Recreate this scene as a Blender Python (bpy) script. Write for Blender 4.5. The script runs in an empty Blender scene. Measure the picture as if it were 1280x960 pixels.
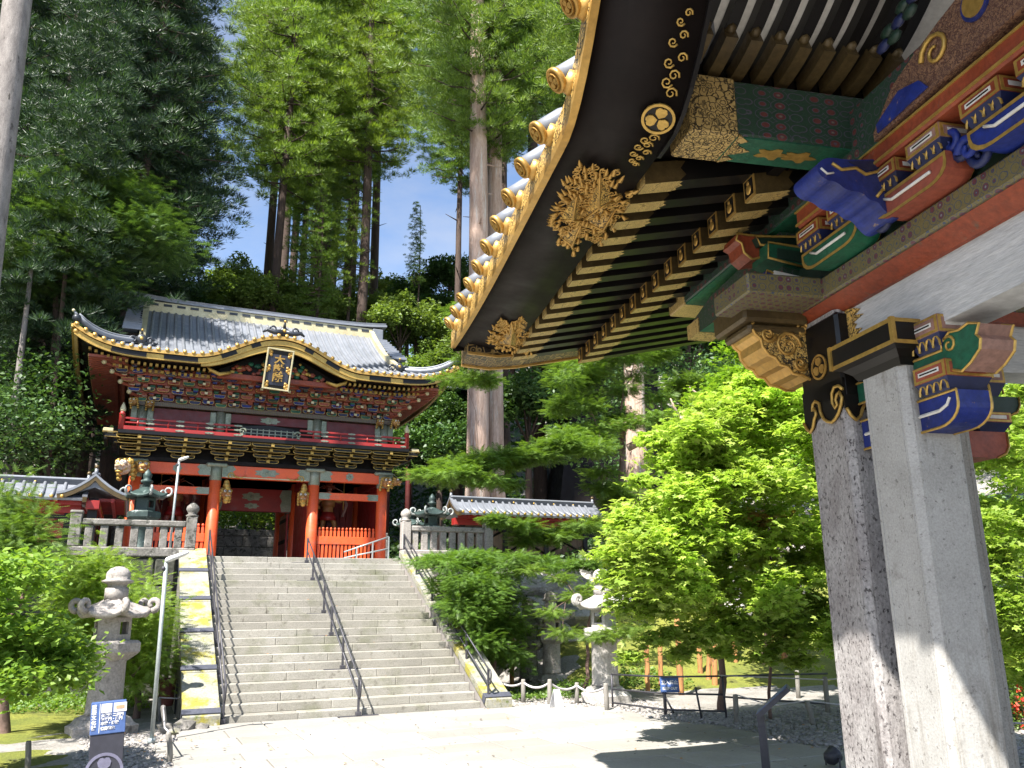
import bpy, math, random
import numpy as np
from mathutils import Vector, Matrix

SC = bpy.context.scene
COL = SC.collection
R = math.radians
PI = math.pi

# ------------------------------------------------------------------ camera
EYE = Vector((0.0, 0.0, 1.9))
F_PX, YAW, PITCH, ROLL = 1036.0, R(24.42), R(14.9), R(-0.525)   # photo is 1280 px wide
_f = Vector((math.sin(YAW)*math.cos(PITCH), math.cos(YAW)*math.cos(PITCH), math.sin(PITCH)))
_r = Vector((math.cos(YAW), -math.sin(YAW), 0)); _u = _r.cross(_f)
CR = _r*math.cos(ROLL)+_u*math.sin(ROLL); CU = -_r*math.sin(ROLL)+_u*math.cos(ROLL); CF = _f
cam = bpy.data.cameras.new('camera'); camo = bpy.data.objects.new('camera', cam); COL.objects.link(camo)
camo.matrix_world = Matrix(((CR.x, CU.x, -CF.x, EYE.x), (CR.y, CU.y, -CF.y, EYE.y), (CR.z, CU.z, -CF.z, EYE.z), (0, 0, 0, 1)))
cam.sensor_width = 36; cam.lens = 36*F_PX/1280; cam.clip_end = 2000; cam.clip_start = 0.05
SC.camera = camo

# ------------------------------------------------------------------ sky, sun, exposure
SUNV = Vector((-0.60, -0.45, 1.0)).normalized()       # towards the sun
w = bpy.data.worlds.new('World'); SC.world = w; w.use_nodes = True
nt = w.node_tree; bg = nt.nodes['Background']
sky = nt.nodes.new('ShaderNodeTexSky'); sky.sky_type = 'NISHITA'; sky.sun_disc = False
sky.sun_elevation = math.asin(SUNV.z); sky.sun_rotation = math.atan2(SUNV.x, SUNV.y)
sky.altitude = 600; sky.air_density = 1.0; sky.dust_density = 1.0; sky.ozone_density = 3.5
# thin high cloud veil
def _veil():
    n_, l_ = nt.nodes, nt.links; tc = n_.new('ShaderNodeTexCoord'); mp = n_.new('ShaderNodeMapping'); mp.inputs['Scale'].default_value = (1, 1, 2.2); l_.new(tc.outputs['Generated'], mp.inputs['Vector'])
    nz_ = n_.new('ShaderNodeTexNoise'); nz_.inputs['Scale'].default_value = 4.5; nz_.inputs['Detail'].default_value = 7; nz_.inputs['Roughness'].default_value = .6; l_.new(mp.outputs[0], nz_.inputs['Vector'])
    rp = n_.new('ShaderNodeValToRGB'); rp.color_ramp.elements[0].position = .42; rp.color_ramp.elements[0].color = (.05, .05, .05, 1); rp.color_ramp.elements[1].position = .72; rp.color_ramp.elements[1].color = (.38, .38, .38, 1); l_.new(nz_.outputs['Fac'], rp.inputs[0])
    bw = n_.new('ShaderNodeRGBToBW'); l_.new(sky.outputs[0], bw.inputs[0]); ml = n_.new('ShaderNodeMath'); ml.operation = 'MULTIPLY'; ml.inputs[1].default_value = 1.9; l_.new(bw.outputs[0], ml.inputs[0])
    mx = n_.new('ShaderNodeMixRGB'); l_.new(rp.outputs[0], mx.inputs[0]); l_.new(sky.outputs[0], mx.inputs[1]); l_.new(ml.outputs[0], mx.inputs[2]); l_.new(mx.outputs[0], bg.inputs[0])
_veil()
bg.inputs[1].default_value = 0.092
sl = bpy.data.lights.new('sun', 'SUN'); sl.energy = 5.0; sl.angle = R(0.5); sl.color = (1, .955, .88)
so = bpy.data.objects.new('sun', sl); COL.objects.link(so); so.rotation_euler = SUNV.to_track_quat('Z', 'Y').to_euler()
so.location = (0, 0, 60)
SC.view_settings.view_transform = 'Standard'; SC.view_settings.look = 'None'
SC.view_settings.exposure = 1.6; SC.view_settings.gamma = 1
SC.cycles.max_bounces = 6; SC.cycles.diffuse_bounces = 3; SC.cycles.glossy_bounces = 3
SC.cycles.transmission_bounces = 3; SC.cycles.transparent_max_bounces = 6

def ray(px, py):
    return CF + CR*((px-640)/F_PX) - CU*((py-480)/F_PX)
def P(px, py, Y):
    v = ray(px, py); t = (Y-EYE.y)/v.y; return EYE+v*t
def PZ(px, py, z):
    v = ray(px, py); t = (z-EYE.z)/v.z; return EYE+v*t

# ------------------------------------------------------------------ mesh builder
class MB:
    def __init__(s): s.v = []; s.f = []; s.m = []; s.s = []
    def add(s, vs, fs, m=0, smooth=False, M=None):
        b = len(s.v)
        for q in vs:
            q = Vector(q)
            s.v.append(tuple(M @ q) if M is not None else tuple(q))
        for q in fs:
            s.f.append(tuple(b+i for i in q)); s.m.append(m); s.s.append(smooth)
        return s
    def box(s, c, d, m=0, M=None, ch=0.0):
        x, y, z = d[0]/2, d[1]/2, d[2]/2
        if ch <= 0:
            vs = [(c[0]+a*x, c[1]+b*y, c[2]+e*z) for e in (-1, 1) for b in (-1, 1) for a in (-1, 1)]
            fs = [(0, 2, 3, 1), (4, 5, 7, 6), (0, 1, 5, 4), (2, 6, 7, 3), (0, 4, 6, 2), (1, 3, 7, 5)]
            return s.add(vs, fs, m, False, M)
        h = min(ch, x*.9, y*.9, z*.9)
        vs = []; idx = {}
        for a in (-1, 1):
            for b in (-1, 1):
                for e in (-1, 1):
                    for k in range(3):
                        p = [a*(x-h), b*(y-h), e*(z-h)]; p[k] += (a, b, e)[k]*h
                        idx[(a, b, e, k)] = len(vs); vs.append((c[0]+p[0], c[1]+p[1], c[2]+p[2]))
        I = idx; fs = []
        for sg in (-1, 1):
            q = [(sg, -1, -1), (sg, 1, -1), (sg, 1, 1), (sg, -1, 1)]; f = [I[t+(0,)] for t in q]; fs.append(f if sg > 0 else f[::-1])
            q = [(-1, sg, -1), (-1, sg, 1), (1, sg, 1), (1, sg, -1)]; f = [I[t+(1,)] for t in q]; fs.append(f if sg > 0 else f[::-1])
            q = [(-1, -1, sg), (1, -1, sg), (1, 1, sg), (-1, 1, sg)]; f = [I[t+(2,)] for t in q]; fs.append(f if sg > 0 else f[::-1])
        for a in (-1, 1):
            for b in (-1, 1):
                f = [I[(a, b, -1, 0)], I[(a, b, 1, 0)], I[(a, b, 1, 1)], I[(a, b, -1, 1)]]; fs.append(f if a*b < 0 else f[::-1])
                f = [I[(a, -1, b, 0)], I[(a, -1, b, 2)], I[(a, 1, b, 2)], I[(a, 1, b, 0)]]; fs.append(f if a*b > 0 else f[::-1])
                f = [I[(-1, a, b, 1)], I[(1, a, b, 1)], I[(1, a, b, 2)], I[(-1, a, b, 2)]]; fs.append(f if a*b > 0 else f[::-1])
                for e in (-1, 1):
                    f = [I[(a, b, e, 0)], I[(a, b, e, 1)], I[(a, b, e, 2)]]; fs.append(f if a*b*e > 0 else f[::-1])
        return s.add(vs, fs, m, False, M)
    def bb(s, x0, x1, y0, y1, z0, z1, m=0, ch=0.0, M=None):
        return s.box(((x0+x1)/2, (y0+y1)/2, (z0+z1)/2), (abs(x1-x0), abs(y1-y0), abs(z1-z0)), m, M, ch)
    def frust(s, c, d0, d1, h, m=0, M=None):
        vs = [(c[0]+a*d[0]/2, c[1]+b*d[1]/2, c[2]+z) for d, z in ((d0, 0), (d1, h)) for b in (-1, 1) for a in (-1, 1)]
        return s.add(vs, [(0, 2, 3, 1), (4, 5, 7, 6), (0, 1, 5, 4), (2, 6, 7, 3), (0, 4, 6, 2), (1, 3, 7, 5)], m, False, M)
    def lathe(s, prof, n=16, c=(0, 0, 0), m=0, smooth=True, M=None, ph=0.0, mod=None):
        vs = []; fs = []
        for (r, z) in prof:
            for i in range(n):
                a = ph+2*PI*i/n; rr = r*(mod(a, z) if mod else 1)
                vs.append((c[0]+rr*math.cos(a), c[1]+rr*math.sin(a), c[2]+z))
        for k in range(len(prof)-1):
            for i in range(n):
                j = (i+1) % n; fs.append((k*n+i, k*n+j, (k+1)*n+j, (k+1)*n+i))
        fs.append(tuple(range(n))[::-1]); fs.append(tuple((len(prof)-1)*n+i for i in range(n)))
        return s.add(vs, fs, m, smooth, M)
    def tube(s, pts, rad, n=8, m=0, smooth=True, M=None, caps=True):
        pts = [Vector(p) for p in pts]
        if not hasattr(rad, '__len__'): rad = [rad]*len(pts)
        vs = []; fs = []
        t0 = (pts[1]-pts[0]).normalized(); up = Vector((0, 0, 1)) if abs(t0.z) < .9 else Vector((1, 0, 0))
        a = t0.cross(up).normalized()
        for k, p in enumerate(pts):
            t = (pts[min(k+1, len(pts)-1)]-pts[max(k-1, 0)])
            t = t.normalized() if t.length > 1e-9 else t0
            a = (a-t*a.dot(t)); a = a.normalized() if a.length > 1e-6 else t.orthogonal().normalized()
            b = t.cross(a)
            for i in range(n):
                g = 2*PI*i/n; vs.append(p+(a*math.cos(g)+b*math.sin(g))*rad[k])
        for k in range(len(pts)-1):
            for i in range(n):
                j = (i+1) % n; fs.append((k*n+i, k*n+j, (k+1)*n+j, (k+1)*n+i))
        if caps:
            fs.append(tuple(range(n))[::-1]); fs.append(tuple((len(pts)-1)*n+i for i in range(n)))
        return s.add(vs, fs, m, smooth, M)
    def ball(s, c, r, n=10, m=0, sq=(1, 1, 1), M=None):
        k = max(4, n//2+1); prof = []
        vs = []; fs = []
        for j in range(k+1):
            t = PI*j/k
            for i in range(n):
                a = 2*PI*i/n; vs.append((c[0]+r*sq[0]*math.sin(t)*math.cos(a), c[1]+r*sq[1]*math.sin(t)*math.sin(a), c[2]-r*sq[2]*math.cos(t)))
        for j in range(k):
            for i in range(n):
                i2 = (i+1) % n; fs.append((j*n+i, j*n+i2, (j+1)*n+i2, (j+1)*n+i))
        return s.add(vs, fs, m, True, M)
    def prism(s, poly, O, U, V, th, m=0, both=True, M=None, ms=None):
        # polygon (u,v) in the plane O+uU+vV, extruded by vector th
        O = Vector(O); U = Vector(U); V = Vector(V); T = Vector(th); n = len(poly)
        vs = [O+U*a+V*b for a, b in poly]+[O+U*a+V*b+T for a, b in poly]
        b = len(s.v)
        s.add(vs, [tuple(range(n))[::-1], tuple(range(n, 2*n))], m, False, M)
        s.add(vs, [(i, (i+1) % n, n+(i+1) % n, n+i) for i in range(n)], m if ms is None else ms, False, M)
        return s
    def sweep(s, pts, prof, m=0, right=None, M=None, smooth=False, caps=True):
        # prof: list of (a,b) in frame (side, up) ; pts polyline ; side = given horizontal vector or tangent x up
        pts = [Vector(p) for p in pts]; vs = []; fs = []; n = len(prof)
        for k, p in enumerate(pts):
            t = (pts[min(k+1, len(pts)-1)]-pts[max(k-1, 0)]).normalized()
            sd = Vector(right) if right is not None else t.cross(Vector((0, 0, 1))).normalized()
            up = sd.cross(t).normalized()
            for a, b in prof: vs.append(p+sd*a+up*b)
        for k in range(len(pts)-1):
            for i in range(n):
                j = (i+1) % n; fs.append((k*n+i, k*n+j, (k+1)*n+j, (k+1)*n+i))
        if caps:
            fs.append(tuple(range(n))[::-1]); fs.append(tuple((len(pts)-1)*n+i for i in range(n)))
        return s.add(vs, fs, m, smooth, M)
    def mesh(s, name, mats):
        me = bpy.data.meshes.new(name); me.from_pydata(s.v, [], s.f)
        for q in mats: me.materials.append(q)
        me.polygons.foreach_set('material_index', s.m)
        me.polygons.foreach_set('use_smooth', s.s)
        me.update()
        return me

ABS = {}
def link(name, me, parent=None, at=(0, 0, 0), rz=0.0, own=None):
    o = bpy.data.objects.new(name, me); COL.objects.link(o)
    at = Vector(at); ABS[o.name] = at if own is None else Vector(own)
    if parent is not None:
        o.parent = parent; o.location = at-ABS[parent.name]
    else: o.location = at
    o.rotation_euler = (0, 0, rz)
    return o
def part(name, mb, mats, parent=None, at=(0, 0, 0), rz=0.0, kind=None, label=None):
    if not isinstance(mats, (list, tuple)): mats = [mats]
    me = mb.mesh(name, mats) if isinstance(mb, MB) else mb
    o = link(name, me, parent, at, rz)
    if kind: o['kind'] = kind
    if label: o['label'] = label
    return o
def tag(o, label=None, cat=None, group=None, kind=None):
    if label: o['label'] = label
    if cat: o['category'] = cat
    if group: o['group'] = group
    if kind: o['kind'] = kind
    return o
def thing(name, label, cat, loc=(0, 0, 0), rz=0.0, group=None, own=None):
    o = bpy.data.objects.new(name, None); COL.objects.link(o); o.empty_display_size = .3
    o.location = loc; o.rotation_euler = (0, 0, rz); ABS[o.name] = Vector(loc if own is None else own)
    return tag(o, label, cat, group)
def copy_thing(o, loc, rz=0.0, label=None, scale=None):
    def rec(a, par):
        c = a.copy(); COL.objects.link(c); c.parent = par
        for ch in a.children: rec(ch, c)
        return c
    c = rec(o, None); c.location = loc; c.rotation_euler = (0, 0, rz)
    if scale is not None: c.scale = scale if hasattr(scale, '__len__') else (scale,)*3
    if label: c['label'] = label
    return c

# ------------------------------------------------------------------ materials
def _new(name):
    m = bpy.data.materials.new(name); m.use_nodes = True; n = m.node_tree.nodes; l = m.node_tree.links
    return m, n, l, n['Principled BSDF']
def _rgb(c): return (c[0], c[1], c[2], 1)
def _coord(n, l, sc, st=(1, 1, 1), obj=False):
    if obj:
        t = n.new('ShaderNodeTexCoord').outputs['Object']
    else:
        t = n.new('ShaderNodeNewGeometry').outputs['Position']
    mp = n.new('ShaderNodeMapping'); mp.inputs['Scale'].default_value = (sc*st[0], sc*st[1], sc*st[2]); l.new(t, mp.inputs['Vector'])
    return mp.outputs[0]
def _noise(n, l, vec, scale, detail=6, rough=.6):
    t = n.new('ShaderNodeTexNoise'); t.inputs['Scale'].default_value = scale; t.inputs['Detail'].default_value = detail
    t.inputs['Roughness'].default_value = rough; l.new(vec, t.inputs['Vector']); return t.outputs['Fac']
def _ramp(n, l, fac, stops, interp='LINEAR'):
    r = n.new('ShaderNodeValToRGB'); r.color_ramp.interpolation = interp; e = r.color_ramp.elements
    while len(e) < len(stops): e.new(.5)
    for k, (p, c) in enumerate(stops): e[k].position = p; e[k].color = _rgb(c) if hasattr(c, '__len__') else (c, c, c, 1)
    l.new(fac, r.inputs[0]); return r.outputs[0]
def _mix(n, l, fac, a, b, mode='MIX'):
    x = n.new('ShaderNodeMixRGB'); x.blend_type = mode
    for k, q in zip((0, 1, 2), (fac, a, b)):
        if hasattr(q, 'is_linked') or hasattr(q, 'links'): l.new(q, x.inputs[k])
        elif k == 0: x.inputs[0].default_value = q
        else: x.inputs[k].default_value = _rgb(q)
    return x.outputs[0]
def mat(name, c1, c2=None, rough=.6, metal=0, sc=2.0, bump=.2, bsc=8.0, patches=(), fine=.25, fsc=30.0, st=(1, 1, 1), bd=.02, obj=False, coat=0, rnd=0, spec=None):
    m, n, l, b = _new(name)
    v = _coord(n, l, 1.0, st, obj)
    c2 = c2 or tuple(q*.7 for q in c1)
    col = _mix(n, l, _ramp(n, l, _noise(n, l, v, sc), [(.35, 0), (.68, 1)]), c1, c2)
    for pt_ in patches:
        pc, psc, t0, t1 = pt_[:4]; vv = _coord(n, l, 1.0, pt_[4], obj) if len(pt_) > 4 else v
        col = _mix(n, l, _ramp(n, l, _noise(n, l, vv, psc, 8, .65), [(t0, 0), (t1, 1)]), col, pc)
    if rnd:
        oi = n.new('ShaderNodeObjectInfo'); col = _mix(n, l, 1.0, col, _ramp(n, l, oi.outputs['Random'], [(0, (1-rnd, 1-rnd*1.05, 1-rnd*1.15)), (1, (1, 1, 1))]), 'MULTIPLY')
    if spec is not None: b.inputs['Specular IOR Level'].default_value = spec
    if fine:
        f = _ramp(n, l, _noise(n, l, v, fsc, 4), [(.3, 1-fine), (.7, 1+0*fine)])
        col = _mix(n, l, 1.0, col, f, 'MULTIPLY')
    l.new(col, b.inputs['Base Color'])
    b.inputs['Roughness'].default_value = rough; b.inputs['Metallic'].default_value = metal
    if coat: b.inputs['Coat Weight'].default_value = coat
    rr = _ramp(n, l, _noise(n, l, v, bsc*.6), [(.3, max(0, rough-.12)), (.7, min(1, rough+.12))]); l.new(rr, b.inputs['Roughness'])
    if bump:
        bp = n.new('ShaderNodeBump'); bp.inputs['Strength'].default_value = bump; bp.inputs['Distance'].default_value = bd
        l.new(_noise(n, l, v, bsc, 8, .65), bp.inputs['Height']); l.new(bp.outputs[0], b.inputs['Normal'])
    return m
def engraved(name, gold, dark, sc, width=.08, rough=.35, metal=1.0, rnd=1.0, warp=.25, depth=.01):
    m, n, l, b = _new(name)
    v = _coord(n, l, sc)
    nz = n.new('ShaderNodeTexNoise'); nz.inputs['Scale'].default_value = 1.6; l.new(v, nz.inputs['Vector'])
    vm = n.new('ShaderNodeVectorMath'); vm.operation = 'MULTIPLY_ADD'; vm.inputs[1].default_value = (warp*4, warp*4, warp*4)
    l.new(nz.outputs['Color'], vm.inputs[0]); l.new(v, vm.inputs[2])
    vo = n.new('ShaderNodeTexVoronoi'); vo.feature = 'DISTANCE_TO_EDGE'; vo.inputs['Scale'].default_value = 1.0
    vo.inputs['Randomness'].default_value = rnd; l.new(vm.outputs[0], vo.inputs['Vector'])
    v2 = n.new('ShaderNodeTexVoronoi'); v2.feature = 'F1'; v2.inputs['Scale'].default_value = 1.0; v2.inputs['Randomness'].default_value = rnd
    l.new(vm.outputs[0], v2.inputs['Vector'])
    e = _ramp(n, l, vo.outputs['Distance'], [(width*.6, 0), (width*1.2, 1)])
    k = _ramp(n, l, v2.outputs['Distance'], [(.09, 0), (.13, 1), (.24, 1), (.28, 0), (.36, 0), (.4, 1)])
    f = _mix(n, l, .75, e, k, 'MULTIPLY')
    g = _mix(n, l, _noise(n, l, v, .7), gold, tuple(q*.7 for q in gold))
    l.new(_mix(n, l, f, dark, g), b.inputs['Base Color']); l.new(f, b.inputs['Metallic']) if metal else None
    b.inputs['Roughness'].default_value = rough
    bp = n.new('ShaderNodeBump'); bp.inputs['Strength'].default_value = .6; bp.inputs['Distance'].default_value = depth
    l.new(f, bp.inputs['Height']); l.new(bp.outputs[0], b.inputs['Normal'])
    return m
def brocade(name, base, ring, core, sc, line=None, st=(1, 1, 1)):
    m, n, l, b = _new(name)
    v = _coord(n, l, sc, st)
    vo = n.new('ShaderNodeTexVoronoi'); vo.inputs['Scale'].default_value = 1; vo.inputs['Randomness'].default_value = .12; l.new(v, vo.inputs['Vector'])
    line = line or tuple(q*.5 for q in ring)
    c = _ramp(n, l, vo.outputs['Distance'], [(0, core), (.09, core), (.11, line), (.15, ring), (.27, ring), (.3, line), (.34, base), (.5, base), (.53, line), (.57, base)], 'CONSTANT')
    c = _mix(n, l, .6, c, _ramp(n, l, _noise(n, l, v, 6), [(.3, .45), (.7, 1)]), 'MULTIPLY')
    l.new(c, b.inputs['Base Color']); b.inputs['Roughness'].default_value = .5
    bp = n.new('ShaderNodeBump'); bp.inputs['Strength'].default_value = .3; bp.inputs['Distance'].default_value = .004
    l.new(vo.outputs['Distance'], bp.inputs['Height']); l.new(bp.outputs[0], b.inputs['Normal'])
    return m
def leafmat(name, c1, c2, c3, trans=.35, rough=.5, tc=None):
    m, n, l, b = _new(name)
    g = n.new('ShaderNodeNewGeometry'); rnd = g.outputs['Random Per Island']
    col = _ramp(n, l, rnd, [(0, c1), (.5, c2), (1, c3)])
    nz = _ramp(n, l, _noise(n, l, _coord(n, l, 1), .35, 3), [(.35, .72), (.65, 1.15)])
    col = _mix(n, l, 1.0, col, nz, 'MULTIPLY')
    oi = n.new('ShaderNodeObjectInfo'); orr = _ramp(n, l, oi.outputs['Random'], [(0, (.8, .88, .85)), (.5, (1, 1, 1)), (1, (1.12, 1.05, .9))])
    col = _mix(n, l, 1.0, col, orr, 'MULTIPLY')
    l.new(col, b.inputs['Base Color']); b.inputs['Roughness'].default_value = rough
    tr = n.new('ShaderNodeBsdfTranslucent')
    tcol = _mix(n, l, 1.0, col, tc or (1.5, 1.5, .6), 'MULTIPLY'); l.new(tcol, tr.inputs[0])
    mx = n.new('ShaderNodeMixShader'); mx.inputs[0].default_value = trans
    l.new(b.outputs[0], mx.inputs[1]); l.new(tr.outputs[0], mx.inputs[2]); l.new(mx.outputs[0], n['Material Output'].inputs[0])
    return m

GOLD = (.86, .56, .16); 
M = {}
M['gold'] = mat('gold_leaf', (.66, .41, .12), (.46, .26, .06), rough=.42, metal=.6, bump=.25, bsc=25, fine=.3, bd=.004)
M['goldpaint'] = mat('gold_paint', (.62, .40, .10), (.45, .28, .07), rough=.42, metal=.55, bump=.2, bsc=30, fine=.35, bd=.004)
M['goldeng'] = engraved('engraved_gold', (.70, .45, .13), (.03, .02, .01), 20, width=.07, metal=0)
M['goldfine'] = engraved('finely_engraved_gold', (.62, .44, .16), (.22, .15, .05), 34, width=.04, rough=.42, metal=.0, rnd=.3, warp=.05)
M['goldstar'] = engraved('star_engraved_gold', (.55, .38, .14), (.05, .035, .015), 20, width=.06, rough=.42, metal=0, rnd=.75, warp=.2)
M['goldside'] = mat('shaded_dark_gold', (.13, .09, .035), (.075, .05, .02), rough=.45, metal=.3, bump=.3, bsc=40, fine=.4, bd=.004)  # dark gold; on rafter sleeves it paints the shaded sides
M['goldhex'] = engraved('hexagon_engraved_gold', (.015, .011, .007), (.30, .20, .07), 11, width=.06, rnd=.5, warp=0, rough=.45, metal=0)
M['goldscroll'] = engraved('scrollwork_gold', (.72, .45, .12), (.02, .015, .01), 20, width=.07, warp=.45, metal=0)
M['silver'] = mat('aged_silver_plate', (.34, .35, .27), (.20, .24, .17), rough=.45, metal=.4, bump=.4, bsc=22, fine=.4)
M['black'] = mat('black_lacquer', (.005, .0045, .005), (.009, .007, .006), rough=.4, spec=.3, bump=.03, bsc=4, fine=.2)
M['brownlac'] = mat('brown_black_lacquer', (.006, .004, .0035), (.010, .006, .005), rough=.6, bump=.1, bsc=6, spec=.2)
M['red'] = mat('vermilion_lacquer', (.80, .125, .032), (.68, .09, .026), rough=.45, bump=.12, bsc=9, fine=.2, sc=1.3, patches=(((.50, .13, .08), 2.2, .56, .74), ((.30, .05, .03), 6, .63, .72, (1, 1, .25))))
M['darkred'] = mat('dark_red_lacquer', (.34, .022, .018), (.24, .016, .014), rough=.45, bump=.08, bsc=6, fine=.2)
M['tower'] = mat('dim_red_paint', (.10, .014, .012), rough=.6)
M['redshade'] = mat('shaded_wall_lacquer', (.15, .012, .014), (.10, .009, .010), rough=.5)  # red wall lacquer darkened, shade put into the colour
M['orange'] = mat('orange_paint', (.30, .058, .02), (.20, .035, .014), rough=.55, bump=.25, bsc=14, fine=.4, patches=(((.16, .08, .05), 9, .62, .70),))
M['blue'] = mat('ultramarine_paint', (.010, .032, .27), (.012, .018, .10), rough=.55, bump=.3, bsc=14, fine=.4, patches=(((.22, .15, .12), 14, .64, .70),))
M['darkblue'] = mat('dark_blue_paint', (.012, .02, .09), (.01, .012, .04), rough=.5, bump=.15, bsc=14)
M['green'] = mat('malachite_paint', (.010, .13, .066), (.012, .07, .04), rough=.55, bump=.3, bsc=14, fine=.4, patches=(((.22, .17, .12), 14, .65, .71),))
M['darkgreen'] = mat('dark_green_paint', (.010, .035, .02), (.02, .04, .03), rough=.5, bump=.15, bsc=14)
M['rust'] = mat('faded_red_brown_paint', (.36, .085, .045), (.24, .06, .04), rough=.55, bump=.2, bsc=16, fine=.35)
M['pinkwood'] = mat('faded_pink_paint', (.34, .19, .15), (.24, .13, .10), rough=.6, bump=.3, bsc=20, fine=.35)
M['whitepaint'] = mat('white_paint', (.72, .70, .66), (.58, .56, .52), rough=.55, bump=.12, bsc=12, fine=.2)
M['whitewood'] = mat('white_washed_beam', (.60, .60, .60), (.46, .47, .48), rough=.6, bump=.5, bsc=3, st=(1, 1, 9), fine=.3, fsc=14)
M['lattice'] = mat('dark_lattice', (.02, .03, .025), rough=.5)
M['brog'] = brocade('green_brocade', (.022, .055, .032), (.13, .035, .03), (.20, .15, .09), 9, (.08, .07, .10), st=(1, 1.6, 1.6))
M['brog2'] = brocade('gold_brocade', (.16, .13, .05), (.12, .035, .045), (.22, .20, .20), 17, (.04, .06, .12))
M['band'] = brocade('gilt_band', (.30, .19, .05), (.08, .05, .02), (.34, .24, .08), 18, (.05, .03, .02))
M['carve'] = engraved('carved_brown_gold', (.26, .14, .08), (.08, .035, .025), 24, width=.1, rough=.5, metal=0, warp=.6)
M['granite'] = mat('granite', (.40, .385, .36), (.30, .285, .265), rough=.75, sc=3, bump=.35, bsc=60, fine=.35, fsc=90,
                   patches=(((.10, .085, .08), 26, .62, .68), ((.16, .14, .13), 2.2, .6, .8), ((.17, .15, .13), 5, .56, .72, (1, 1, .12))), bd=.006)
M['granitedark'] = mat('stained_granite', (.42, .40, .39), (.28, .255, .25), rough=.75, sc=5, bump=.5, bsc=50, fine=.5, fsc=60,
                   patches=(((.07, .06, .06), 44, .56, .62), ((.42, .40, .38), 3.2, .60, .75), ((.10, .085, .08), 6, .55, .70, (1, 1, .10))), bd=.008, st=(1, 1, .7))
M['granitepale'] = mat('pale_granite', (.46, .45, .43), (.37, .36, .34), rough=.75, sc=4, bump=.3, bsc=60, fine=.3, fsc=90,
                   patches=(((.20, .19, .18), 30, .60, .66), ((.22, .20, .18), 3, .56, .74), ((.22, .20, .17), 6, .55, .70, (1, 1, .10))), bd=.005)
M['step'] = mat('step_stone', (.38, .36, .32), (.30, .285, .25), rough=.85, sc=1.2, bump=.6, bsc=26, fine=.35, fsc=50, rnd=.16,
                patches=(((.20, .205, .13), 1.1, .52, .72), ((.15, .135, .11), 7, .58, .72), ((.10, .11, .06), 3.3, .66, .76)), bd=.010)
M['stepside'] = mat('cheek_stone', (.36, .33, .31), (.28, .26, .24), rough=.85, sc=1.2, bump=.45, bsc=30, fine=.28,
                patches=(((.20, .20, .12), 1.6, .6, .75),), bd=.008)
M['flag'] = mat('flagstone', (.38, .365, .34), (.30, .285, .26), rough=.85, sc=.6, rnd=.22, bump=.35, bsc=20, fine=.18, fsc=40,
                patches=(((.31, .30, .27), 1.5, .58, .74),), bd=.008)
M['lichen'] = mat('lichen_covered_slab', (.34, .33, .285), (.24, .235, .18), rough=.9, sc=3, bump=.6, bsc=24, fine=.35,
                  patches=(((.30, .265, .045), 2.4, .50, .60), ((.11, .14, .03), 6, .60, .70), ((.50, .48, .44), 8, .63, .7), ((.12, .11, .085), 1.8, .60, .74)), bd=.015)
M['oldstone'] = mat('weathered_stone', (.27, .25, .23), (.14, .13, .115), rough=.9, sc=4, bump=.8, bsc=16, fine=.4,
                    patches=(((.05, .05, .04), 5, .52, .62), ((.42, .40, .37), 7, .60, .68), ((.16, .17, .04), 3, .60, .72)), bd=.02)
M['lanternstone'] = mat('lantern_stone', (.43, .39, .36), (.32, .29, .27), rough=.88, sc=5, bump=.6, bsc=24, fine=.4,
                    patches=(((.13, .115, .10), 5, .58, .70), ((.20, .19, .06), 3.4, .64, .74)), bd=.015)
M['lanternpale'] = mat('bleached_lantern_stone', (.50, .47, .44), (.38, .355, .33), rough=.88, sc=5, bump=.6, bsc=24, fine=.35,
                    patches=(((.30, .27, .22), 5, .60, .72), ((.34, .30, .10), 3.4, .68, .78)), bd=.015)
M['mossstone'] = mat('mossy_wall_stone', (.12, .12, .10), (.055, .06, .045), rough=.95, rnd=.3, sc=3, bump=.9, bsc=14, fine=.4,
                     patches=(((.03, .035, .02), 4, .52, .64), ((.26, .25, .23), 9, .64, .70), ((.07, .10, .02), 2.5, .58, .7)), bd=.03)
M['rock'] = mat('boulder', (.46, .43, .41), (.34, .32, .30), rough=.9, sc=2, bump=.8, bsc=10, fine=.3,
                patches=(((.18, .17, .14), 3, .56, .7), ((.14, .17, .04), 2, .64, .75)), bd=.04)
M['gravel'] = mat('gravel_stone', (.40, .37, .35), (.20, .185, .175), rough=.9, sc=7, bump=.4, bsc=30)
M['soil'] = mat('gravelly_soil', (.38, .36, .33), (.27, .25, .225), rough=.95, sc=1.4, bump=1, bsc=22, fine=.45, fsc=26,
                patches=(((.11, .10, .085), 1.2, .58, .72),), bd=.03)
M['moss'] = mat('moss', (.25, .26, .035), (.15, .18, .025), rough=1, sc=1.4, bump=1, bsc=26, fine=.45, fsc=22,
                patches=(((.05, .045, .025), 1.0, .60, .72),), bd=.04)
M['iron'] = mat('dark_painted_steel', (.075, .072, .085), (.05, .05, .06), rough=.5, metal=.3, bump=.15, bsc=30, fine=.2)
M['strap'] = mat('slate_grey_metal', (.11, .115, .15), (.08, .085, .11), rough=.5, metal=.3, bump=.2, bsc=20)
M['rope'] = mat('white_rope', (.68, .64, .66), (.5, .48, .48), rough=.8, bump=.8, bsc=80)
M['woodpost'] = mat('weathered_wood', (.30, .28, .25), (.20, .185, .165), rough=.85, bump=.5, bsc=10, st=(6, 6, 1), patches=(((.09, .08, .07), 3, .6, .7),))
M['cedarpole'] = mat('orange_log', (.50, .25, .09), (.32, .14, .05), rough=.8, bump=.6, bsc=8, st=(5, 5, 1), patches=(((.11, .06, .035), 4, .58, .66),))
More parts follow.
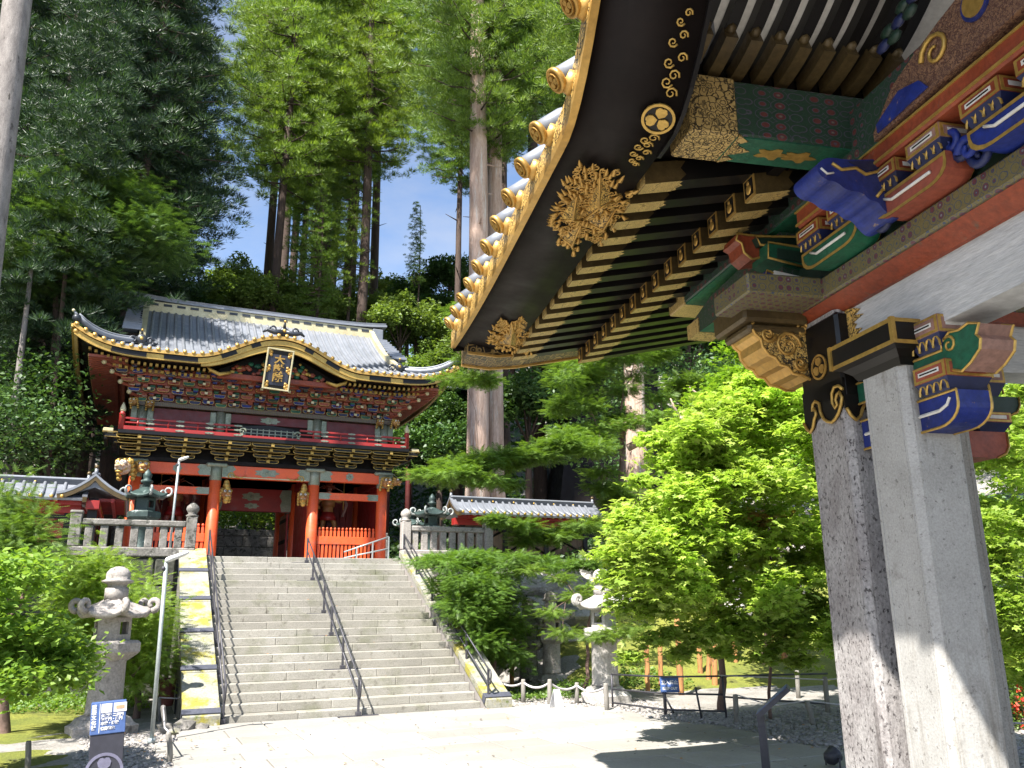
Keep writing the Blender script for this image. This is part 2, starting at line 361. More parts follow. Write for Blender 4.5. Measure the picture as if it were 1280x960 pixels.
M['wood'] = mat('shade_browned_panel', (.17, .11, .07), (.10, .065, .045), rough=.75, bump=.5, bsc=6, st=(5, 5, 1))  # brown that stands in for shade on the right wall's panels
M['bark'] = mat('cedar_bark', (.115, .075, .058), (.065, .045, .038), rough=.95, sc=2, bump=1, bsc=4, st=(6, 6, .6), fine=.4, fsc=10, bd=.05)
M['barkpale'] = mat('peeling_pink_bark', (.66, .49, .40), (.42, .27, .20), rough=.9, sc=1.3, bump=1, bsc=3, st=(5, 5, .5), fine=.35, fsc=12,
                    patches=(((.66, .60, .54), 1.0, .56, .66), ((.10, .06, .05), 2.2, .64, .70)), bd=.05)
M['barkgrey'] = mat('pale_grey_bark', (.30, .27, .25), (.17, .15, .14), rough=.9, sc=2, bump=.8, bsc=5, st=(3, 3, 1), fine=.4, patches=(((.08, .07, .06), 3, .58, .66),))
M['branch'] = mat('reddish_branch', (.22, .135, .11), (.13, .085, .07), rough=.9, bump=.7, bsc=12)
M['copper'] = mat('grey_roof_tile', (.25, .265, .30), (.19, .205, .235), rough=.45, metal=.2, sc=2, rnd=.15, bump=.12, bsc=10, fine=.15)
M['copperdark'] = mat('dark_roof_metal', (.035, .04, .05), (.06, .065, .075), rough=.4, metal=.4, bump=.2, bsc=12)
M['ridgewhite'] = mat('ridge_gilt_white', (.62, .56, .36), (.50, .43, .25), rough=.45, metal=.2, bump=.2, bsc=15)
M['bronzelit'] = mat('sunlit_bronze_curl', (.42, .44, .42), (.25, .28, .27), rough=.5, metal=.3, bump=.4, bsc=20)  # lighter than the body, paints sunlit highlights on the curls
M['bronze'] = mat('verdigris_bronze', (.05, .085, .075), (.025, .04, .04), rough=.55, metal=.35, bump=.6, bsc=14, patches=(((.26, .32, .30), 5, .60, .70),))
M['statuegold'] = mat('gilded_ochre', (.52, .29, .09), (.30, .12, .05), rough=.5, metal=.3, bump=.5, bsc=30)
M['lionwhite'] = mat('white_and_gold_carving', (.66, .60, .50), (.45, .18, .05), rough=.55, sc=9, bump=.7, bsc=30, patches=(((.45, .28, .07), 14, .56, .62),))
M['lampwhite'] = mat('white_lamp_enamel', (.72, .72, .72), (.64, .64, .64), rough=.4, bump=.05)
M['lamppole'] = mat('galvanised_pole', (.40, .44, .44), (.32, .36, .36), rough=.45, metal=.4, bump=.15)
M['signblack'] = mat('sign_black', (.028, .028, .04), (.035, .035, .048), rough=.45, bump=.05)
M['signblue'] = mat('sign_blue', (.07, .13, .32), (.06, .11, .28), rough=.4, bump=.03)
M['signgrey'] = mat('sign_grey_print', (.17, .165, .24), rough=.5, bump=0)
M['signwhite'] = mat('sign_white_print', (.75, .75, .78), rough=.5, bump=0)
M['signorange'] = mat('sign_orange_print', (.75, .35, .2), rough=.5, bump=0)
M['binred'] = mat('rust_red_bin', (.24, .075, .06), (.16, .05, .04), rough=.6, bump=.3, bsc=12)
M['glass'] = mat('dark_glass', (.02, .02, .025), rough=.1, bump=0)
M['flower'] = leafmat('azalea_petals', (.75, .06, .04), (.85, .10, .05), (.6, .04, .05), .3)
M['cedar'] = leafmat('cedar_needles', (.10, .17, .03), (.155, .245, .04), (.23, .32, .06), .42)
M['cedard'] = leafmat('shade_dark_fir_needles', (.015, .038, .022), (.026, .060, .025), (.055, .105, .032), .26)  # dark tone puts the shade of the left wood into the needles
M['broad'] = leafmat('broad_leaves', (.11, .17, .04), (.16, .23, .05), (.21, .28, .07), .38)
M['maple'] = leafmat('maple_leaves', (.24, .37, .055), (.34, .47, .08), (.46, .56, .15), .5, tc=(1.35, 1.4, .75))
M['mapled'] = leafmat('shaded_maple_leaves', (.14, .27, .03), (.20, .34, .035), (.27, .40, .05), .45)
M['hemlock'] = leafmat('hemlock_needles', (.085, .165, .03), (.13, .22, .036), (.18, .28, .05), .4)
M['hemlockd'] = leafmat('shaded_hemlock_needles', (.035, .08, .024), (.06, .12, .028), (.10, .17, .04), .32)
M['shrub'] = leafmat('shrub_leaves', (.14, .25, .035), (.21, .33, .05), (.28, .39, .07), .42)
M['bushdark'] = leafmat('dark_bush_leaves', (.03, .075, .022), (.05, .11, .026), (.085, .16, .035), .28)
M['tipred'] = leafmat('young_reddish_leaves', (.40, .22, .08), (.45, .30, .10), (.36, .30, .09), .4)
# ================================================================== terrain
def sstep(a, b, x):
    t = min(1, max(0, (x-a)/(b-a))); return t*t*(3-2*t)
def ground_z(x, y):
    z = -0.02
    # terrace behind the retaining walls
    tl = sstep(21.15, 21.35, y)*3.03
    if x < -1.8: tl = max(tl*0, sstep(21.15, 21.35, y)*3.03)
    right = sstep(16.2, 27.0, y)*3.3 + sstep(10.5, 22, x)*sstep(12, 26, y)*1.4
    if x < 9.0: z += tl
    else: z += right*sstep(8.9, 10.6, x)+(1-sstep(8.9, 10.6, x))*0.0
    if x >= 9.0 and y > 21.3: z = max(z, 3.0*(1-sstep(9.0, 9.4, x))+z*sstep(9.0, 9.4, x))
    z += sstep(41, 110, y)*26*1.0
    z += sstep(-9, -60, x)*12*sstep(4, 30, y)+sstep(18, 70, x)*10*sstep(10, 40, y)
    return z
def grid_sheet(name, xs, ys, fz, m, label=None):
    vs = []; n = len(xs)
    for y in ys:
        for x in xs:
            vs.append((x, y, fz(x, y)))
    fs = [(j*n+i, j*n+i+1, (j+1)*n+i+1, (j+1)*n+i) for j in range(len(ys)-1) for i in range(n-1)]
    b = MB(); b.add(vs, fs, 0, True); o = part(name, b, m); tag(o, kind='structure'); return o
rg = random.Random(5)
def nz(x, y, s=1.0):
    return (math.sin(x*1.7*s+y*.6*s)+math.sin(y*2.3*s-x*.9*s+1.3)+math.sin((x+y)*3.1*s))*.33
xs = [-220, -150, -100, -70, -50, -38, -30, -24]+[-20+.8*i for i in range(12)]+[-10+.5*i for i in range(16)]+[-2+.4*i for i in range(26)]+[8.5, 8.75, 8.9, 9.0, 9.2, 9.4]+[9.8+.45*i for i in range(30)]+[24, 27, 31, 36, 42, 50, 62, 80, 110, 150, 220]
ys = [-200, -120, -60, -30, -18, -10, -6]+[-3+.9*i for i in range(20)]+[15.6+.5*i for i in range(11)]+[21.0, 21.15, 21.2, 21.28, 21.36, 21.5]+[22+.8*i for i in range(16)]+[36, 38, 40, 42, 45, 48, 52, 56, 61, 67, 74, 82, 92, 105, 125, 160, 220, 300, 420]
def gz2(x, y):
    z = ground_z(x, y)
    k = 0.03 if y < 21 else .08
    if y > 40: k = .5
    return z+nz(x, y)*k*(0 if (-3 < x < 10 and 21.1 < y < 40) else 1)*(.25 if y < 16 else 1)
grid_sheet('ground', xs, ys, gz2, M['soil'])
# moss lawns, left of the plaza and in the garden to the right
def moss(name, poly, n=14, lift=.035):
    # poly: four corners (x,y) bilinear patch draped over the terrain
    (a, b, c, d) = [Vector(q) for q in poly]; vs = []
    for j in range(n+1):
        for i in range(n+1):
            u, v = i/n, j/n; q = (a*(1-u)+b*u)*(1-v)+(d*(1-u)+c*u)*v
            e = min(u, 1-u, v, 1-v)
            vs.append((q.x+nz(q.x, q.y, 2)*.12, q.y+nz(q.y, q.x, 2)*.12, gz2(q.x, q.y)+lift*min(1, e*6)+.03*nz(q.x*3, q.y*3)-.02*(e <= 0)))
    m = n+1
    bb = MB(); bb.add(vs, [(j*m+i, j*m+i+1, (j+1)*m+i+1, (j+1)*m+i) for j in range(n) for i in range(n)], 0, True)
    o = part(name, bb, M['moss']); tag(o, kind='structure')
moss('moss_lawn', [(-6, 10.6), (-.35, 11.2), (-.6, 14.2), (-7, 14.6)], 18)
moss('moss_lawn', [(-8, 15.0), (-.1, 15.0), (.2, 20.6), (-8, 20.6)], 18)
moss('moss_lawn', [(9.6, 17.2), (16, 14.6), (27, 22), (11, 25.5)], 26, .10)
moss('moss_lawn', [(13, 9.5), (30, 9), (30, 21), (16.3, 14.3)], 20, .08)
# plaza of flagstones
pav = tag(link('pavement', None), kind='structure')
ABS[pav.name] = Vector((0, 0, 0))
sub = MB(); sub.add([(-1.0, -9, .004), (8.6, -9, .004), (8.6, 8, .004), (8.2, 13.2, .004), (7.2, 15.45, .004), (1.0, 15.45, .004), (.8, 12, .004), (-1, 8, .004)], [tuple(range(8))], 0)
part('joint_bed', sub, M['soil'], pav)
edgeL = lambda y: 1.0+.25*math.sin(y*.9) if y > 9 else -.8
edgeR = lambda y: 8.35-.35*max(0, y-11)/4+.15*math.sin(y*2.3) if y > 2 else 8.4
y = 15.38; row = 0
flag_pool = []
while y > -5:
    d = rg.uniform(.62, .95); x = edgeL(y)-rg.uniform(0, .4); 
    while x < edgeR(y):
        L = rg.uniform(.7, 1.5); L = min(L, max(.35, edgeR(y)+.25-x))
        if y > 2.5 or row % 1 == 0:
            b = MB(); j = .012; h = .03+rg.uniform(-.003, .004)
            b.bb(x+j, x+L-j, y-d+j, y-j, -.03, h, 0, .008)
            c = Vector((x+L/2, y-d/2, 0))
            part('flagstone', b, M['flag'], pav)
        x += L
    y -= d; row += 1

# scattered gravel beside the plaza : real small stones, joined
def icorock(r, rng, sq=.7):
    t = (1+5**.5)/2
    v = [(-1, t, 0), (1, t, 0), (-1, -t, 0), (1, -t, 0), (0, -1, t), (0, 1, t), (0, -1, -t), (0, 1, -t), (t, 0, -1), (t, 0, 1), (-t, 0, -1), (-t, 0, 1)]
    f = [(0, 11, 5), (0, 5, 1), (0, 1, 7), (0, 7, 10), (0, 10, 11), (1, 5, 9), (5, 11, 4), (11, 10, 2), (10, 7, 6), (7, 1, 8), (3, 9, 4), (3, 4, 2), (3, 2, 6), (3, 6, 8), (3, 8, 9), (4, 9, 5), (2, 4, 11), (6, 2, 10), (8, 6, 7), (9, 8, 1)]
    return [Vector((a, b, c*sq))*(r/1.9)*rng.uniform(.75, 1.25) for a, b, c in v], f
def gravel(name, rects, n, r0, r1, m, seed):
    rng = random.Random(seed); b = MB()
    tot = sum(abs((x1-x0)*(y1-y0)) for x0, x1, y0, y1 in rects)
    for (x0, x1, y0, y1) in rects:
        for _ in range(int(n*abs((x1-x0)*(y1-y0))/tot)):
            x = rng.uniform(x0, x1); yy = rng.uniform(y0, y1); r = rng.uniform(r0, r1)
            v, f = icorock(r, rng); z = gz2(x, yy)+r*.2
            b.add([q+Vector((x, yy, z)) for q in v], f, 0, False)
    o = part(name, b, m); tag(o, 'pale gravel and small broken stones lying beside the pavement', None, kind='stuff'); return o
gravel('gravel', [(-.4, 1.1, 9, 15.2), (8.2, 9.8, 9.5, 17), (9.0, 12.5, 8, 13), (6.5, 9.0, 15.6, 17.4), (8.5, 12, 5, 9.5)], 9000, .015, .045, M['gravel'], 3)

# ================================================================== staircase
NS = 21; RISE = 3.06/NS; TR = .2775; X0, X1, Y0 = 1.62, 6.28, 15.40
SL = RISE/TR
st = thing('stone_staircase', 'wide flight of pale stone steps rising to the red gate', 'staircase', ((X0+X1)/2, Y0, 0))
rs = random.Random(11)
for i in range(NS):
    x = X0
    while x < X1-.01:
        L = rs.uniform(.9, 1.75)
        if X1-(x+L) < .5: L = X1-x
        y0 = Y0+i*TR+rs.uniform(-.006, .006); z0 = i*RISE-(.006 if i else .1)
        dep = TR+.10 if i < NS-1 else .55
        b = MB(); b.bb(x+.0015, x+L-.0015, y0, y0+dep, z0, (i+1)*RISE-rs.uniform(0, .004), 0, .011)
        part('step_stone', b, M['step'], st)
        x += L
# cheek walls: coping slabs + body
def cheek(x0, x1, side, nm):
    ys_ = [15.22+1.17*k for k in range(6)]
    body = MB()
    zt = lambda y: (y-Y0)*SL+.10
    body.prism([(15.35, -.1), (21.1, -.1), (21.1, zt(21.1)), (15.35, max(.12, zt(15.35)))], (x0+.03, 0, 0), (0, 1, 0), (0, 0, 1), (x1-x0-.06, 0, 0), 0)
    part(nm, body, M['stepside'] if side > 0 else M['oldstone'], st)
    for k in range(5):
        a, c = ys_[k]+.01, ys_[k+1]-.01
        b = MB(); b.prism([(a, zt(a)+.02), (c, zt(c)+.02), (c, zt(c)+.17), (a, zt(a)+.17)], (x0, 0, 0), (0, 1, 0), (0, 0, 1), (x1-x0, 0, 0), 0)
        part('coping_slab', b, M['lichen'] if side < 0 else M['lichen'], st)
        # slate coloured strap bolted across the slab
        q = MB(); ang = math.atan(SL); yy = a+.10; zz = zt(yy)+.185
        MM = Matrix.Translation((0, yy, zz)) @ Matrix.Rotation(ang, 4, 'X')
        q.bb(x0-.01, x1+.01, -.07, .07, -.012, .016, 0, .004, MM); q.bb(x0-.016, x0-.004, -.07, .07, -.13, .012, 0, 0, MM)
        if side < 0 or k == 0: part('metal_strap', q, M['strap'], st)
    return zt
cheek(1.02, 1.605, -1, 'side_wall'); cheek(6.34, 6.86, 1, 'side_wall')
# stone block at the foot of the left coping
b = MB(); 
for (bx, by, r) in ((1.0, 15.0, .13), (.8, 15.15, .10), (1.3, 15.0, .08), (.9, 14.85, .07)):
    v, f = icorock(r*1.6, rs); b.add([q+Vector((bx, by, r*.4)) for q in v], f, 0)
tag(part('rock', b, M['oldstone']), 'low grey rocks at the foot of the lichen covered left cheek', 'rocks', kind='stuff')

# ------------------------------------------------------------------ handrails
def handrail(name, label, x, yb, yt, posts, plates, gr, zofs=0.0, h=.66, double=True, endloop=True):
    t = thing(name, label, 'handrail', (x, yb, 0), group=gr)
    zl = lambda y: max(0, (y-Y0)*SL+.07)+zofs
    if plates: posts = [posts[0]]+[Y0+(math.floor((p_-Y0)/TR)+.42)*TR for p_ in posts[1:]]
    for py_ in posts:
        b = MB(); z = zl(py_); zz_ = (math.floor((py_-Y0)/TR)+1)*RISE if py_ > Y0 else 0.03
        b.bb(x-.02, x+.02, py_-.02, py_+.02, z-.12, z+h, 0, .004); 
        b.box((x, py_, (zz_ if plates else z)+.03), (.09, .09, .09), 0, None, .006)
        part('post', b, M['iron'], t)
        if plates:
            q = MB(); zz = (math.floor((py_-Y0)/TR)+1)*RISE if py_ > Y0 else 0.03
            q.bb(x-.36, x+.36, py_-.045, py_+.045, zz-.004, zz+.012, 0, .003); part('base_plate', q, M['iron'], t)
    for k, hh in enumerate((h, h*.52) if double else (h,)):
        b = MB(); a, c = posts[0], posts[-1]
        b.tube([(x, a, zl(a)+hh), (x, c, zl(c)+hh)], .017, 8); part('rail', b, M['iron'], t)
    if endloop:
        b = MB(); a = posts[0]
        b.tube([(x, a, zl(a)+h), (x, a-.10, zl(a)+h-.02), (x, a-.14, zl(a)+h-.10), (x, a-.10, zl(a)+h*.55), (x, a, zl(a)+h*.52)], .017, 8)
        part('rail_end', b, M['iron'], t)
    return t
hp = [15.28+1.155*k for k in range(6)]
handrail('handrail', 'dark steel handrail in the middle of the stone steps, on base plates', 3.92, 15.2, 21, [15.3]+[16.52, 17.62, 18.72, 19.85, 20.95], True, 'handrails on the stone steps', h=.62)
handrail('handrail', 'dark steel handrail beside the yellow lichen covered left cheek', 1.66, 15.2, 21, [15.35]+[16.5, 17.6, 18.7, 19.9, 21.0], False, 'handrails on the stone steps', h=.66)
handrail('handrail', 'dark steel handrail standing on the cheek by the conifer bush', 6.42, 15.2, 21, [15.35, 16.5, 17.6, 18.7, 19.9, 21.0], False, 'handrails on the stone steps', zofs=.10, h=.58)
# short landing rail in front of the right bay
t = thing('landing_rail', 'short grey landing rail sloping in front of the red picket fence', 'handrail', (6.0, 22.2, 3.06))
def pz(px, py, Y): return P(px, py, Y)
a1, a2 = pz(430, 690, 22.6), pz(486, 671, 22.6); 
for (px, l0, l1) in ((446, 684, 698), (466, 677, 700), (486, 671, 700)):
    q0 = pz(px, l0, 22.6); b = MB(); b.bb(q0.x-.018, q0.x+.018, 22.58, 22.62, 3.03, q0.z, 0, .003); part('post', b, M['lamppole'], t)
for dz in (0, -.32):
    b = MB(); b.tube([(a1.x, 22.6, a1.z+dz*.5), (a2.x, 22.6, a2.z+dz)], .02, 8); part('rail', b, M['lamppole'], t)

# ------------------------------------------------------------------ retaining walls of separate stones
def block_wall(name, label, x0, x1, y, z0, z1, mt, seed, course=.42, dep=.45, ln=(.5, 1.0), axis='x', thick=None):
    rng = random.Random(seed)
    t = thing(name, label, 'stone wall', ((x0+x1)/2 if axis == 'x' else y, y if axis == 'x' else (x0+x1)/2, z0))
    b = MB()
    if axis == 'x': b.bb(x0, x1, y+.06, y+dep, z0-.3, z1-.02, 0)
    else: b.bb(y+.06, y+dep, x0, x1, z0-.3, z1-.02, 0)
    part('core', b, mt, t)
    z = z0
    while z < z1-.05:
        h = min(course*rng.uniform(.9, 1.1), z1-z)
        if z1-(z+h) < .15: h = z1-z
        x = x0
        while x < x1-.02:
            L = rng.uniform(*ln); L = x1-x if x1-(x+L) < .3 else L
            b = MB(); p = rng.uniform(-.03, .03); g = .008
            if axis == 'x': b.bb(x+g, x+L-g, y+p, y+dep*.8, z+g, z+h-g, 0, .03)
            else: b.bb(y+p, y+dep*.8, x+g, x+L-g, z+g, z+h-g, 0, .03)
            part('stone_block', b, mt, t); x += L
        z += h
    return t
block_wall('retaining_wall', 'dark mossy block wall below the balustrade left of the steps', -7.5, .98, 21.0, 0, 3.0, M['mossstone'], 21, .5, .5, (.8, 1.5))
block_wall('retaining_wall', 'lichen grey block wall below the balustrade right of the steps', 6.9, 9.0, 21.0, 0, 3.1, M['oldstone'], 22, .5, .5, (.6, 1.1))
block_wall('retaining_wall', 'block wall turning back from the right balustrade towards the gate', 21.5, 28.0, 8.6, 1.6, 3.0, M['oldstone'], 23, .5, .4, (.8, 1.4), axis='y')
block_wall('retaining_wall', 'grey stone wall seen through the open gate, below green bushes', -2, 12, 42.0, 3.0, P(330, 662, 42).z, M['oldstone'], 24, .55, .6, (.8, 1.6))
# terrace paving
b = MB(); b.bb(-9, 9.0, 21.4, 41.9, 2.6, 3.062, 0); tag(part('terrace_paving', b, M['stepside']), kind='structure')

# ------------------------------------------------------------------ stone balustrades
def balustrade(label, x0, x1, z0, nb, mt, finial_left, gr):
    y = 21.12
    t = thing('stone_balustrade', label, 'balustrade', ((x0+x1)/2, y, z0), group=gr)
    b = MB(); b.bb(x0-.12, x1+.12, y-.16, y+.16, z0, z0+.22, 0, .03); part('base_course', b, mt, t)
    for k, x in enumerate((x0, x1)):
        b = MB(); b.bb(x-.12, x+.12, y-.12, y+.12, z0+.22, z0+.95, 0, .02)
        if (k == 0) == finial_left:
            b.lathe([(.13, 0), (.15, .03), (.09, .07), (.12, .12), (.15, .18), (.13, .25), (.05, .32), (.0, .34)], 10, (x, y, z0+.95), 0)
        else: b.box((x, y, z0+.98), (.27, .27, .07), 0, None, .02)
        part('post', b, mt, t)
    for k in range(nb):
        x = x0+.12+(x1-x0-.24)*(k+.5)/nb
        b = MB(); b.bb(x-.085, x+.085, y-.06, y+.06, z0+.22, z0+.70, 0, .015); part('baluster', b, mt, t)
    b = MB(); b.bb(x0+.12, x1-.12, y-.10, y+.10, z0+.70, z0+.84, 0, .025); part('rail', b, mt, t)
balustrade('weathered stone balustrade with moss left of the step top, bronze lantern behind', -1.18, 1.25, 3.02, 7, M['oldstone'], False, 'stone balustrades on the terrace')
balustrade('pale stone balustrade right of the step top, conifer branches in front', 6.50, 8.82, 3.08, 8, M['lanternstone'], True, 'stone balustrades on the terrace')
# ================================================================== ornament helpers
def arm_poly(L, h, curl=.35):
    # boat-shaped bracket arm, length L centred on 0, height h, top flat
    a = L/2; k = min(a*.45, h*1.5)
    pts = [(-a, 0), (-a, -h*.42)]
    for i in range(1, 5):
        g = PI/2*i/4; pts.append((-a+k*(1-math.cos(g)), -h*.42-(h*.58)*math.sin(g)))
    pts += [(-x, z) for x, z in pts[::-1]]
    return pts
def bracket_arm(O, U, V, N, L, h, th, m_body=0, m_edge=1, mb=None, edge=.012):
    # body polygon in plane (U horizontal, V up), extruded by N*th ; gilt edge on both outer faces
    b = mb or MB(); O = Vector(O); U = Vector(U); V = Vector(V); N = Vector(N)
    p = arm_poly(L, h); b.prism(p, O-N*th/2, U, V, N*th, m_body)
    n = len(p)
    for sg in (-1, 1):
        Q = O+N*(th/2*sg); e = N*(.003*sg)
        inn = []
        cx = 0; cz = -h*.45
        for (x, z) in p:
            d = math.hypot(x-cx, z-cz); 
            inn.append((x-(x/(L/2))*edge*1.0, z-(1 if z > -h*.2 else -1)*edge))
        vs = [Q+U*x+V*z+e for x, z in p]+[Q+U*x+V*z+e for x, z in inn]
        b.add(vs, [(i, (i+1) % n, n+(i+1) % n, n+i) for i in range(n)], m_edge)
    return b
def bearing_block(c, w, h, m_top=0, m_edge=1, m_in=2, mb=None):
    # masu: square block with tapered foot, gilt edges and inset panel on four faces
    b = mb or MB(); x, y, z = c
    b.frust((x, y, z), (w*.7, w*.7), (w, w), h*.4, m_top)
    b.bb(x-w/2, x+w/2, y-w/2, y+w/2, z+h*.4, z+h, m_edge)
    e = w*.09
    for (sx, sy) in ((0, -1), (-1, 0), (0, 1), (1, 0)):
        if sy: b.bb(x-w/2+e, x+w/2-e, y+sy*w/2-.004, y+sy*(w/2)+.004, z+h*.4+e, z+h-e, m_in)
        else: b.bb(x+sx*w/2-.004, x+sx*w/2+.004, y-w/2+e, y+w/2-e, z+h*.4+e, z+h-e, m_in)
    return b
def crest(mb, O, U, V, r, m_ring, m_leaf, m_bg=None, dep=.012, n=20):
    # ring enclosing three heart-shaped leaves
    O = Vector(O); U = Vector(U); V = Vector(V); N = U.cross(V).normalized()
    if m_bg is not None:
        mb.prism([(r*math.cos(2*PI*i/n), r*math.sin(2*PI*i/n)) for i in range(n)], O, U, V, N*dep*.4, m_bg)
    vs = []; fs = []
    for i in range(n):
        g = 2*PI*i/n; d = U*math.cos(g)+V*math.sin(g)
        vs += [O+d*r, O+d*r+N*dep, O+d*r*.84+N*dep, O+d*r*.84]
    for i in range(n):
        j = (i+1) % n
        for k in range(4): fs.append((i*4+k, j*4+k, j*4+(k+1) % 4, i*4+(k+1) % 4))
    mb.add(vs, fs, m_ring)
    for k in range(3):
        g = PI/2+2*PI*k/3; du = U*math.cos(g)+V*math.sin(g); dv = U*-math.sin(g)+V*math.cos(g)
        heart = [(.06, 0), (.28, -.30), (.52, -.36), (.72, -.24), (.74, -.08), (.68, 0), (.74, .08), (.72, .24), (.52, .36), (.28, .30)]
        mb.prism([(a*r, b_*r) for a, b_ in heart], O+N*dep*.2, du, dv, N*dep*.9, m_leaf)
def scroll(mb, O, U, V, r, rad, m=0, turns=1.4, sgn=1, n=16, start=0.0):
    O = Vector(O); U = Vector(U); V = Vector(V); pts = []
    for i in range(n+1):
        t = i/n; g = start+sgn*2*PI*turns*t; q = r*(1-.78*t); pts.append(O+U*(q*math.cos(g))+V*(q*math.sin(g)))
    mb.tube(pts, [rad*(1-.4*i/n) for i in range(n+1)], 6, m)

# ================================================================== two-storey gate
GX = 3.95; FY, MY_, BY = 29.0, 32.5, 36.0; GZ = 3.06
gate = thing('two_storey_gate', 'two-storey red and gold temple gate with curved grey tiled roof', 'gate', (GX, 32.5, GZ))
CXS = [GX-4.05, GX-1.62, GX+1.62, GX+4.05]
b = MB(); b.bb(CXS[0]-.8, CXS[3]+.8, 28.3, 36.8, 3.0, 3.16, 0, .02); part('stone_platform', b, M['stepside'], gate)
mcol = MB(); 
mcol.lathe([(.22, 0), (.22, .06), (.195, .10), (.195, .5), (.185, 3.3)], 20, (0, 0, 0), 0)
mcol.lathe([(.24, 0), (.25, .03), (.24, .05)], 20, (0, 0, -.02), 1)
me = mcol.mesh('column', [M['red'], M['goldpaint']])
cap = MB(); cap.lathe([(.18, 0), (.20, .06), (.21, .3), (.215, .52)], 16, (0, 0, 0), 0); cap.bb(-.34, .34, -.235, .2, .47, .60, 0, .04)
mec = cap.mesh('capital', [M['silver']])
for yy in (FY, MY_, BY):
    for x in CXS:
        c = part('column', me, None, gate, (x, yy, 3.14))
        if yy == FY: part('capital_plate', mec, None, c, (x, yy, 5.93))
# tie beams
def gbeam(nm, x0, x1, y, z0, z1, m, d=.13, ends=True, parent=gate):
    b = MB(); b.bb(x0, x1, y-d, y+d, z0, z1, 0, .012)
    if ends:
        for sx, xx in ((1, x0), (-1, x1)):
            e = xx+sx*.17
            b.prism([(0, z0+.01), (sx*.34, z0+.01), (sx*.40, z0+(z1-z0)*.3), (sx*.34, (z0+z1)/2), (sx*.44, z0+(z1-z0)*.7), (sx*.34, z1-.01), (0, z1-.01)][::(1 if sx > 0 else -1)], (xx, y-d-.012, 0), (1, 0, 0), (0, 0, 1), (0, .012, 0), 1)
    return part(nm, b, [m, M['silver']], parent)
for yy in (FY, BY):
    gbeam('head_beam', CXS[0]-.35, CXS[1]-.18, yy, 6.10, 6.47, M['red']); gbeam('head_beam', CXS[1]+.18, CXS[2]-.18, yy, 6.06, 6.47, M['red']); gbeam('head_beam', CXS[2]+.18, CXS[3]+.35, yy, 6.10, 6.47, M['red'])
    gbeam('tie_beam', CXS[0]+.15, CXS[1]-.18, yy, 5.48, 5.72, M['red'], .09); gbeam('tie_beam', CXS[2]+.18, CXS[3]-.15, yy, 5.48, 5.72, M['red'], .09)
for x in CXS:
    b = MB(); b.bb(x-.09, x+.09, FY+.18, MY_-.18, 6.12, 6.42, 0, .01); b.bb(x-.09, x+.09, MY_+.18, BY-.18, 6.12, 6.42, 0, .01); part('side_beam', b, M['darkred'], gate)
b = MB(); b.bb(CXS[1]+.3, CXS[2]-.3, FY-.15, FY-.13, 6.065, 6.10, 0); part('gilt_strip', b, M['ridgewhite'], gate)
# door head, silver mounts on central beam
gbeam('door_head', CXS[1]+.18, CXS[2]-.18, MY_, 5.35, 6.2, M['darkred'])
def cloudplate(cx, cz, y, w, h, m=0):
    pts = []; n = 28
    for i in range(n):
        g = 2*PI*i/n; k = 1+.16*math.cos(7*g); pts.append((w/2*k*math.cos(g), h/2*k*math.sin(g)))
    b = MB(); b.prism(pts[::-1], (cx, y, cz), (1, 0, 0), (0, 0, 1), (0, -.015, 0), m); b.ball((cx, y-.02, cz), h*.22, 8, m, (1, .4, 1)); return b
for (cx, cz, y, w_, h_) in ((GX, 6.27, FY-.13, .75, .26), ((CXS[0]+CXS[1])/2, 6.29, FY-.13, .26, .26), ((CXS[2]+CXS[3])/2, 6.29, FY-.13, .26, .26), (GX, 5.9, MY_-.13, .7, .3), (GX, 5.55, MY_-.13, .5, .2)):
    part('mount_plate', cloudplate(cx, cz, y, w_, h_), M['silver'], gate)
# passage: leaves, ceiling, side-room walls
for x in (CXS[1]+.24, CXS[2]-.24):
    b = MB(); b.bb(x-.04, x+.04, MY_+.1, MY_+1.62, 3.2, 5.33, 0, .01)
    for z in (3.5, 4.3, 5.1): b.bb(x-.06, x+.06, MY_+.12, MY_+1.6, z-.07, z+.07, 1, .01)
    part('door_leaf', b, [M['darkred'], M['brownlac']], gate)
b = MB(); b.bb(CXS[0], CXS[3], FY+.14, BY-.14, 6.48, 6.52, 0); part('ceiling', b, M['brownlac'], gate)
for (xa, xb) in ((CXS[0], CXS[1]), (CXS[2], CXS[3])):
    for k in range(8):
        w_ = (xb-xa-.4)/8; b = MB(); b.bb(xa+.2+k*w_+.006, xa+.2+(k+1)*w_-.006, MY_-.05, MY_+.05, 3.2, 6.1, 0, .006); part('wall_board', b, M['darkred'], gate)
    for xx in (xa, xb):
        for k in range(9):
            w_ = (MY_-FY-.4)/9; b = MB(); b.bb(xx-.04, xx+.04, FY+.2+k*w_+.006, FY+.2+(k+1)*w_-.006, 3.2, 6.1, 0, .006); part('wall_board', b, M['darkred'], gate)
# picket fences of the two side bays
pk = MB(); pk.bb(-.042, .042, -.02, .02, 0, 1.24, 0, .006); pk.frust((0, 0, 1.24), (.05, .03), (.075, .05), .03); pk.lathe([(.03, 0), (.045, .03), (.04, .07), (.0, .10)], 8, (0, 0, 1.27), 0)
mpk = pk.mesh('picket', [M['red']])
for (xa, xb) in ((CXS[0]+.2, CXS[1]-.2), (CXS[2]+.2, CXS[3]-.2)):
    n = 15
    for k in range(n): part('picket', mpk, None, gate, (xa+(xb-xa)*(k+.5)/n, FY, 3.18))
    b = MB(); b.bb(xa, xb, FY-.045, FY+.045, 3.96, 4.22, 0, .008); part('fence_rail', b, M['red'], gate)
    b = MB(); b.bb(xa, xb, FY-.045, FY+.045, 3.16, 3.30, 0, .008); part('fence_rail', b, M['red'], gate)
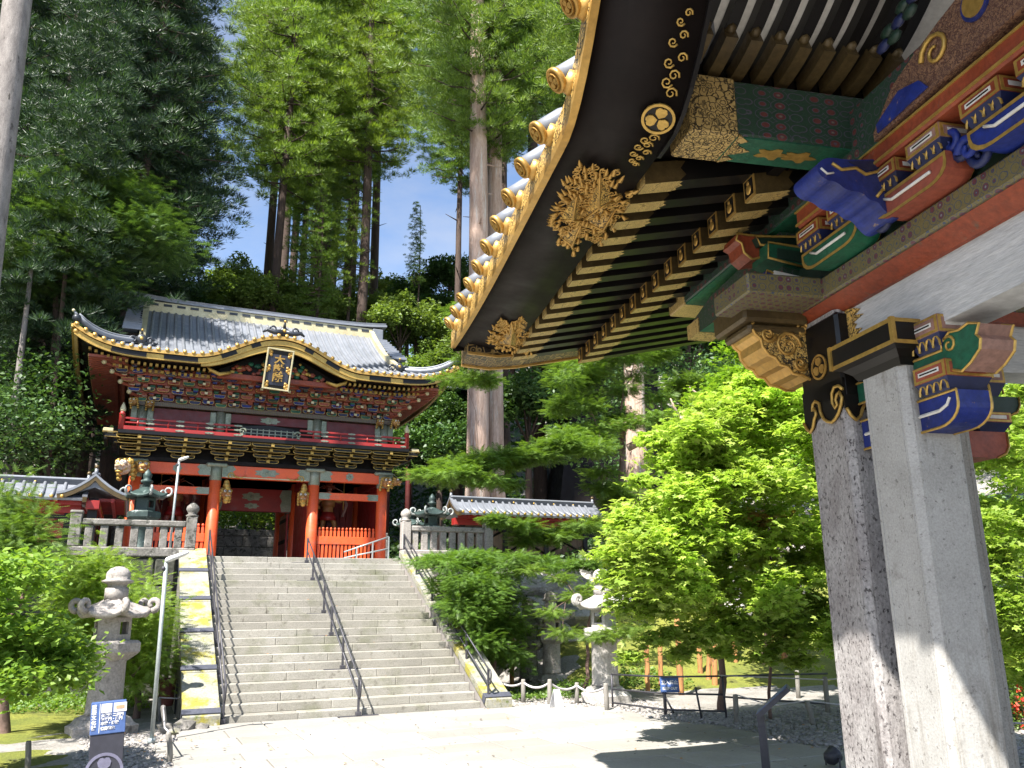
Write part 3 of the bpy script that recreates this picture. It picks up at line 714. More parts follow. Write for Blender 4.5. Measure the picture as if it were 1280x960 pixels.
# ------------------------------ lower bracket zone (black with gilt edges) under the balcony
lower = [M['black'], M['goldpaint'], M['black']]
bxs = [CXS[0]+(CXS[3]-CXS[0])*k/6.0 for k in range(7)]
b = MB(); b.bb(CXS[0]-.3, CXS[3]+.3, FY-.2, BY+.2, 6.48, 6.60, 0); b.bb(CXS[0]-.1, CXS[3]+.1, FY+.05, FY+.12, 6.6, 7.1, 0); b.bb(CXS[0]-.1, CXS[0], FY, BY, 6.6, 7.1, 0); b.bb(CXS[3], CXS[3]+.1, FY, BY, 6.6, 7.1, 0)
part('bracket_wall', b, M['brownlac'], gate)
tiers = [(6.72, 28.92, .74), (6.86, 28.62, 1.06), (7.00, 28.30, 1.24), (7.12, 28.02, 1.32)]
def low_cluster(x, half=False):
    b = MB()
    for k, (z, y, L) in enumerate(tiers):
        bracket_arm((x, y, z), (1, 0, 0), (0, 0, 1), (0, -1, 0), L, .11, .09, 0, 1, b, .016)
        for s in (-1, 0, 1):
            if k < 3: bearing_block((x+s*L*.42, y, z), .12, .075, 0, 1, 2, b)
        # projecting arm from the wall
        b.bb(x-.05, x+.05, y-.12, FY, z-.10, z-.005, 0); b.bb(x-.052, x+.052, y-.135, y-.12, z-.10, z-.003, 1)
    return b
for x in bxs[1:-1]: part('bracket_cluster', low_cluster(x), lower, gate)
for sx, x in ((-1, bxs[0]), (1, bxs[-1])):
    b = low_cluster(x)
    for k, (z, y, L) in enumerate(tiers):     # side and diagonal arms of the corner
        off = FY-y
        bracket_arm((x+sx*off, FY+.3, z), (0, 1, 0), (0, 0, 1), (sx, 0, 0), L, .11, .09, 0, 1, b, .016)
        d = Vector((sx, -1, 0)).normalized(); b.tube([(x, FY, z-.05), (x+sx*off, FY-off, z-.05)], .06, 4, 0, False)
        bearing_block((x+sx*off, FY-off, z), .14, .08, 0, 1, 2, b)
        for q in (.35, .7): bearing_block((x+sx*off*q, y, z), .11, .07, 0, 1, 2, b)
        b.bb(x-(.0 if sx > 0 else off), x+(off if sx > 0 else .0), y-.045, y+.045, z-.1, z-.01, 0)
        b.bb(x-(.0 if sx > 0 else off), x+(off if sx > 0 else .0), y-.05, y-.045, z-.1, z-.085, 1)
    part('bracket_cluster', b, lower, gate)
for k in range(1, 4):       # long purlins of the lower brackets
    z, y, L = tiers[k]; b = MB(); off = FY-y
    b.bb(CXS[0]-off, CXS[3]+off, y-.04, y+.04, z+.055, z+.085, 0); b.bb(CXS[0]-off, CXS[3]+off, y-.046, y-.04, z+.058, z+.078, 1)
    part('bracket_purlin', b, [M['black'], M['goldpaint']], gate)
# corner lower tips (gold)
for sx in (-1, 1):
    x = GX+sx*4.95; b = MB(); b.box((x, 28.1, 7.22), (.30, .22, .16), 0, None, .02); b.box((x-sx*.1, 28.0, 5.98+.0), (.001, .001, .001), 0)
    part('gilt_beam_end', b, M['ridgewhite'], gate)
# ------------------------------ balcony floor and railing
BY0, BX0, BX1 = 27.85, GX-4.68, GX+4.68
b = MB(); b.bb(BX0, BX1, BY0, BY+1.1, 7.14, 7.26, 0, .01); part('balcony_floor', b, M['black'], gate)
def railrun(p0, p1, gap=None):
    pass
def redrail(x0, x1, y, sy=None):
    for (z0, z1, hy) in ((7.26, 7.38, .06), (7.47, 7.515, .03), (7.60, 7.66, .035)):
        b = MB(); b.bb(x0, x1, y-hy, y+hy, z0, z1, 0, .008); part('railing_rail', b, M['darkred' if z0 > 7.4 else 'darkred'], gate)
    n = max(2, int(abs(x1-x0)/.75))
    for k in range(n):
        x = x0+(x1-x0)*(k+.5)/n; b = MB()
        b.lathe([(.03, 0), (.03, .08), (.045, .10), (.045, .13), (.02, .16), (.02, .22)], 8, (x, y, 7.38), 0); part('railing_strut', b, M['darkred'], gate)
    for k in range(n):
        x = x0+(x1-x0)*(k+.9)/n
        for z in (7.63, 7.49, 7.32):
            b = cloudplate(x, z, y-(.062 if z < 7.4 else .036), .26, .06); part('railing_mount', b, M['silver'], gate)
redrail(BX0+.1, GX-1.05, BY0+.08); redrail(GX+.85, BX1-.1, BY0+.08)
b = MB(); b.bb(GX-1.05, GX+.85, BY0+.03, BY0+.13, 7.26, 7.34, 0, .01); part('railing_rail', b, M['darkred'], gate)
for sx in (-1, 1):
    x = GX+sx*4.6
    b = MB(); b.lathe([(.09, 0), (.09, .48), (.10, .5), (.07, .53), (.075, .56)], 12, (x, BY0+.08, 7.26), 0); 
    b.lathe([(.07, .56), (.09, .60), (.085, .68), (.04, .80), (.0, .88)], 12, (x, BY0+.08, 7.26), 1); part('railing_post', b, [M['darkred'], M['ridgewhite']], gate)
    for (z0, z1, hy) in ((7.26, 7.38, .06), (7.47, 7.515, .03), (7.60, 7.66, .035)):
        b = MB(); b.bb(x-hy, x+hy, BY0+.2, BY+1.0, z0, z1, 0, .008); part('railing_rail', b, M['darkred'], gate)
for x, s in ((GX-1.02, 1), (GX+.82, -1)):
    b = MB(); scroll(b, (x+s*.02, BY0+.08, 7.47), (s, 0, 0), (0, 0, 1), .12, .035, 0, 1.1); b.box((x, BY0+.08, 7.34), (.14, .1, .1), 0, None, .02); part('railing_scroll', b, M['silver'], gate)
# ------------------------------ upper storey wall
b = MB(); b.bb(CXS[0]+.02, CXS[3]-.02, FY+.05, BY-.05, 7.26, 8.5, 0); part('upper_wall', b, M['brownlac'], gate)
for (xa, xb) in ((CXS[0], CXS[1]), (CXS[1], CXS[2]), (CXS[2], CXS[3])):
    mid = abs((xa+xb)/2-GX) < .5
    if not mid:
        b = MB(); b.bb(xa+.2, xb-.2, FY-.02, FY+.045, 7.3, 8.26, 0, .01); part('wall_panel', b, M['redshade'], gate)
    else:
        b = MB(); b.bb(xa+.2, xb-.2, FY-.02, FY+.045, 7.95, 8.26, 0, .01); part('wall_panel', b, M['redshade'], gate)
        part('mount_plate', cloudplate(GX, 8.10, FY-.03, .62, .22), M['silver'], gate)
        b = MB(); pts = [(GX-1.0, 7.28), (GX-1.0, 7.72), (GX-.85, 7.86), (GX-.5, 7.9), (GX, 7.95), (GX+.5, 7.9), (GX+.85, 7.86), (GX+1.0, 7.72), (GX+1.0, 7.28)]
        b.prism(pts[::-1], (0, FY+.02, 0), (1, 0, 0), (0, 0, 1), (0, -.04, 0), 0)
        for k in range(9):
            x = GX-.8+.2*k; b.bb(x-.018, x+.018, FY-.045, FY-.02, 7.3, 7.8, 1)
        for k in range(4): b.bb(GX-.9, GX+.9, FY-.05, FY-.03, 7.38+.12*k, 7.41+.12*k, 1)
        part('lattice_window', b, [M['black'], M['silver']], gate)
for x in CXS:
    b = MB(); b.lathe([(.15, 0), (.15, 1.0)], 14, (x, FY, 7.27), 0); 
    for s in (-1, 1): b.bb(x+s*.24-.1, x+s*.24+.1, FY-.05, FY+.0, 7.75, 8.26, 0, .02)
    part('upper_column', b, M['silver'], gate)
b = MB(); b.bb(CXS[0]-.3, CXS[3]+.3, FY-.18, FY+.1, 8.28, 8.44, 0, .01); b.bb(CXS[0]-.3, CXS[0], FY, BY, 8.28, 8.44, 0); b.bb(CXS[3], CXS[3]+.3, FY, BY, 8.28, 8.44, 0)
part('upper_beam', b, M['brog2'], gate)
# ------------------------------ coloured upper brackets : three tiers of arms and blocks
tc = [M['rust'], M['green'], M['darkblue'], M['orange'], M['blue'], M['darkgreen'], M['pinkwood']]
UT = [(8.56, 28.88), (8.80, 28.60), (9.04, 28.34), (9.26, 28.10)]
b = MB()
for k, (z, y) in enumerate(UT):
    off = FY-y; b.bb(CXS[0]-off*.9, CXS[3]+off*.9, y-.03, y+.05, z+.10, z+.125, 0)
    b.bb(CXS[0]-off, CXS[3]+off, y+.06, y+.12, z-.14, z+.14, 1)
    for xx, sx in ((CXS[0], -1), (CXS[3], 1)): b.bb(xx+sx*off-.05, xx+sx*off+.05, y, BY+off, z-.1, z+.13, 0)
part('bracket_purlin', b, [M['orange'], M['rust']], gate)
rb = random.Random(9)
am, bm, nm_ = {}, {}, {}
for c in range(7):
    am[c] = bracket_arm((0, 0, 0), (1, 0, 0), (0, 0, 1), (0, -1, 0), .36, .12, .12, 0, 1, None, .010).mesh('bracket_arm', [tc[c], M['goldpaint']])
    bm[c] = bearing_block((0, 0, 0), .155, .12, 0, 2, 2).mesh('bearing_block', [tc[(c+3) % 7], M['goldpaint'], tc[c]])
nose = MB(); nose.bb(-.045, .045, -.22, .1, -.1, 0, 0, .01); nose.bb(-.047, .047, -.235, -.22, -.09, -.01, 1, .0)
nmesh = nose.mesh('bracket_nose', [M['orange'], M['ridgewhite']])
for k, (z, y) in enumerate(UT):
    off = FY-y; xa, xb = CXS[0]-off*.8, CXS[3]+off*.8; n = 21
    for i in range(n):
        x = xa+(xb-xa)*i/(n-1)+(.0 if k % 2 == 0 else (xb-xa)/(n-1)*.0)
        c = (i*2+k*3+(i//3)) % 7
        part('bracket_arm', am[(1, 4, 3, 2)[k] if i % 3 == 0 else c], None, gate, (x, y-.05*(i % 2), z+.025*((i*7+k*3) % 3-1)))
        for s in (-.5, .5) if k < 3 else (-.5,):
            xs_ = x+s*(xb-xa)/(n-1)*.5*1.0
            part('bearing_block', bm[(c+2+(s > 0)) % 7], None, gate, (xs_, y-.09*((i+(s > 0)) % 2), z+.003+.03*((i*5+k) % 3-1)))
        if i % 2 == 1 and k < 3: part('bracket_nose', nmesh, None, gate, (x, y, z))
# corner brackets, carved beasts
def beast_head(name, c, s, mats, parent, face=-1, side=0, seed=0):
    rng = random.Random(seed); b = MB(); f = Vector((side, face, 0)).normalized(); sd = Vector((-f.y, f.x, 0)); up = Vector((0, 0, 1)); c = Vector(c)
    def bl(a, q, z, r, m, sq=(1, 1, 1)): b.ball(tuple(c+f*a*s+sd*q*s+up*z*s), r*s, 9, m, sq)
    bl(0, 0, 0, .5, 0); bl(.42, 0, -.05, .34, 0, (1, 1, .8)); bl(.66, 0, -.02, .22, 0, (1, 1, .7)); bl(.5, 0, -.36, .24, 1, (1, 1, .45)); bl(.74, 0, .08, .09, 1)
    for q in (-1, 1):
        bl(.36, q*.22, .24, .13, 2); bl(.42, q*.22, .26, .07, 3); bl(.1, q*.42, .3, .18, 1, (.6, .6, 1)); bl(.3, q*.2, .38, .12, 1)
        for k in range(5): bl(-.05-.1*k, q*(.42+.05*rng.random()), .35-.25*k, .17, 1)
        for k in range(3): b.tube([c+f*.62*s+sd*q*(.05+.07*k)*s+up*-.16*s, c+f*.64*s+sd*q*(.05+.07*k)*s+up*-.28*s], [.03*s, .008*s], 5, 2)
    for k in range(6): bl(-.2+.12*rng.random(), -.3+.12*k, .46, .16, 1)
    return part(name, b, mats, parent)
hm = [M['statuegold'], M['goldpaint'], M['whitepaint'], M['black']]
wm = [M['lionwhite'], M['goldpaint'], M['whitepaint'], M['black']]
q = P(165, 588, 28.2)
beast_head('carved_lion_head', (q.x-.25, 28.3, 6.15), .50, wm, gate, -1, -.5, 1); beast_head('carved_lion_head', (q.x+.28, 28.45, 6.2), .38, hm, gate, -1, .1, 2)
beast_head('carved_lion_head', (CXS[3]+.05, 28.6, 6.12), .36, hm, gate, -1, .2, 3); beast_head('carved_lion_head', (CXS[3]+.42, 28.8, 6.2), .30, hm, gate, -.5, 1, 4)
for s, x in ((1, CXS[1]+.36), (-1, CXS[2]-.36)):
    beast_head('carved_dragon_head', (x, FY-.1, 5.52), .34, hm, gate, -1, s*.2, 5)
    b = MB(); 
    for k in range(7): b.ball((x+.02*math.sin(k*2)*s, FY-.12, 5.3+.1*k), .11+.02*math.sin(k*1.7), 7, 0)
    scroll(b, (x+s*.1, FY-.16, 6.12), (s, 0, 0), (0, 0, 1), .12, .022, 0, 1.3); b.tube([(x+s*.2, FY-.16, 6.12), (x+s*.42, FY-.16, 6.06), (x+s*.6, FY-.16, 6.16)], [.03, .022, .008], 6, 0)
    part('carved_scroll', b, M['goldpaint'], gate)
for sx in (-1, 1):
    x = GX+sx*4.35; beast_head('carved_beast_head', (x, 28.55, 8.30), .26, hm, gate, -1, sx*.5, 6); beast_head('carved_beast_head', (x-sx*.5, 28.75, 8.30), .24, hm, gate, -1, 0, 7)
    for k, (z, y) in enumerate(UT):
        off = FY-y; b = MB(); b.tube([(CXS[0 if sx < 0 else 3], FY, z-.03), (CXS[0 if sx < 0 else 3]+sx*(off+.3), y-.3, z+.05)], [.07, .05], 4, 0, False)
        b.ball((CXS[0 if sx < 0 else 3]+sx*(off+.33), y-.33, z+.06), .08, 8, 1)
        bearing_block((CXS[0 if sx < 0 else 3]+sx*off, y, z), .2, .12, 0, 1, 2, b); part('corner_bracket', b, [M['rust'], M['ridgewhite'], tc[(k*2+1) % 7]], gate)
# ------------------------------ roof
EX, EY0, EY1, ZE = 6.2, 27.0, 38.0, 9.67
def kara(x):
    t = (x-GX)/2.75
    if abs(t) >= 1: return 0
    return .90*max(0, .5+.5*math.cos(PI*min(1, abs(t)**1.12)))**1.0-.05*math.sin(PI*min(1, abs(t)))**2
def zmain(v): return ZE+3.15*(.55*v+.45*v*v)
def zroof(x, y):
    v = min((y-EY0), (EY1-y))/5.5; v = max(0, v)
    t = abs(x-GX)/EX
    up = .66*t**5*(1-v)**2 + .0
    up2 = .60*max(0, 1-(v/.9))**2*max(0, (t-.62)/.38)**3
    z = zmain(v)+up2
    if y < 32.5:
        kb = kara(x); z = max(z, ZE+kb+ .22*v*5.5*.25*(kb > 0)) if kb > 0 else z+min(0, kb)*(1-v)
    if abs(x-GX) > 4.35:
        u = (EX-abs(x-GX))/1.85; zs = ZE+up2+1.2*(.6*u+.4*u*u); z = min(z, zs)
    return z
nx, ny = 96, 40
gxs = sorted(set([GX-EX+2*EX*i/nx for i in range(nx+1)]+[GX-4.351, GX-4.349, GX+4.349, GX+4.351])); gys = [EY0+(EY1-EY0)*j/ny for j in range(ny+1)]
b = MB(); vs = [(x, y, zroof(x, y)) for y in gys for x in gxs]; n = len(gxs)
b.add(vs, [(j*n+i, j*n+i+1, (j+1)*n+i+1, (j+1)*n+i) for j in range(len(gys)-1) for i in range(n-1)], 0, False)
# underside and edge
def zund(x, y):
    e = min(y-EY0, EY1-y, EX-abs(x-GX)); return zroof(x, y if y > EY0+.02 else EY0)-.10-.02*e if e < .15 else min(zroof(x, y)-.12, ZE-.28+kara(x)*(1 if y < 28.6 else 0)+.66*max(0, (abs(x-GX)/EX-.55)/.45)**3*max(0, 1-(min(y-EY0, EY1-y)/5)))
vs = [(x, y, zund(x, y)) for y in gys for x in gxs]
b.add(vs, [((j+1)*n+i, (j+1)*n+i+1, j*n+i+1, j*n+i) for j in range(len(gys)-1) for i in range(n-1)], 1, False)
roof = part('roof', b, [M['copper'], M['brownlac']], gate)
# tile rows on the front slope
xs_rows = [GX-EX+.10+.258*k for k in range(48)]
for x in xs_rows:
    b = MB(); d = abs(x-GX)
    ymax = 32.3 if d < 4.3 else EY0+(EX-d)*.95+.25
    npt = 14 if d < 4.3 else 6
    pts = []
    for k in range(npt):
        y = EY0-.04+(ymax-EY0)*k/(npt-1); pts.append(Vector((x, y, zroof(x, max(EY0, y))+.02)))
    b.tube(pts, .058, 6, 0, True); b.tube([pts[0]+Vector((0, -.012, 0)), pts[0]+Vector((0, .02, 0))], .066, 8, 1)
    if ymax-EY0 > .3: part('roof_tile_row', b, [M['copper'], M['gold']], roof)
# side slope tile rows (left and right ends)
for sx in (-1, 1):
    for k in range(26):
        y = EY0+1.8+.28*k; b = MB(); pts = []
        for q in range(4):
            x = GX+sx*(EX+.04-1.75*q/3); pts.append((x, y, zroof(min(max(x, GX-EX), GX+EX), y)+.02))
        b.tube(pts, .055, 6, 0, True); b.ball(pts[0], .065, 6, 1); part('roof_tile_row', b, [M['copper'], M['gold']], roof)
# eave fascia swept along the eave incl. the cusped gable
def eave_pts(y, dz, k0=-1, k1=1, n=80, d=0):
    return [(GX+EX*(k0+(k1-k0)*i/n), y, zroof(GX+EX*(k0+(k1-k0)*i/n), EY0)+dz) for i in range(n+1)]
b = MB(); b.sweep(eave_pts(EY0+.02, -.075), [(-.05, -.07), (.05, -.07), (.05, .03), (-.05, .03)], 0, (0, 1, 0)); part('eave_moulding', b, M['gold'], gate)
b = MB(); b.sweep(eave_pts(EY0+.09, -.21, -.985, .985), [(-.045, -.085), (.045, -.085), (.045, .09), (-.045, .09)], 0, (0, 1, 0)); part('eave_board', b, M['goldpaint'], gate)
for (xa, xb) in ((-1.0, -.72), (.72, 1.0), (-5.1, -4.1), (-3.6, -2.6), (2.95, 3.7), (4.15, 5.3), (-1.9, -1.45), (1.45, 1.9)):
    b = MB(); n_ = 10; pts = [(GX+xa+(xb-xa)*i/n_, EY0+.035, zroof(GX+xa+(xb-xa)*i/n_, EY0)-.20) for i in range(n_+1)]
    b.sweep(pts, [(-.012, -.075), (.012, -.075), (.012, .06), (-.012, .06)], 0, (0, 1, 0)); part('eave_panel', b, M['black'], gate)
# bargeboard of the cusped gable and tympanum
b = MB(); pts = [(GX-2.5+5.0*i/50, EY0+.14, ZE+kara(GX-2.5+5.0*i/50)-.28-.12*math.sin(PI*i/50)) for i in range(51)]
b.sweep(pts, [(-.05, -.07), (.05, -.07), (.05, .10), (-.05, .10)], 0, (0, 1, 0)); part('bargeboard', b, M['goldpaint'], gate)
b = MB(); pl = [(GX-1.9+3.8*i/30, ZE+kara(GX-1.9+3.8*i/30)-.42) for i in range(31)]; pl = [(GX-1.9, 9.22)]+pl+[(GX+1.9, 9.22)]
b.prism(pl, (0, 27.75, 0), (1, 0, 0), (0, 0, 1), (0, .08, 0), 0); part('tympanum', b, M['brownlac'], gate)
rt = random.Random(4)
b = MB()
for k in range(70):
    x = GX+rt.uniform(-1.5, 1.5); zt = ZE+kara(x)-.55
    if zt < 9.35: continue
    z = rt.uniform(9.32, zt); b.ball((x, 27.70, z), rt.uniform(.05, .10), 7, rt.choice((0, 1, 2, 3)), (1.2, .5, .9))
part('carved_flowers', b, [M['green'], M['rust'], M['goldpaint'], M['orange']], gate, kind='stuff')
b = MB(); b.bb(GX-1.95, GX+1.95, 27.55, 27.75, 9.12, 9.30, 0, .02); part('rainbow_beam', b, M['orange'], gate)
for sx in (-1, 1):
    b = MB(); b.tube([(GX+sx*1.55, 27.45, 9.28), (GX+sx*1.9, 27.4, 9.18), (GX+sx*2.2, 27.38, 9.30), (GX+sx*2.3, 27.38, 9.42)], [.05, .07, .06, .02], 7, 0); part('carved_beam_nose', b, M['goldpaint'], gate)
# rafters: gilt ends, two rows
def rafrow(y0, y1, z0, sl_, w_, x0, x1, n, skip):
    b = MB()
    for i in range(n):
        x = x0+(x1-x0)*i/(n-1)
        if abs(x-GX) < skip: continue
        up = .60*max(0, (abs(x-GX)/EX-.55)/.45)**3
        b.add([(x+a*w_/2, y, z0+up*(1-(y-y0)/3)+(y-y0)*sl_+c*w_) for y in (y0, y1) for c in (0, 1) for a in (-1, 1)], [(0, 1, 3, 2), (4, 6, 7, 5), (0, 4, 5, 1), (2, 3, 7, 6), (0, 2, 6, 4), (1, 5, 7, 3)], 0)
        b.bb(x-w_*.52, x+w_*.52, y0-.012, y0, z0+up, z0+up+w_*1.02, 1); b.bb(x-w_*.54, x+w_*.54, y0-.01, y0+.12, z0+up-.004, z0+up+w_*.2, 1)
    return b
part('eave_rafters', rafrow(27.42, 28.2, ZE-.42, .12, .075, GX-5.7, GX+5.7, 66, 2.1), [M['black'], M['goldpaint']], gate, kind='stuff')
part('eave_rafters', rafrow(27.95, 29.0, ZE-.50, .20, .085, GX-5.0, GX+5.0, 58, 2.1), [M['band'], M['goldpaint']], gate, kind='stuff')
for sx in (-1, 1):
    b = MB()
    for i in range(52):
        y = 27.5+.2*i; x0 = GX+sx*5.72; x1 = GX+sx*4.6; up = .5*max(0, 1-(y-27)/3)**2*.6
        b.bb(min(x0, x1), max(x0, x1), y-.04, y+.04, ZE-.40+up*.5, ZE-.32+up*.5, 0); b.bb(min(x0, x0+sx*.01), max(x0, x0+sx*.01), y-.042, y+.042, ZE-.405+up*.5, ZE-.315+up*.5, 1)
    part('side_rafters', b, [M['rust'], M['goldpaint']], gate, kind='stuff')
    pts = [(GX+sx*EX, EY0+.02+(EY1-EY0)*i/30, zroof(GX+sx*EX, EY0+(EY1-EY0)*i/30)-.08) for i in range(31)]
    b = MB(); b.sweep(pts, [(-.05, -.07), (.05, -.07), (.05, .03), (-.05, .03)], 0, (1, 0, 0)); part('eave_moulding', b, M['gold'], gate)
    b = MB(); b.sweep([(p[0]-sx*.08, p[1]+.05, p[2]-.13) for p in pts], [(-.045, -.10), (.045, -.10), (.045, .09), (-.045, .09)], 0, (1, 0, 0)); part('eave_board', b, M['goldfine'], gate)
    # hip rafter at the corner
    b = MB(); b.tube([(GX+sx*(EX-.12), EY0+.12, ZE+.34), (GX+sx*(EX-1.2), EY0+1.2, ZE-.34), (GX+sx*4.1, FY, ZE-.45)], [.09, .11, .13], 4, 0, False); b.ball((GX+sx*(EX-.10), EY0+.1, ZE+.34), .10, 8, 1)
    part('hip_rafter', b, [M['black'], M['gold']], gate)
    # descending ridge, onigawara, corner ridge
    xr = GX+sx*4.30; pts = [(xr, 32.4-(32.4-28.15)*i/12, zroof(xr-sx*.06, 32.4-(32.4-28.15)*i/12)+.13) for i in range(13)]
    b = MB(); b.sweep(pts, [(-.10, -.15), (.10, -.15), (.08, .09), (-.08, .09)], 0, (1, 0, 0)); b.sweep([(p[0], p[1], p[2]+.12) for p in pts], [(-.05, -.04), (.05, -.04), (.05, .03), (-.05, .03)], 1, (1, 0, 0)); part('descending_ridge', b, [M['ridgewhite'], M['copper']], roof)
    p0 = pts[-1]
    def oni(c, s, nm='ridge_end_tile'):
        b = MB(); b.ball((c[0], c[1]-.08*s, c[2]+.06*s), .16*s, 12, 0, (1, .45, 1)); b.ball((c[0], c[1]-.14*s, c[2]+.06*s), .06*s, 8, 1, (1, .5, 1))
        for q in (-1, 1):
            scroll(b, (c[0]+q*.24*s, c[1]-.04*s, c[2]+.02*s), (q, 0, 0), (0, 0, 1), .12*s, .045*s, 0, 1.1); b.ball((c[0]+q*.36*s, c[1], c[2]-.08*s), .09*s, 7, 0)
            b.tube([(c[0]+q*.2*s, c[1], c[2]-.1*s), (c[0]+q*.36*s, c[1], c[2]-.12*s), (c[0]+q*.5*s, c[1], c[2]-.02*s)], [.06*s, .05*s, .02*s], 6, 0)
        b.tube([(c[0], c[1], c[2]+.18*s), (c[0], c[1]-.12*s, c[2]+.32*s)], [.05*s, .03*s], 8, 0); b.ball((c[0], c[1]-.14*s, c[2]+.34*s), .045*s, 7, 1)
        part(nm, b, [M['copperdark'], M['goldpaint']], roof)
    oni(p0, 1.0)
    pts = [];
    for i in range(11):
        t = i/10; x = xr+sx*.05+(GX+sx*(EX-.12)-xr-sx*.05)*t; y = 28.35-(28.35-27.10)*t; pts.append((x, y, max(zroof(x, y), zroof(x, EY0))*.5+zroof(x, y)*.5+.10+.05*t+.10*t**3))
    b = MB(); b.tube(pts, [.11-.03*i/10 for i in range(11)], 8, 0); b.tube([(p[0], p[1], p[2]+.11) for p in pts], .04, 6, 1); b.tube([pts[-1], (pts[-1][0]+sx*.14, pts[-1][1]-.1, pts[-1][2]+.16)], [.06, .025], 6, 0)
    b.ball((pts[-1][0]+sx*.05, pts[-1][1]-.08, pts[-1][2]-.04), .13, 8, 2); b.ball((pts[-1][0]+sx*.16, pts[-1][1]-.1, pts[-1][2]+.18), .05, 7, 3)
    part('corner_ridge', b, [M['copper'], M['copper'], M['copperdark'], M['ridgewhite']], roof)
    # gable end: boards seen from the side
    b = MB()
    for i in range(9):
        t = i/9; y = 29.3+(32.5-29.3)*t; z = 10.95+1.75*t; b.bb(GX+sx*4.36, GX+sx*4.95, y-.02, y+.34, z-.0, z+.10, 0, .01)
        b.bb(GX+sx*4.36, GX+sx*4.95, 65-y-.34, 65-y+.02, z, z+.10, 0, .01)
    part('verge_tiles', b, M['copper'], roof)
    b = MB(); b.prism([(29.2, 10.9), (32.5, 12.8), (35.8, 10.9)], (GX+sx*4.37, 0, 0), (0, 1, 0), (0, 0, 1), (sx*.1, 0, 0), 0); part('gable_wall', b, M['brownlac'], gate)
# main ridge
RZ = 12.72
b = MB(); b.bb(GX-4.35, GX+4.35, 32.32, 32.68, RZ-.1, RZ+.36, 0, .01); part('ridge_wall', b, M['ridgewhite'], roof)
for k in range(18):
    x = GX-4.05+.476*k; b = MB(); b.bb(x-.15, x+.15, 32.30, 32.32, RZ+.20, RZ+.29, 0); part('ridge_panel', b, M['copperdark'], roof)
pts = [(GX-4.95+9.9*i/30, 32.5, RZ+.40+.14*abs(2*i/30-1)**5) for i in range(31)]
b = MB(); b.sweep(pts, [(-.24, -.04), (.24, -.04), (.24, .04), (-.24, .04)], 0, (0, 1, 0)); b.sweep([(p[0], p[1], p[2]+.10) for p in pts], [(-.12, -.06), (.12, -.06), (.08, .07), (-.08, .07)], 0, (0, 1, 0)); part('ridge_cap', b, M['copper'], roof)
for sx in (-1, 1):
    b = MB(); b.bb(GX+sx*4.35, GX+sx*4.8, 32.25, 32.75, RZ-.28, RZ+.36, 0, .03); b.bb(GX+sx*4.36, GX+sx*4.7, 32.1, 32.9, RZ-.8, RZ-.25, 0, .03); part('ridge_end_tile', b, M['copper'], roof)
# ornament at the front of the cusped gable's ridge
zk = zroof(GX, 27.0)
b = MB(); b.sweep([(GX, 27.15+.3*i, ZE+.92+.10+.0*i+.06*i) for i in range(8)], [(-.12, -.08), (.12, -.08), (.09, .08), (-.09, .08)], 0); part('gable_ridge', b, M['copper'], roof)
b = MB(); c = (GX, 27.05, ZE+1.10)
b.ball(c, .15, 12, 0, (1, .5, 1)); b.ball((c[0], c[1]-.08, c[2]), .06, 8, 1)
for q in (-1, 1):
    b.tube([(c[0], c[1], c[2]-.02), (c[0]+q*.3, c[1], c[2]-.06), (c[0]+q*.55, c[1], c[2]-.0), (c[0]+q*.68, c[1], c[2]-.10)], [.1, .09, .07, .03], 7, 0); scroll(b, (c[0]+q*.35, c[1]-.04, c[2]+.04), (q, 0, 0), (0, 0, 1), .11, .035, 0, 1.1)
b.tube([(c[0], c[1], c[2]+.1), (c[0], c[1]-.1, c[2]+.3)], [.06, .03], 8, 0); b.ball((c[0], c[1]-.11, c[2]+.32), .05, 7, 1)
part('ridge_end_tile', b, [M['copperdark'], M['gold']], roof)

# ------------------------------ name plaque hung under the cusped gable (tilted forward)
def text_mesh(txt, size, mt, extr=.012, bold=0.0, align='CENTER'):
    cu = bpy.data.curves.new('lettering', 'FONT'); cu.body = txt; cu.size = size; cu.extrude = extr; cu.offset = bold
    cu.align_x = align; cu.align_y = 'CENTER'; cu.resolution_u = 3
    o = bpy.data.objects.new('lettering', cu); COL.objects.link(o)
    dg = bpy.context.evaluated_depsgraph_get(); dg.update(); me = bpy.data.meshes.new_from_object(o.evaluated_get(dg))
    bpy.data.objects.remove(o); me.materials.clear(); me.materials.append(mt); return me
PLQ = Vector((3.83, 26.98, 9.42)); PW, PH = .80, 1.30
pq = thing('name_plaque', 'tall gold framed black plaque with three gold characters, hung under the curved gable', 'plaque', PLQ)
pq.rotation_euler = (R(12), R(3), 0)
def ploc(nm, b, ms, at=(0, 0, 0)):
    o = part(nm, b, ms, pq); o.location = at; return o
b = MB(); b.bb(-PW/2, PW/2, -.0, .05, -PH/2, PH/2, 0, .01); ploc('board', b, M['black'])
b = MB(); pts = [(-.28, -.55), (.28, -.55), (.36, -.42), (.36, .40), (.26, .52), (-.26, .52), (-.36, .40), (-.36, -.42)]
b.prism([(x*.95, z*.95) for x, z in pts][::-1], (0, 0, 0), (1, 0, 0), (0, 0, 1), (0, -.012, 0), 0); ploc('field', b, mat('indigo_field', (.03, .035, .06), rough=.5))
for (xa, xb, za, zb) in ((-PW/2-.03, -PW/2+.02, -PH/2, PH/2), (PW/2-.02, PW/2+.03, -PH/2, PH/2), (-PW/2-.03, PW/2+.03, PH/2-.02, PH/2+.03), (-PW/2-.03, PW/2+.03, -PH/2-.03, -PH/2+.02)):
    b = MB(); b.bb(xa, xb, -.05, .06, za, zb, 0, .01); ploc('frame', b, M['ridgewhite'])
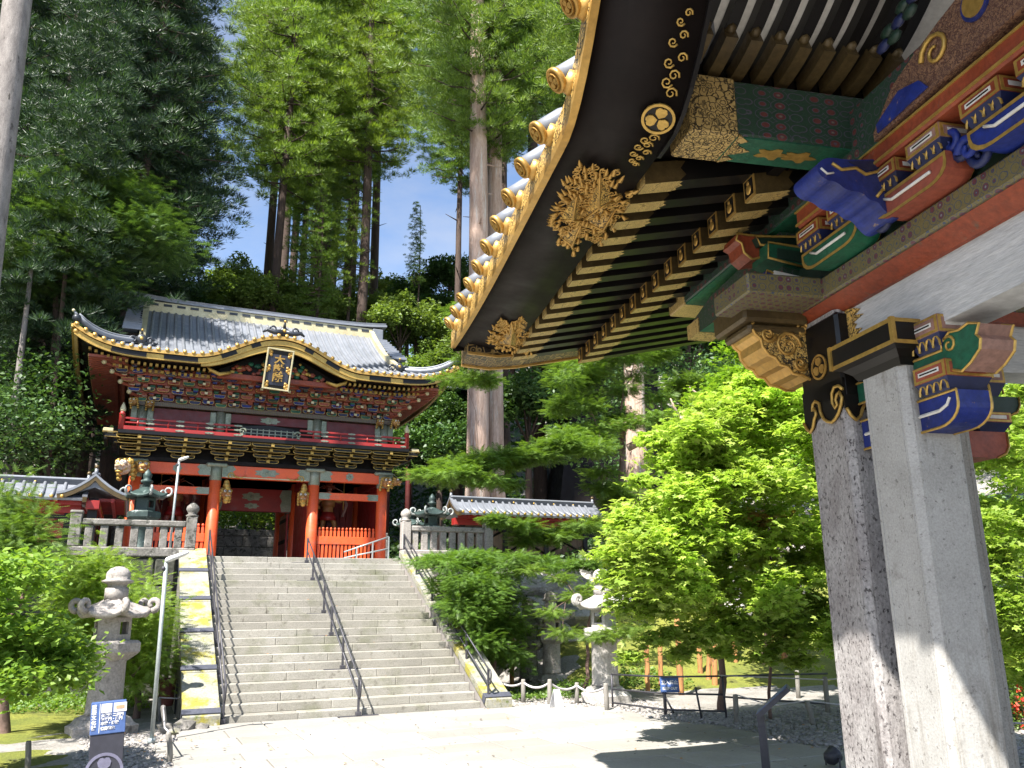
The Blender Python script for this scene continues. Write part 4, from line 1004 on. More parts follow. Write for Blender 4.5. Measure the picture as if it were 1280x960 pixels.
for (sx, sz) in ((-1, -1), (1, -1), (-1, 1), (1, 1), (-1, 0), (1, 0)):
    b = MB(); cx, cz = sx*(PW/2-.03), sz*(PH/2-.05)
    for k in range(4): b.ball((cx-sx*(.02+.06*(k % 2)), -.015, cz-sz*.05*k+(0 if sz else .05*(k-1.5))), .055, 7, 0, (1, .35, 1))
    ploc('corner_mount', b, M['gold'])
for k, ch in enumerate('大猷院'):
    me_ = text_mesh(ch, .30, M['gold'], .01, .008); o = link('character', me_, None); o.parent = pq; o.location = (0, -.03, .31-.30*k); o.rotation_euler = (PI/2, 0, 0); o.scale = (1.15, 1, 1)
b = MB(); b.tube([(3.83-.2, 27.02, 10.02), (3.83-.2, 27.3, 10.3)], .015, 6, 0); b.tube([(3.83+.2, 27.02, 10.02), (3.83+.2, 27.3, 10.3)], .015, 6, 0); part('hanging_rods', b, M['goldpaint'], gate)

# ------------------------------ guardian statues in the side bays
def guardian(label, x, y, mir, cm):
    t = thing('guardian_statue', label, 'statue', (x, y, 3.3), group='guardian statues in the gate')
    b = MB(); b.lathe([(.55, 0), (.6, .1), (.5, .2), (.55, .5), (.6, .9), (.5, 1.0), (.35, 1.15), (.2, 1.2)], 9, (x, y, 3.2), 0, False, mod=lambda a, z: 1+.15*math.sin(3*a+z*4)); part('rock_base', b, M['darkblue'], t)
    s = mir
    nd = {'pel': (0, 0, 1.95), 'wai': (0, 0, 2.15), 'che': (0, -.02, 2.42), 'nek': (0, -.03, 2.62), 'hed': (0, -.05, 2.82), 'shr': (.24, 0, 2.54), 'elr': (.46, -.05, 2.40), 'war': (.50, -.22, 2.62), 'shl': (-.24, 0, 2.54), 'ell': (-.42, -.05, 2.32), 'wal': (-.36, -.25, 2.10),
          'hir': (.12, 0, 1.9), 'knr': (.24, -.12, 1.6), 'fr': (.26, -.02, 1.22), 'hil': (-.12, 0, 1.9), 'knl': (-.2, -.05, 1.58), 'fl': (-.22, .0, 1.2)}
    rr = {'pel': .19, 'wai': .16, 'che': .22, 'nek': .09, 'hed': .13, 'shr': .12, 'elr': .085, 'war': .06, 'shl': .12, 'ell': .085, 'wal': .06, 'hir': .14, 'knr': .11, 'fr': .08, 'hil': .14, 'knl': .11, 'fl': .08}
    ks = list(nd); ed = [('pel', 'wai'), ('wai', 'che'), ('che', 'nek'), ('nek', 'hed'), ('che', 'shr'), ('shr', 'elr'), ('elr', 'war'), ('che', 'shl'), ('shl', 'ell'), ('ell', 'wal'), ('pel', 'hir'), ('hir', 'knr'), ('knr', 'fr'), ('pel', 'hil'), ('hil', 'knl'), ('knl', 'fl')]
    me_ = bpy.data.meshes.new('body'); me_.from_pydata([(x+s*nd[k][0], y+nd[k][1], 3.2+nd[k][2]) for k in ks], [(ks.index(a), ks.index(c)) for a, c in ed], [])
    o = link('body', me_, t); md = o.modifiers.new('s', 'SKIN')
    for i, k in enumerate(ks): me_.skin_vertices[0].data[i].radius = (rr[k], rr[k])
    me_.skin_vertices[0].data[0].use_root = True
    sb = o.modifiers.new('u', 'SUBSURF'); sb.levels = 1; sb.render_levels = 1; me_.materials.append(cm); md.use_smooth_shade = True
    b = MB(); b.lathe([(.34, 0), (.30, .12), (.22, .3)], 12, (x, y, 3.2+1.72), 0, mod=lambda a, z: 1+.08*math.sin(6*a)); part('armour_skirt', b, M['darkred'], t)
    b = MB(); b.lathe([(.24, 0), (.26, .12), (.20, .3), (.1, .36)], 12, (x, y-.02, 3.2+2.22), 0); part('breastplate', b, M['statuegold'], t)
    b = MB(); b.ball((x, y-.08, 6.03), .12, 10, 0, (.9, 1, 1.1)); b.ball((x, y-.2, 6.0), .03, 6, 0)
    for q in (-1, 1): b.ball((x+q*.045, y-.18, 6.05), .02, 6, 1)
    b.box((x, y-.19, 5.95), (.08, .03, .02), 1); part('face', b, [M['rust'], M['whitepaint']], t)
    b = MB(); b.lathe([(.15, 0), (.13, .1), (.05, .2), (.03, .3)], 8, (x, y-.03, 6.1), 0)
    for k in range(7):
        g = PI*k/6; b.tube([(x+.14*math.cos(g), y, 6.1+.1*math.sin(g)), (x+.3*math.cos(g), y+.05, 6.12+.3*math.sin(g))], [.04, .01], 5, 0)
    part('crown', b, M['orange'], t)
    b = MB(); pts = [(x-s*.4, y-.2, 5.1), (x-s*.62, y-.1, 5.5), (x-s*.55, y+.1, 6.0), (x, y+.2, 6.3), (x+s*.55, y+.1, 6.0), (x+s*.66, y-.1, 5.5), (x+s*.5, y-.2, 5.05)]
    b.sweep(pts, [(-.05, -.015), (.05, -.015), (.05, .015), (-.05, .015)], 0); part('sash', b, M['pinkwood'], t)
    b = MB(); b.tube([(x+s*.5, y-.27, 5.3), (x+s*.5, y-.27, 6.25)], .022, 6, 0); b.tube([(x+s*.5, y-.27, 6.25), (x+s*.5, y-.27, 6.45)], [.05, .0], 6, 0); part('weapon', b, M['goldpaint'], t)
    return t
guardian('gilded armoured guardian standing behind the picket fence in the right bay', (CXS[2]+CXS[3])/2-.35, 30.6, 1, M['statuegold'])
guardian('dim red guardian in the left bay, behind the lamp pole and bronze lantern', (CXS[0]+CXS[1])/2+.1, 30.6, -1, M['rust'])

# ================================================================== roofed fence walls on either side
def roofed_wall(label, x0, x1, y, z0, ztop, gable_right, gr, mroof=M['copper'], mp_=None):
    t = thing('roofed_wall', label, 'roofed wall', ((x0+x1)/2, y, z0), group=gr)
    b = MB(); b.bb(x0, x1, y-.22, y+.22, z0-.6, z0+.35, 0, .02); part('stone_footing', b, M['oldstone'], t)
    ze = ztop-.62
    n = max(2, int((x1-x0)/1.5))
    for k in range(n+1):
        x = x0+(x1-x0)*k/n; b = MB(); b.bb(x-.08, x+.08, y-.12, y+.12, z0+.35, ze, 0, .01); part('post', b, M['black'], t)
    for k in range(n):
        xa, xb = x0+(x1-x0)*k/n+.08, x0+(x1-x0)*(k+1)/n-.08
        b = MB(); b.bb(xa, xb, y-.05, y+.05, z0+.35, ze-.3, 0); part('red_panel', b, mp_ or M['darkred'], t)
        b = MB(); zz0, zz1 = z0+.55, ze-.45
        for s in (-1, 1):
            b.tube([(xa, y-.075, zz0 if s > 0 else zz1), (xb, y-.075, zz1 if s > 0 else zz0)], .035, 4, 0, False)
        b.bb(xa, xb, y-.09, y-.05, z0+.38, z0+.48, 0); b.bb(xa, xb, y-.09, y-.05, ze-.45, ze-.35, 0); part('cross_brace', b, M['black'], t)
    b = MB(); b.bb(x0-.3, x1+.3, y-.16, y+.16, ze-.3, ze-.08, 0, .01); b.bb(x0-.3, x1+.3, y-.5, y-.42, ze-.12, ze-.02, 0); part('wall_beam', b, M['darkred'], t)
    b = MB()
    for k in range(int((x1-x0)/.28)): x = x0+.14+.28*k; b.bb(x-.04, x+.04, y-.74, y+.7, ze-.06, ze+.02, 0, .0); b.bb(x-.042, x+.042, y-.752, y-.74, ze-.062, ze+.022, 1)
    part('rafters', b, [M['darkred'], M['goldpaint']], t, kind='stuff')
    for k in range(max(3, int((x1-x0)/1.1))):
        x = x0+.5+1.1*k; b = cloudplate(x, ze-.19, y-.162, .16, .09); part('mount_plate', b, M['goldpaint'], t)
    b = MB(); prof = [(-.80, ze+.02), (-.45, ze+.16), (-.12, ze+.44), (.12, ze+.44), (.45, ze+.16), (.80, ze+.02), (.78, ze-.04), (0, ze+.25), (-.78, ze-.04)]
    b.prism(prof, (x0-.35, y, 0), (0, 1, 0), (0, 0, 1), (x1-x0+.7, 0, 0), 0); rf = part('roof', b, mroof, t)
    for k in range(int((x1-x0+.6)/.24)):
        x = x0-.28+.24*k; b = MB(); b.tube([(x, y-.84, ze+.05), (x, y-.45, ze+.20), (x, y-.1, ze+.48)], .045, 6, 0); b.ball((x, y-.85, ze+.05), .05, 6, 1, (1, .4, 1)); part('roof_tile_row', b, [mroof, M['goldpaint']], rf)
    b = MB(); b.bb(x0-.35, x1+.35, y-.12, y+.12, ze+.42, ze+.56, 1, .01); b.bb(x0-.4, x1+.4, y-.10, y+.10, ze+.56, ze+.64, 0, .03); part('ridge', b, [mroof, M['copperdark']], rf)
    for k in range(int((x1-x0)/.75)):
        b = MB(); b.ball((x0+.3+.75*k, y-.125, ze+.49), .035, 6, 0); part('ridge_stud', b, M['goldpaint'], rf)
    for sx, xe in ((-1, x0-.38), (1, x1+.38)):
        b = MB(); pts = [(xe, y+q, ze+.02+.50*max(0, 1-abs(q)/.85)**1.6) for q in [-.85+.17*i for i in range(11)]]
        b.sweep(pts, [(-.05, -.10), (.05, -.10), (.05, .03), (-.05, .03)], 0, (1, 0, 0)); b.sweep([(p[0], p[1], p[2]+.05) for p in pts], [(-.06, -.03), (.06, -.03), (.06, .03), (-.06, .03)], 1, (1, 0, 0))
        b.ball((xe, y, ze+.78), .06, 8, 0); b.tube([(xe, y, ze+.55), (xe, y, ze+.75)], [.06, .04], 6, 1); part('gable_edge', b, [M['goldside'], mroof], rf)
    return t
roofed_wall('red walled roofed fence with grey tiles at the left edge, behind bushes', -6.5, -1.6, 24.9, 3.05, 5.25, True, 'roofed walls beside the gate')
lw = roofed_wall('short roofed fence whose curved gold edged gable end faces the viewer left of the gate', -1.9, 1.9, 0, 3.05, 5.32, True, 'roofed walls beside the gate')
lw.location = (-1.02, 26.4, 3.05); lw.rotation_euler = (0, 0, PI/2)
roofed_wall('dark red roofed fence with grey tiles right of the gate, among conifer branches', 9.7, 14.2, 25.4, 3.0, 5.32, False, 'roofed walls beside the gate', mp_=M['wood'])  # brown replaces red on the panels to paint in their shade
# ================================================================== water pavilion in the right foreground
# own frame: x to the right, y away from the viewer, turned 12 degrees against the gate
PA = R(12)
XP = Vector((math.cos(PA), -math.sin(PA), 0)); YP = Vector((math.sin(PA), math.cos(PA), 0))
def toW(p): return XP*p[0]+YP*p[1]+Vector((0, 0, p[2]))
def PL(px, py, **k):
    v = ray(px, py); (a, val), = k.items(); nn = {'x': XP, 'y': YP, 'z': Vector((0, 0, 1))}[a]
    t = (val-EYE.dot(nn))/v.dot(nn); q = EYE+v*t; return Vector((q.dot(XP), q.dot(YP), q.z))
PC = Vector((4.9, 1.6, 0)); 
pav_t = thing('water_pavilion', 'open pavilion with granite pillars, black and gold eaves and painted brackets, close on the right', 'pavilion', toW(PC), -PA, None, own=PC)
def pp(nm, b, ms, parent=None, at=(0, 0, 0), **k): return part(nm, b, ms, parent or pav_t, at, **k)
YM = 1.3                                 # mirror plane (middle of the side seen)
def my(y): return 2*YM-y
# plinth and pillars
b = MB(); b.bb(2.85, 7.0, -2.0, 5.2, -.1, .22, 0, .03); pp('stone_plinth', b, M['granite'])
def pillar(x0, x1, y0, y1, z1, mt, lines=True):
    b = MB(); c = .035
    poly = [(x0+c, y0), (x1-c, y0), (x1, y0+c), (x1, y1-c), (x1-c, y1), (x0+c, y1), (x0, y1-c), (x0, y0+c)]
    b.prism(poly, (0, 0, .22), (1, 0, 0), (0, 1, 0), (0, 0, z1-.22), 0)
    if lines:      # incised edge lines: thin raised fillets either side of each chamfer
        for (xx, yy, dx, dy) in ((x0, y0, 1, 0), (x0, y0, 0, 1), (x1, y0, -1, 0), (x0, y1, 0, -1)):
            if dx: b.bb(xx+dx*.055-.005, xx+dx*.055+.005, yy-.003, yy+.01, .3, z1-.02, 0)
            else: b.bb(xx-.003, xx+.01, yy+dy*.055-.005, yy+dy*.055+.005, .3, z1-.02, 0)
    return pp('pillar', b, mt)
FX0, FX1, FY0, FY1 = 3.11, 3.46, 3.92, 4.30
CX0, CX1, CY0, CY1 = 3.11, 3.50, 4.46, 4.90
corners = []
for mir in (False, True):
    f = (lambda a: my(a)) if mir else (lambda a: a)
    def yr(a, c): q = sorted((f(a), f(c))); return q
    for xm in (False, True):
        g = (lambda a: 9.8-a) if xm else (lambda a: a)
        def xr_(a, c): return sorted((g(a), g(c)))
        X = xr_(CX0, CX1); Y = yr(CY0, CY1); pillar(X[0], X[1], Y[0], Y[1], 3.72, M['granitedark'])
        X = xr_(FX0, FX1); Y = yr(FY0, FY1); pillar(X[0], X[1], Y[0], Y[1], 3.22, M['granitepale'])
        X = xr_(3.66, 4.02); Y = yr(4.48, 4.86); pillar(X[0], X[1], Y[0], Y[1], 3.22, M['granite'])
# black sleeve with gold crest and gold cloud hem on the far corner pillar
b = MB(); e = .012
b.bb(CX0-e, CX1+e, CY0-e, CY1+e, 3.13, 3.70, 0, .02)
sl_ = pp('black_sleeve', b, M['black'])
b = MB(); crest(b, (CX0-e-.002, (CY0+CY1)/2-.01, 3.385), (0, -1, 0), (0, 0, 1), .085, 0, 0, 1, .012, 24); pp('crest', b, [M['gold'], M['black']], sl_)
def cloudhem(b, O, U, L, z, m):
    # scalloped lacquer apron edged with a gold tube
    O = Vector(O); U = Vector(U); N = Vector((0, 0, 1)).cross(U).normalized()*-1
    pts = [(0, .00), (.06, -.045), (.14, -.075), (.22, -.05), (.27, .0), (.33, .03), (.30, .07), (.25, .06), (.27, .10), (.34, .115), (.43, .09), (.44, .03), (.50, -.02), (.58, -.045), (.68, -.06), (.77, -.045), (.86, -.015), (.93, .03), (.97, .07), (.92, .11), (.86, .10), (.82, .07), (.85, .035), (.80, .02), (.74, .06), (.75, .12), (.82, .155), (.93, .15), (1, .12)]
    b.tube([O+U*(a*L)+N*.008+Vector((0, 0, z+q)) for a, q in pts], .011, 6, m)
    low = [(0, .0), (.06, -.045), (.14, -.075), (.22, -.05), (.3, -.01), (.42, -.0), (.50, -.02), (.58, -.045), (.68, -.06), (.77, -.045), (.86, -.015), (.94, .03), (1, .05), (1, .2), (0, .2)]
    return [(a*L, q) for a, q in low]
b = MB()
lo = cloudhem(b, (CX0-e, CY1+e, 0), (0, -1, 0), CY1-CY0+2*e, 3.06, 1); b.prism(lo, (CX0-.001, CY1+e, 3.06), (0, -1, 0), (0, 0, 1), (-.011, 0, 0), 0)
lo = cloudhem(b, (CX0-e, CY0-e, 0), (1, 0, 0), CX1-CX0+2*e, 3.06, 1); b.prism(lo, (CX0-e, CY0+.001, 3.06), (1, 0, 0), (0, 0, 1), (0, -.011, 0), 0)
pp('sleeve_hem', b, [M['black'], M['goldpaint']], sl_)
# great block (capital) on the front pillar
def capital(x0, x1, y0, y1, z0):
    cx, cy = (x0+x1)/2, (y0+y1)/2; w0, d0 = x1-x0+.01, y1-y0+.01; b = MB()
    prof = [(0, 0), (.02, .04), (.06, .075), (.10, .09)]
    for (e0, a0), (e1, a1) in zip(prof[:-1], prof[1:]): b.frust((cx, cy, z0+a0), (w0+2*e0, d0+2*e0), (w0+2*e1, d0+2*e1), a1-a0, 0)
    W_, D_ = w0+.20, d0+.20; b.bb(cx-W_/2, cx+W_/2, cy-D_/2, cy+D_/2, z0+.09, z0+.24, 0)
    g = .012
    for z in (z0+.09+g, z0+.24-g):
        for sx in (-1, 1): b.bb(cx+sx*W_/2-.003, cx+sx*W_/2+.003, cy-D_/2-.003, cy+D_/2+.003, z-g, z+g, 1)
        for sy in (-1, 1): b.bb(cx-W_/2-.002, cx+W_/2+.002, cy+sy*D_/2-.003, cy+sy*D_/2+.003, z-g+.001, z+g-.001, 1)
    for sx in (-1, 1):
        for sy in (-1, 1): b.bb(cx+sx*W_/2-.013, cx+sx*W_/2+.013, cy+sy*D_/2-.013, cy+sy*D_/2+.013, z0+.091, z0+.241, 1)
    return pp('capital', b, [M['black'], M['goldpaint']])
capital(FX0, FX1, FY0, FY1, 3.19); capital(3.66, 4.02, 4.48, 4.86, 3.19); capital(FX0, FX1, my(FY1), my(FY0), 3.19)
# painted bracket arms passing through the front pillar
def pblock(b, x0, x1, y0, y1, z0, z1, mb, mg, mi, mw, lat=True):
    zf = z0+(z1-z0)*.45; ym = (y0+y1)/2; xm = (x0+x1)/2
    b.frust((xm, ym, z0), ((x1-x0)*.72, (y1-y0)*.72), (x1-x0, y1-y0), zf-z0, 7)
    b.bb(x0, x1, y0, y1, zf, z1, mb)
    e = .022
    for sx, xx in ((-1, x0), (1, x1)):
        b.bb(xx-.004, xx+.004, y0+.004, y1-.004, zf+.004, z1-.004, mg); b.bb(xx-.006, xx+.006, y0+e, y1-e, zf+e*.8, z1-e*.8, mb)
        b.bb(xx-.008, xx+.008, y0+e*2, y1-e*2, (zf+z1)/2-.012, (zf+z1)/2+.012, mw); b.bb(xx-.0095, xx+.0095, y0+e*2.6, y1-e*2.6, (zf+z1)/2-.004, (zf+z1)/2+.004, mi)
    for yy in (y0, y1):
        b.bb(x0+.004, x1-.004, yy-.004, yy+.004, zf+.004, z1-.004, mg); b.bb(x0+e, x1-e, yy-.006, yy+.006, zf+e*.8, z1-e*.8, mb)
        b.bb(x0+e*2, x1-e*2, yy-.008, yy+.008, (zf+z1)/2-.012, (zf+z1)/2+.012, mw)
    if lat:       # fish-scale ornament on the tapered foot
        n = max(2, int((y1-y0)/.06))
        for k in range(n):
            yc = y0+(y1-y0)*(k+.5)/n; s = .86
            for sx, xx in ((-1, x0), (1, x1)):
                pts = []
                for i in range(7):
                    g = PI*i/6; pts.append((xx-sx*.012, (yc-ym)*s+ym-.028*math.cos(g), z0+.012+.042*math.sin(g)*(zf-z0)/.06))
                b.tube(pts, .0065, 5, mg, False)
PMT = [M['rust'], M['goldpaint'], M['black'], M['whitepaint'], M['green'], M['blue'], M['pinkwood'], M['darkblue'], M['orange'], M['darkgreen']]
def chaikin(p, n=2):
    for _ in range(n):
        q = []
        for i in range(len(p)):
            a, c = p[i], p[(i+1) % len(p)]
            q += [(a[0]*.75+c[0]*.25, a[1]*.75+c[1]*.25), (a[0]*.25+c[0]*.75, a[1]*.25+c[1]*.75)]
        p = q
    return p
def pxprism(pts, y, d, mb_, edge=None, nm='bracket_arm', mats=None):
    b = MB(); pr = [(p.x, p.z) for p in (PL(px, py, y=y) for px, py in pts)]
    ar = sum(pr[i][0]*pr[(i+1) % len(pr)][1]-pr[(i+1) % len(pr)][0]*pr[i][1] for i in range(len(pr)))
    if ar > 0: pr = pr[::-1]
    b.prism(pr, (0, y, 0), (1, 0, 0), (0, 0, 1), (0, d, 0), mb_)
    if edge is not None: b.tube([(x, y-.003, z) for x, z in pr]+[(pr[0][0], y-.003, pr[0][1])], .009, 5, edge)
    return pp(nm, b, mats or PMT)
def armY(b, x0, x1, ya, yb, z0, z1, m, curl, mg=1, mw=3, endm=None):
    # arm running towards -y with a rounded or curled nose at ya (ya<yb)
    h = z1-z0; n = 6
    if curl:
        prof = [(yb, z0), (ya+.20, z0), (ya+.12, z0-.03), (ya+.05, z0+.0), (ya-.02, z0+.05), (ya-.035, z0+.10), (ya-.01, z0+.13), (ya-.04, z1+.05), (ya+.03, z1+.075), (ya+.10, z1+.06), (ya+.17, z1+.07), (ya+.235, z1+.03), (ya+.24, z1-.01), (yb, z1)]
    else:
        prof = [(yb, z0)]+[(ya+h*.9-h*.9*math.sin(PI/2*i/n), z0+h*.0+h*.62*(1-math.cos(PI/2*i/n))) for i in range(n+1)]+[(ya, z1), (yb, z1)]
    b.prism(prof, (x0, 0, 0), (0, 1, 0), (0, 0, 1), (x1-x0, 0, 0), m, ms=m if endm is None else endm)
    for xx in (x0-.003, x1+.003):
        pts = [(xx, y, z) for y, z in prof[1:-1]]; b.tube([(xx, yb, z0)]+pts+[(xx, yb, z1)], .008, 5, mg, False)
        if not curl:
            q = [(xx, yb-.03, z0+h*.5), (xx, ya+h*.8, z0+h*.5), (xx, ya+h*.45, z0+h*.62), (xx, ya+h*.3, z0+h*.82)]
            b.tube([(p[0]-(.001), p[1], p[2]) for p in q], .010, 5, mw, False); b.tube([(p[0]-.004, p[1], p[2]) for p in q], .005, 5, 7, False)
        else:
            scroll(b, (xx, ya+.185, z1+.005), (0, 1, 0), (0, 0, 1), .05, .009, mg, 1.2, 1, 12, PI*.3)
for (x0, x1, y0, y1, z0, z1) in ():
    pass
def armset(parent_y0, y_end, sgn=1, cols=(4, 5)):
    b = MB(); armY(b, 3.19, 3.39, y_end-.20, FY1+.14, 3.085, 3.215, 4, True, endm=6); pp('bracket_arm', b, PMT)
    b = MB(); armY(b, 3.19, 3.39, y_end-.02, FY1+.14, 2.80, 2.975, 5, False); pp('bracket_arm', b, PMT)
    b = MB(); pblock(b, 3.15, 3.43, y_end, y_end+.25, 3.215, 3.40, 6, 1, 2, 3); pp('bearing_block', b, PMT)
    b = MB(); pblock(b, 3.15, 3.43, y_end-.01, y_end+.24, 2.975, 3.085+.06, 0, 1, 2, 3); pp('bearing_block', b, PMT)
armset(FY0, 3.64)
# arms of the hidden third pillar (run along x)
for (xa, z0, z1, m) in ((4.50, 3.085, 3.22, 9), (4.36, 2.80, 2.975, 0)):
    b = MB(); prof = [(3.5, z0), (xa-.1, z0), (xa-.03, z0+.03), (xa, z0+.08), (xa, z1), (3.5, z1)]
    b.prism(prof[::-1], (0, 4.57, 0), (1, 0, 0), (0, 0, 1), (0, .2, 0), m); b.tube([(x, 4.567, z) for x, z in prof[1:5]], .008, 5, 1); pp('bracket_arm', b, PMT)
b = MB(); pblock(b, 4.12, 4.38, 4.53, 4.80, 2.975, 3.10, 0, 1, 2, 3); pblock(b, 4.12, 4.38, 4.53, 4.80, 3.22, 3.40, 6, 1, 2, 3); pp('bearing_block', b, PMT)
# white rainbow beam, red fillet, brocaded plate along both directions
def rainbow(p0, p1, axis):
    b = MB(); n = 16; L = p1-p0; tri = []
    for i in range(n+1):
        t = i/n; s_ = p0+L*t; zb = 3.335+.05*math.sin(PI*t)-.0
        tri.append((s_, zb))
    poly = tri+[(p1, 3.715), (p0, 3.715)]
    ch = .05
    if axis == 'y':
        b.prism(poly, (3.19, 0, 0), (0, 1, 0), (0, 0, 1), (.26, 0, 0), 0)
    else: b.prism(poly[::-1], (0, 4.53, 0), (1, 0, 0), (0, 0, 1), (0, .26, 0), 0)
    return pp('rainbow_beam', b, M['whitewood'])
rainbow(my(4.46), 4.46, 'y'); rainbow(3.5, 6.3, 'x')
b = MB(); b.add([(3.05, my(5.0), 3.775), (3.05, 5.0, 3.775), (3.16, 5.0, 3.705), (3.16, my(5.0), 3.705), (3.50, my(5.0), 3.705), (3.50, 5.0, 3.705)], [(0, 3, 2, 1), (3, 4, 5, 2)], 0)
b.bb(3.16, 3.5, my(5.0), 5.0, 3.706, 3.776, 0); pp('red_fillet', b, M['orange'])
b = MB(); b.bb(3.02, 3.54, my(5.5), 5.5, 3.777, 3.915, 0, .012); pp('brocade_plate', b, M['brog2'])
b = MB(); b.bb(2.50, 6.6, 4.44, 4.92, 3.780, 3.918, 0, .012); b.bb(3.5, 6.4, 4.44, 4.5, 3.70, 3.778, 1); pp('brocade_plate', b, [M['brog2'], M['orange']])
# gold leaf mount at the beam end
b = MB(); rng = random.Random(2); pts = [(4.46, 3.335)]
for k in range(9): z = 3.335+.042*k; pts += [(4.30-.05*(k % 2)-.04*math.sin(k*.9)+.05*k/9, z), (4.34+.05*k/9-.03*math.sin(k*.9), z+.02)]
pts += [(4.46, 3.715)]
b.prism(pts, (3.178, 0, 0), (0, 1, 0), (0, 0, 1), (.011, 0, 0), 0); pp('gold_mount', b, M['goldscroll'])
# gilded carved nose and plate end projecting to the left beside the corner pillar
NY = 4.80
npx = [(1024, 400), (944, 400), (938, 408), (944, 418), (951, 424), (953, 434), (961, 444), (969, 447), (975, 456), (984, 458), (991, 467), (1002, 469), (1012, 474), (1024, 474)]
nose = [(p.x, p.z) for p in (PL(px, py, y=NY) for px, py in npx)]
b = MB(); b.prism(nose, (0, NY, 0), (1, 0, 0), (0, 0, 1), (0, .30, 0), 0, ms=1)
b.tube([(x, NY-.003, z) for x, z in nose], .012, 6, 1); b.tube([(x, NY+.303, z) for x, z in nose], .012, 6, 1)
for (px, py, r, sg_) in ((985, 432, .10, 1), (960, 418, .055, -1), (1003, 412, .05, 1), (1000, 455, .05, -1)):
    q = PL(px, py, y=NY-.004); scroll(b, (q.x, q.y, q.z), (1, 0, 0), (0, 0, 1), r, .014, 1, 1.5, sg_)
pp('carved_nose', b, [M['goldscroll'], M['gold']])
q0, q1_ = PL(930, 392, y=NY-.06), PL(1020, 374, y=NY-.06)
b = MB(); b.bb(q0.x, 3.1, NY-.06, NY+.40, q0.z-.04, q1_.z-.02, 0, .02); b.bb(q0.x+.05, 3.1, NY-.02, NY+.35, q0.z-.10, q0.z-.04, 0, .02); pp('brocade_plate', b, M['goldside'])
# ------------------------------ bracket zone above the plate (faces the viewer side)
bz = MB(); bz.bb(3.10, 3.30, my(4.9), 4.9, 3.92, 4.7, 0); pp('bracket_wall', bz, M['darkgreen'])
def side_set(y, k):
    A, B, C = ((4, 8, 5), (0, 6, 4), (5, 8, 0))[k % 3]
    b = MB(); bracket_arm((2.98, y, 4.06), (0, 1, 0), (0, 0, 1), (-1, 0, 0), .58, .135, .16, A, 1, b, .018); b.tube([(2.892, y-.18, 4.0), (2.892, y+.12, 4.0), (2.892, y+.18, 4.03)], .009, 5, 3); pp('bracket_arm', b, PMT)
    for s_ in (-.17, .17): b = MB(); pblock(b, 2.88, 3.08, y+s_-.125, y+s_+.125, 4.065, 4.215, 8 if s_ > 0 else B, 1, 2, 3); pp('bearing_block', b, PMT)
ysets = [4.15, 3.42, 2.69, 1.96, 1.23, .5, -.2, -.9]
for k, y in enumerate(ysets): side_set(y, k)
b = MB(); b.bb(2.86, 3.06, my(4.4), 4.4, 4.222, 4.345, 0, .012); b.bb(2.852, 2.86, my(4.4), 4.4, 4.235, 4.25, 1); b.bb(2.852, 2.86, my(4.4), 4.4, 4.325, 4.338, 1); pp('red_beam', b, [M['orange'], M['goldpaint']])
for k in range(len(ysets)-1):     # blue carved waves between the sets
    y = (ysets[k]+ysets[k+1])/2
    for j in range(4): b = MB(); scroll(b, (2.96-.02*(j % 2), y+(j-1.5)*.05, 3.97+.045*j), (0, 1, 0), (0, 0, 1), .065, .024, 0 if j % 2 else 1, 1.2, 1 if j % 2 else -1); pp('carved_wave', b, [M['blue'], M['darkblue']])
# corner arms towards the left (x direction) at the far corner pillar
pxprism([(1020, 364), (958, 338), (955, 352), (965, 364), (985, 370), (1020, 372)], 4.72, .2, 5, 1)
pxprism([(1020, 358), (968, 345), (968, 338), (1020, 350)], 4.70, .02, 3)
pxprism([(1020, 338), (960, 322), (960, 303), (1020, 312)], 4.74, .22, 4, 1, 'bearing_block')
pxprism([(1010, 330), (972, 322), (972, 310), (1010, 316)], 4.73, .01, 9)
pxprism([(1030, 320), (950, 322), (940, 324), (930, 316), (927, 304), (920, 300), (922, 292), (935, 294), (1030, 300)], 4.86, .2, 8, 1)
pxprism([(1030, 312), (950, 306), (945, 296), (1030, 296)], 4.80, .25, 9, 1)
# brocaded purlin running out over the far side, gold shoe at its tip
b = MB(); b.bb(2.93, 3.25, -2.6, 6.55, 4.42, 4.74, 0, .01); b.bb(2.94, 3.24, -2.6, 6.55, 4.408, 4.42, 1); pp('purlin', b, [M['brog'], M['green']])
b = MB(); b.bb(2.92, 3.26, 6.30, 6.62, 4.405, 4.745, 0, .01); pp('gold_shoe', b, M['goldfine'])
# diagonal-cut bracket beam below it : green soffit, brocade side, gold tip
b = MB(); b.prism([(4.8, 4.08), (6.35, 4.12), (6.35, 4.22), (5.9, 4.34), (4.8, 4.40)], (2.98, 0, 0), (0, 1, 0), (0, 0, 1), (.2, 0, 0), 0)
b.add([(2.976, 4.8, 4.076), (3.184, 4.8, 4.076), (3.184, 6.36, 4.115), (2.976, 6.36, 4.115)], [(0, 1, 2, 3)], 1); b.bb(2.97, 3.19, 6.15, 6.37, 4.105, 4.23, 2); pp('beam_end', b, [M['brog'], M['green'], M['goldfine']])
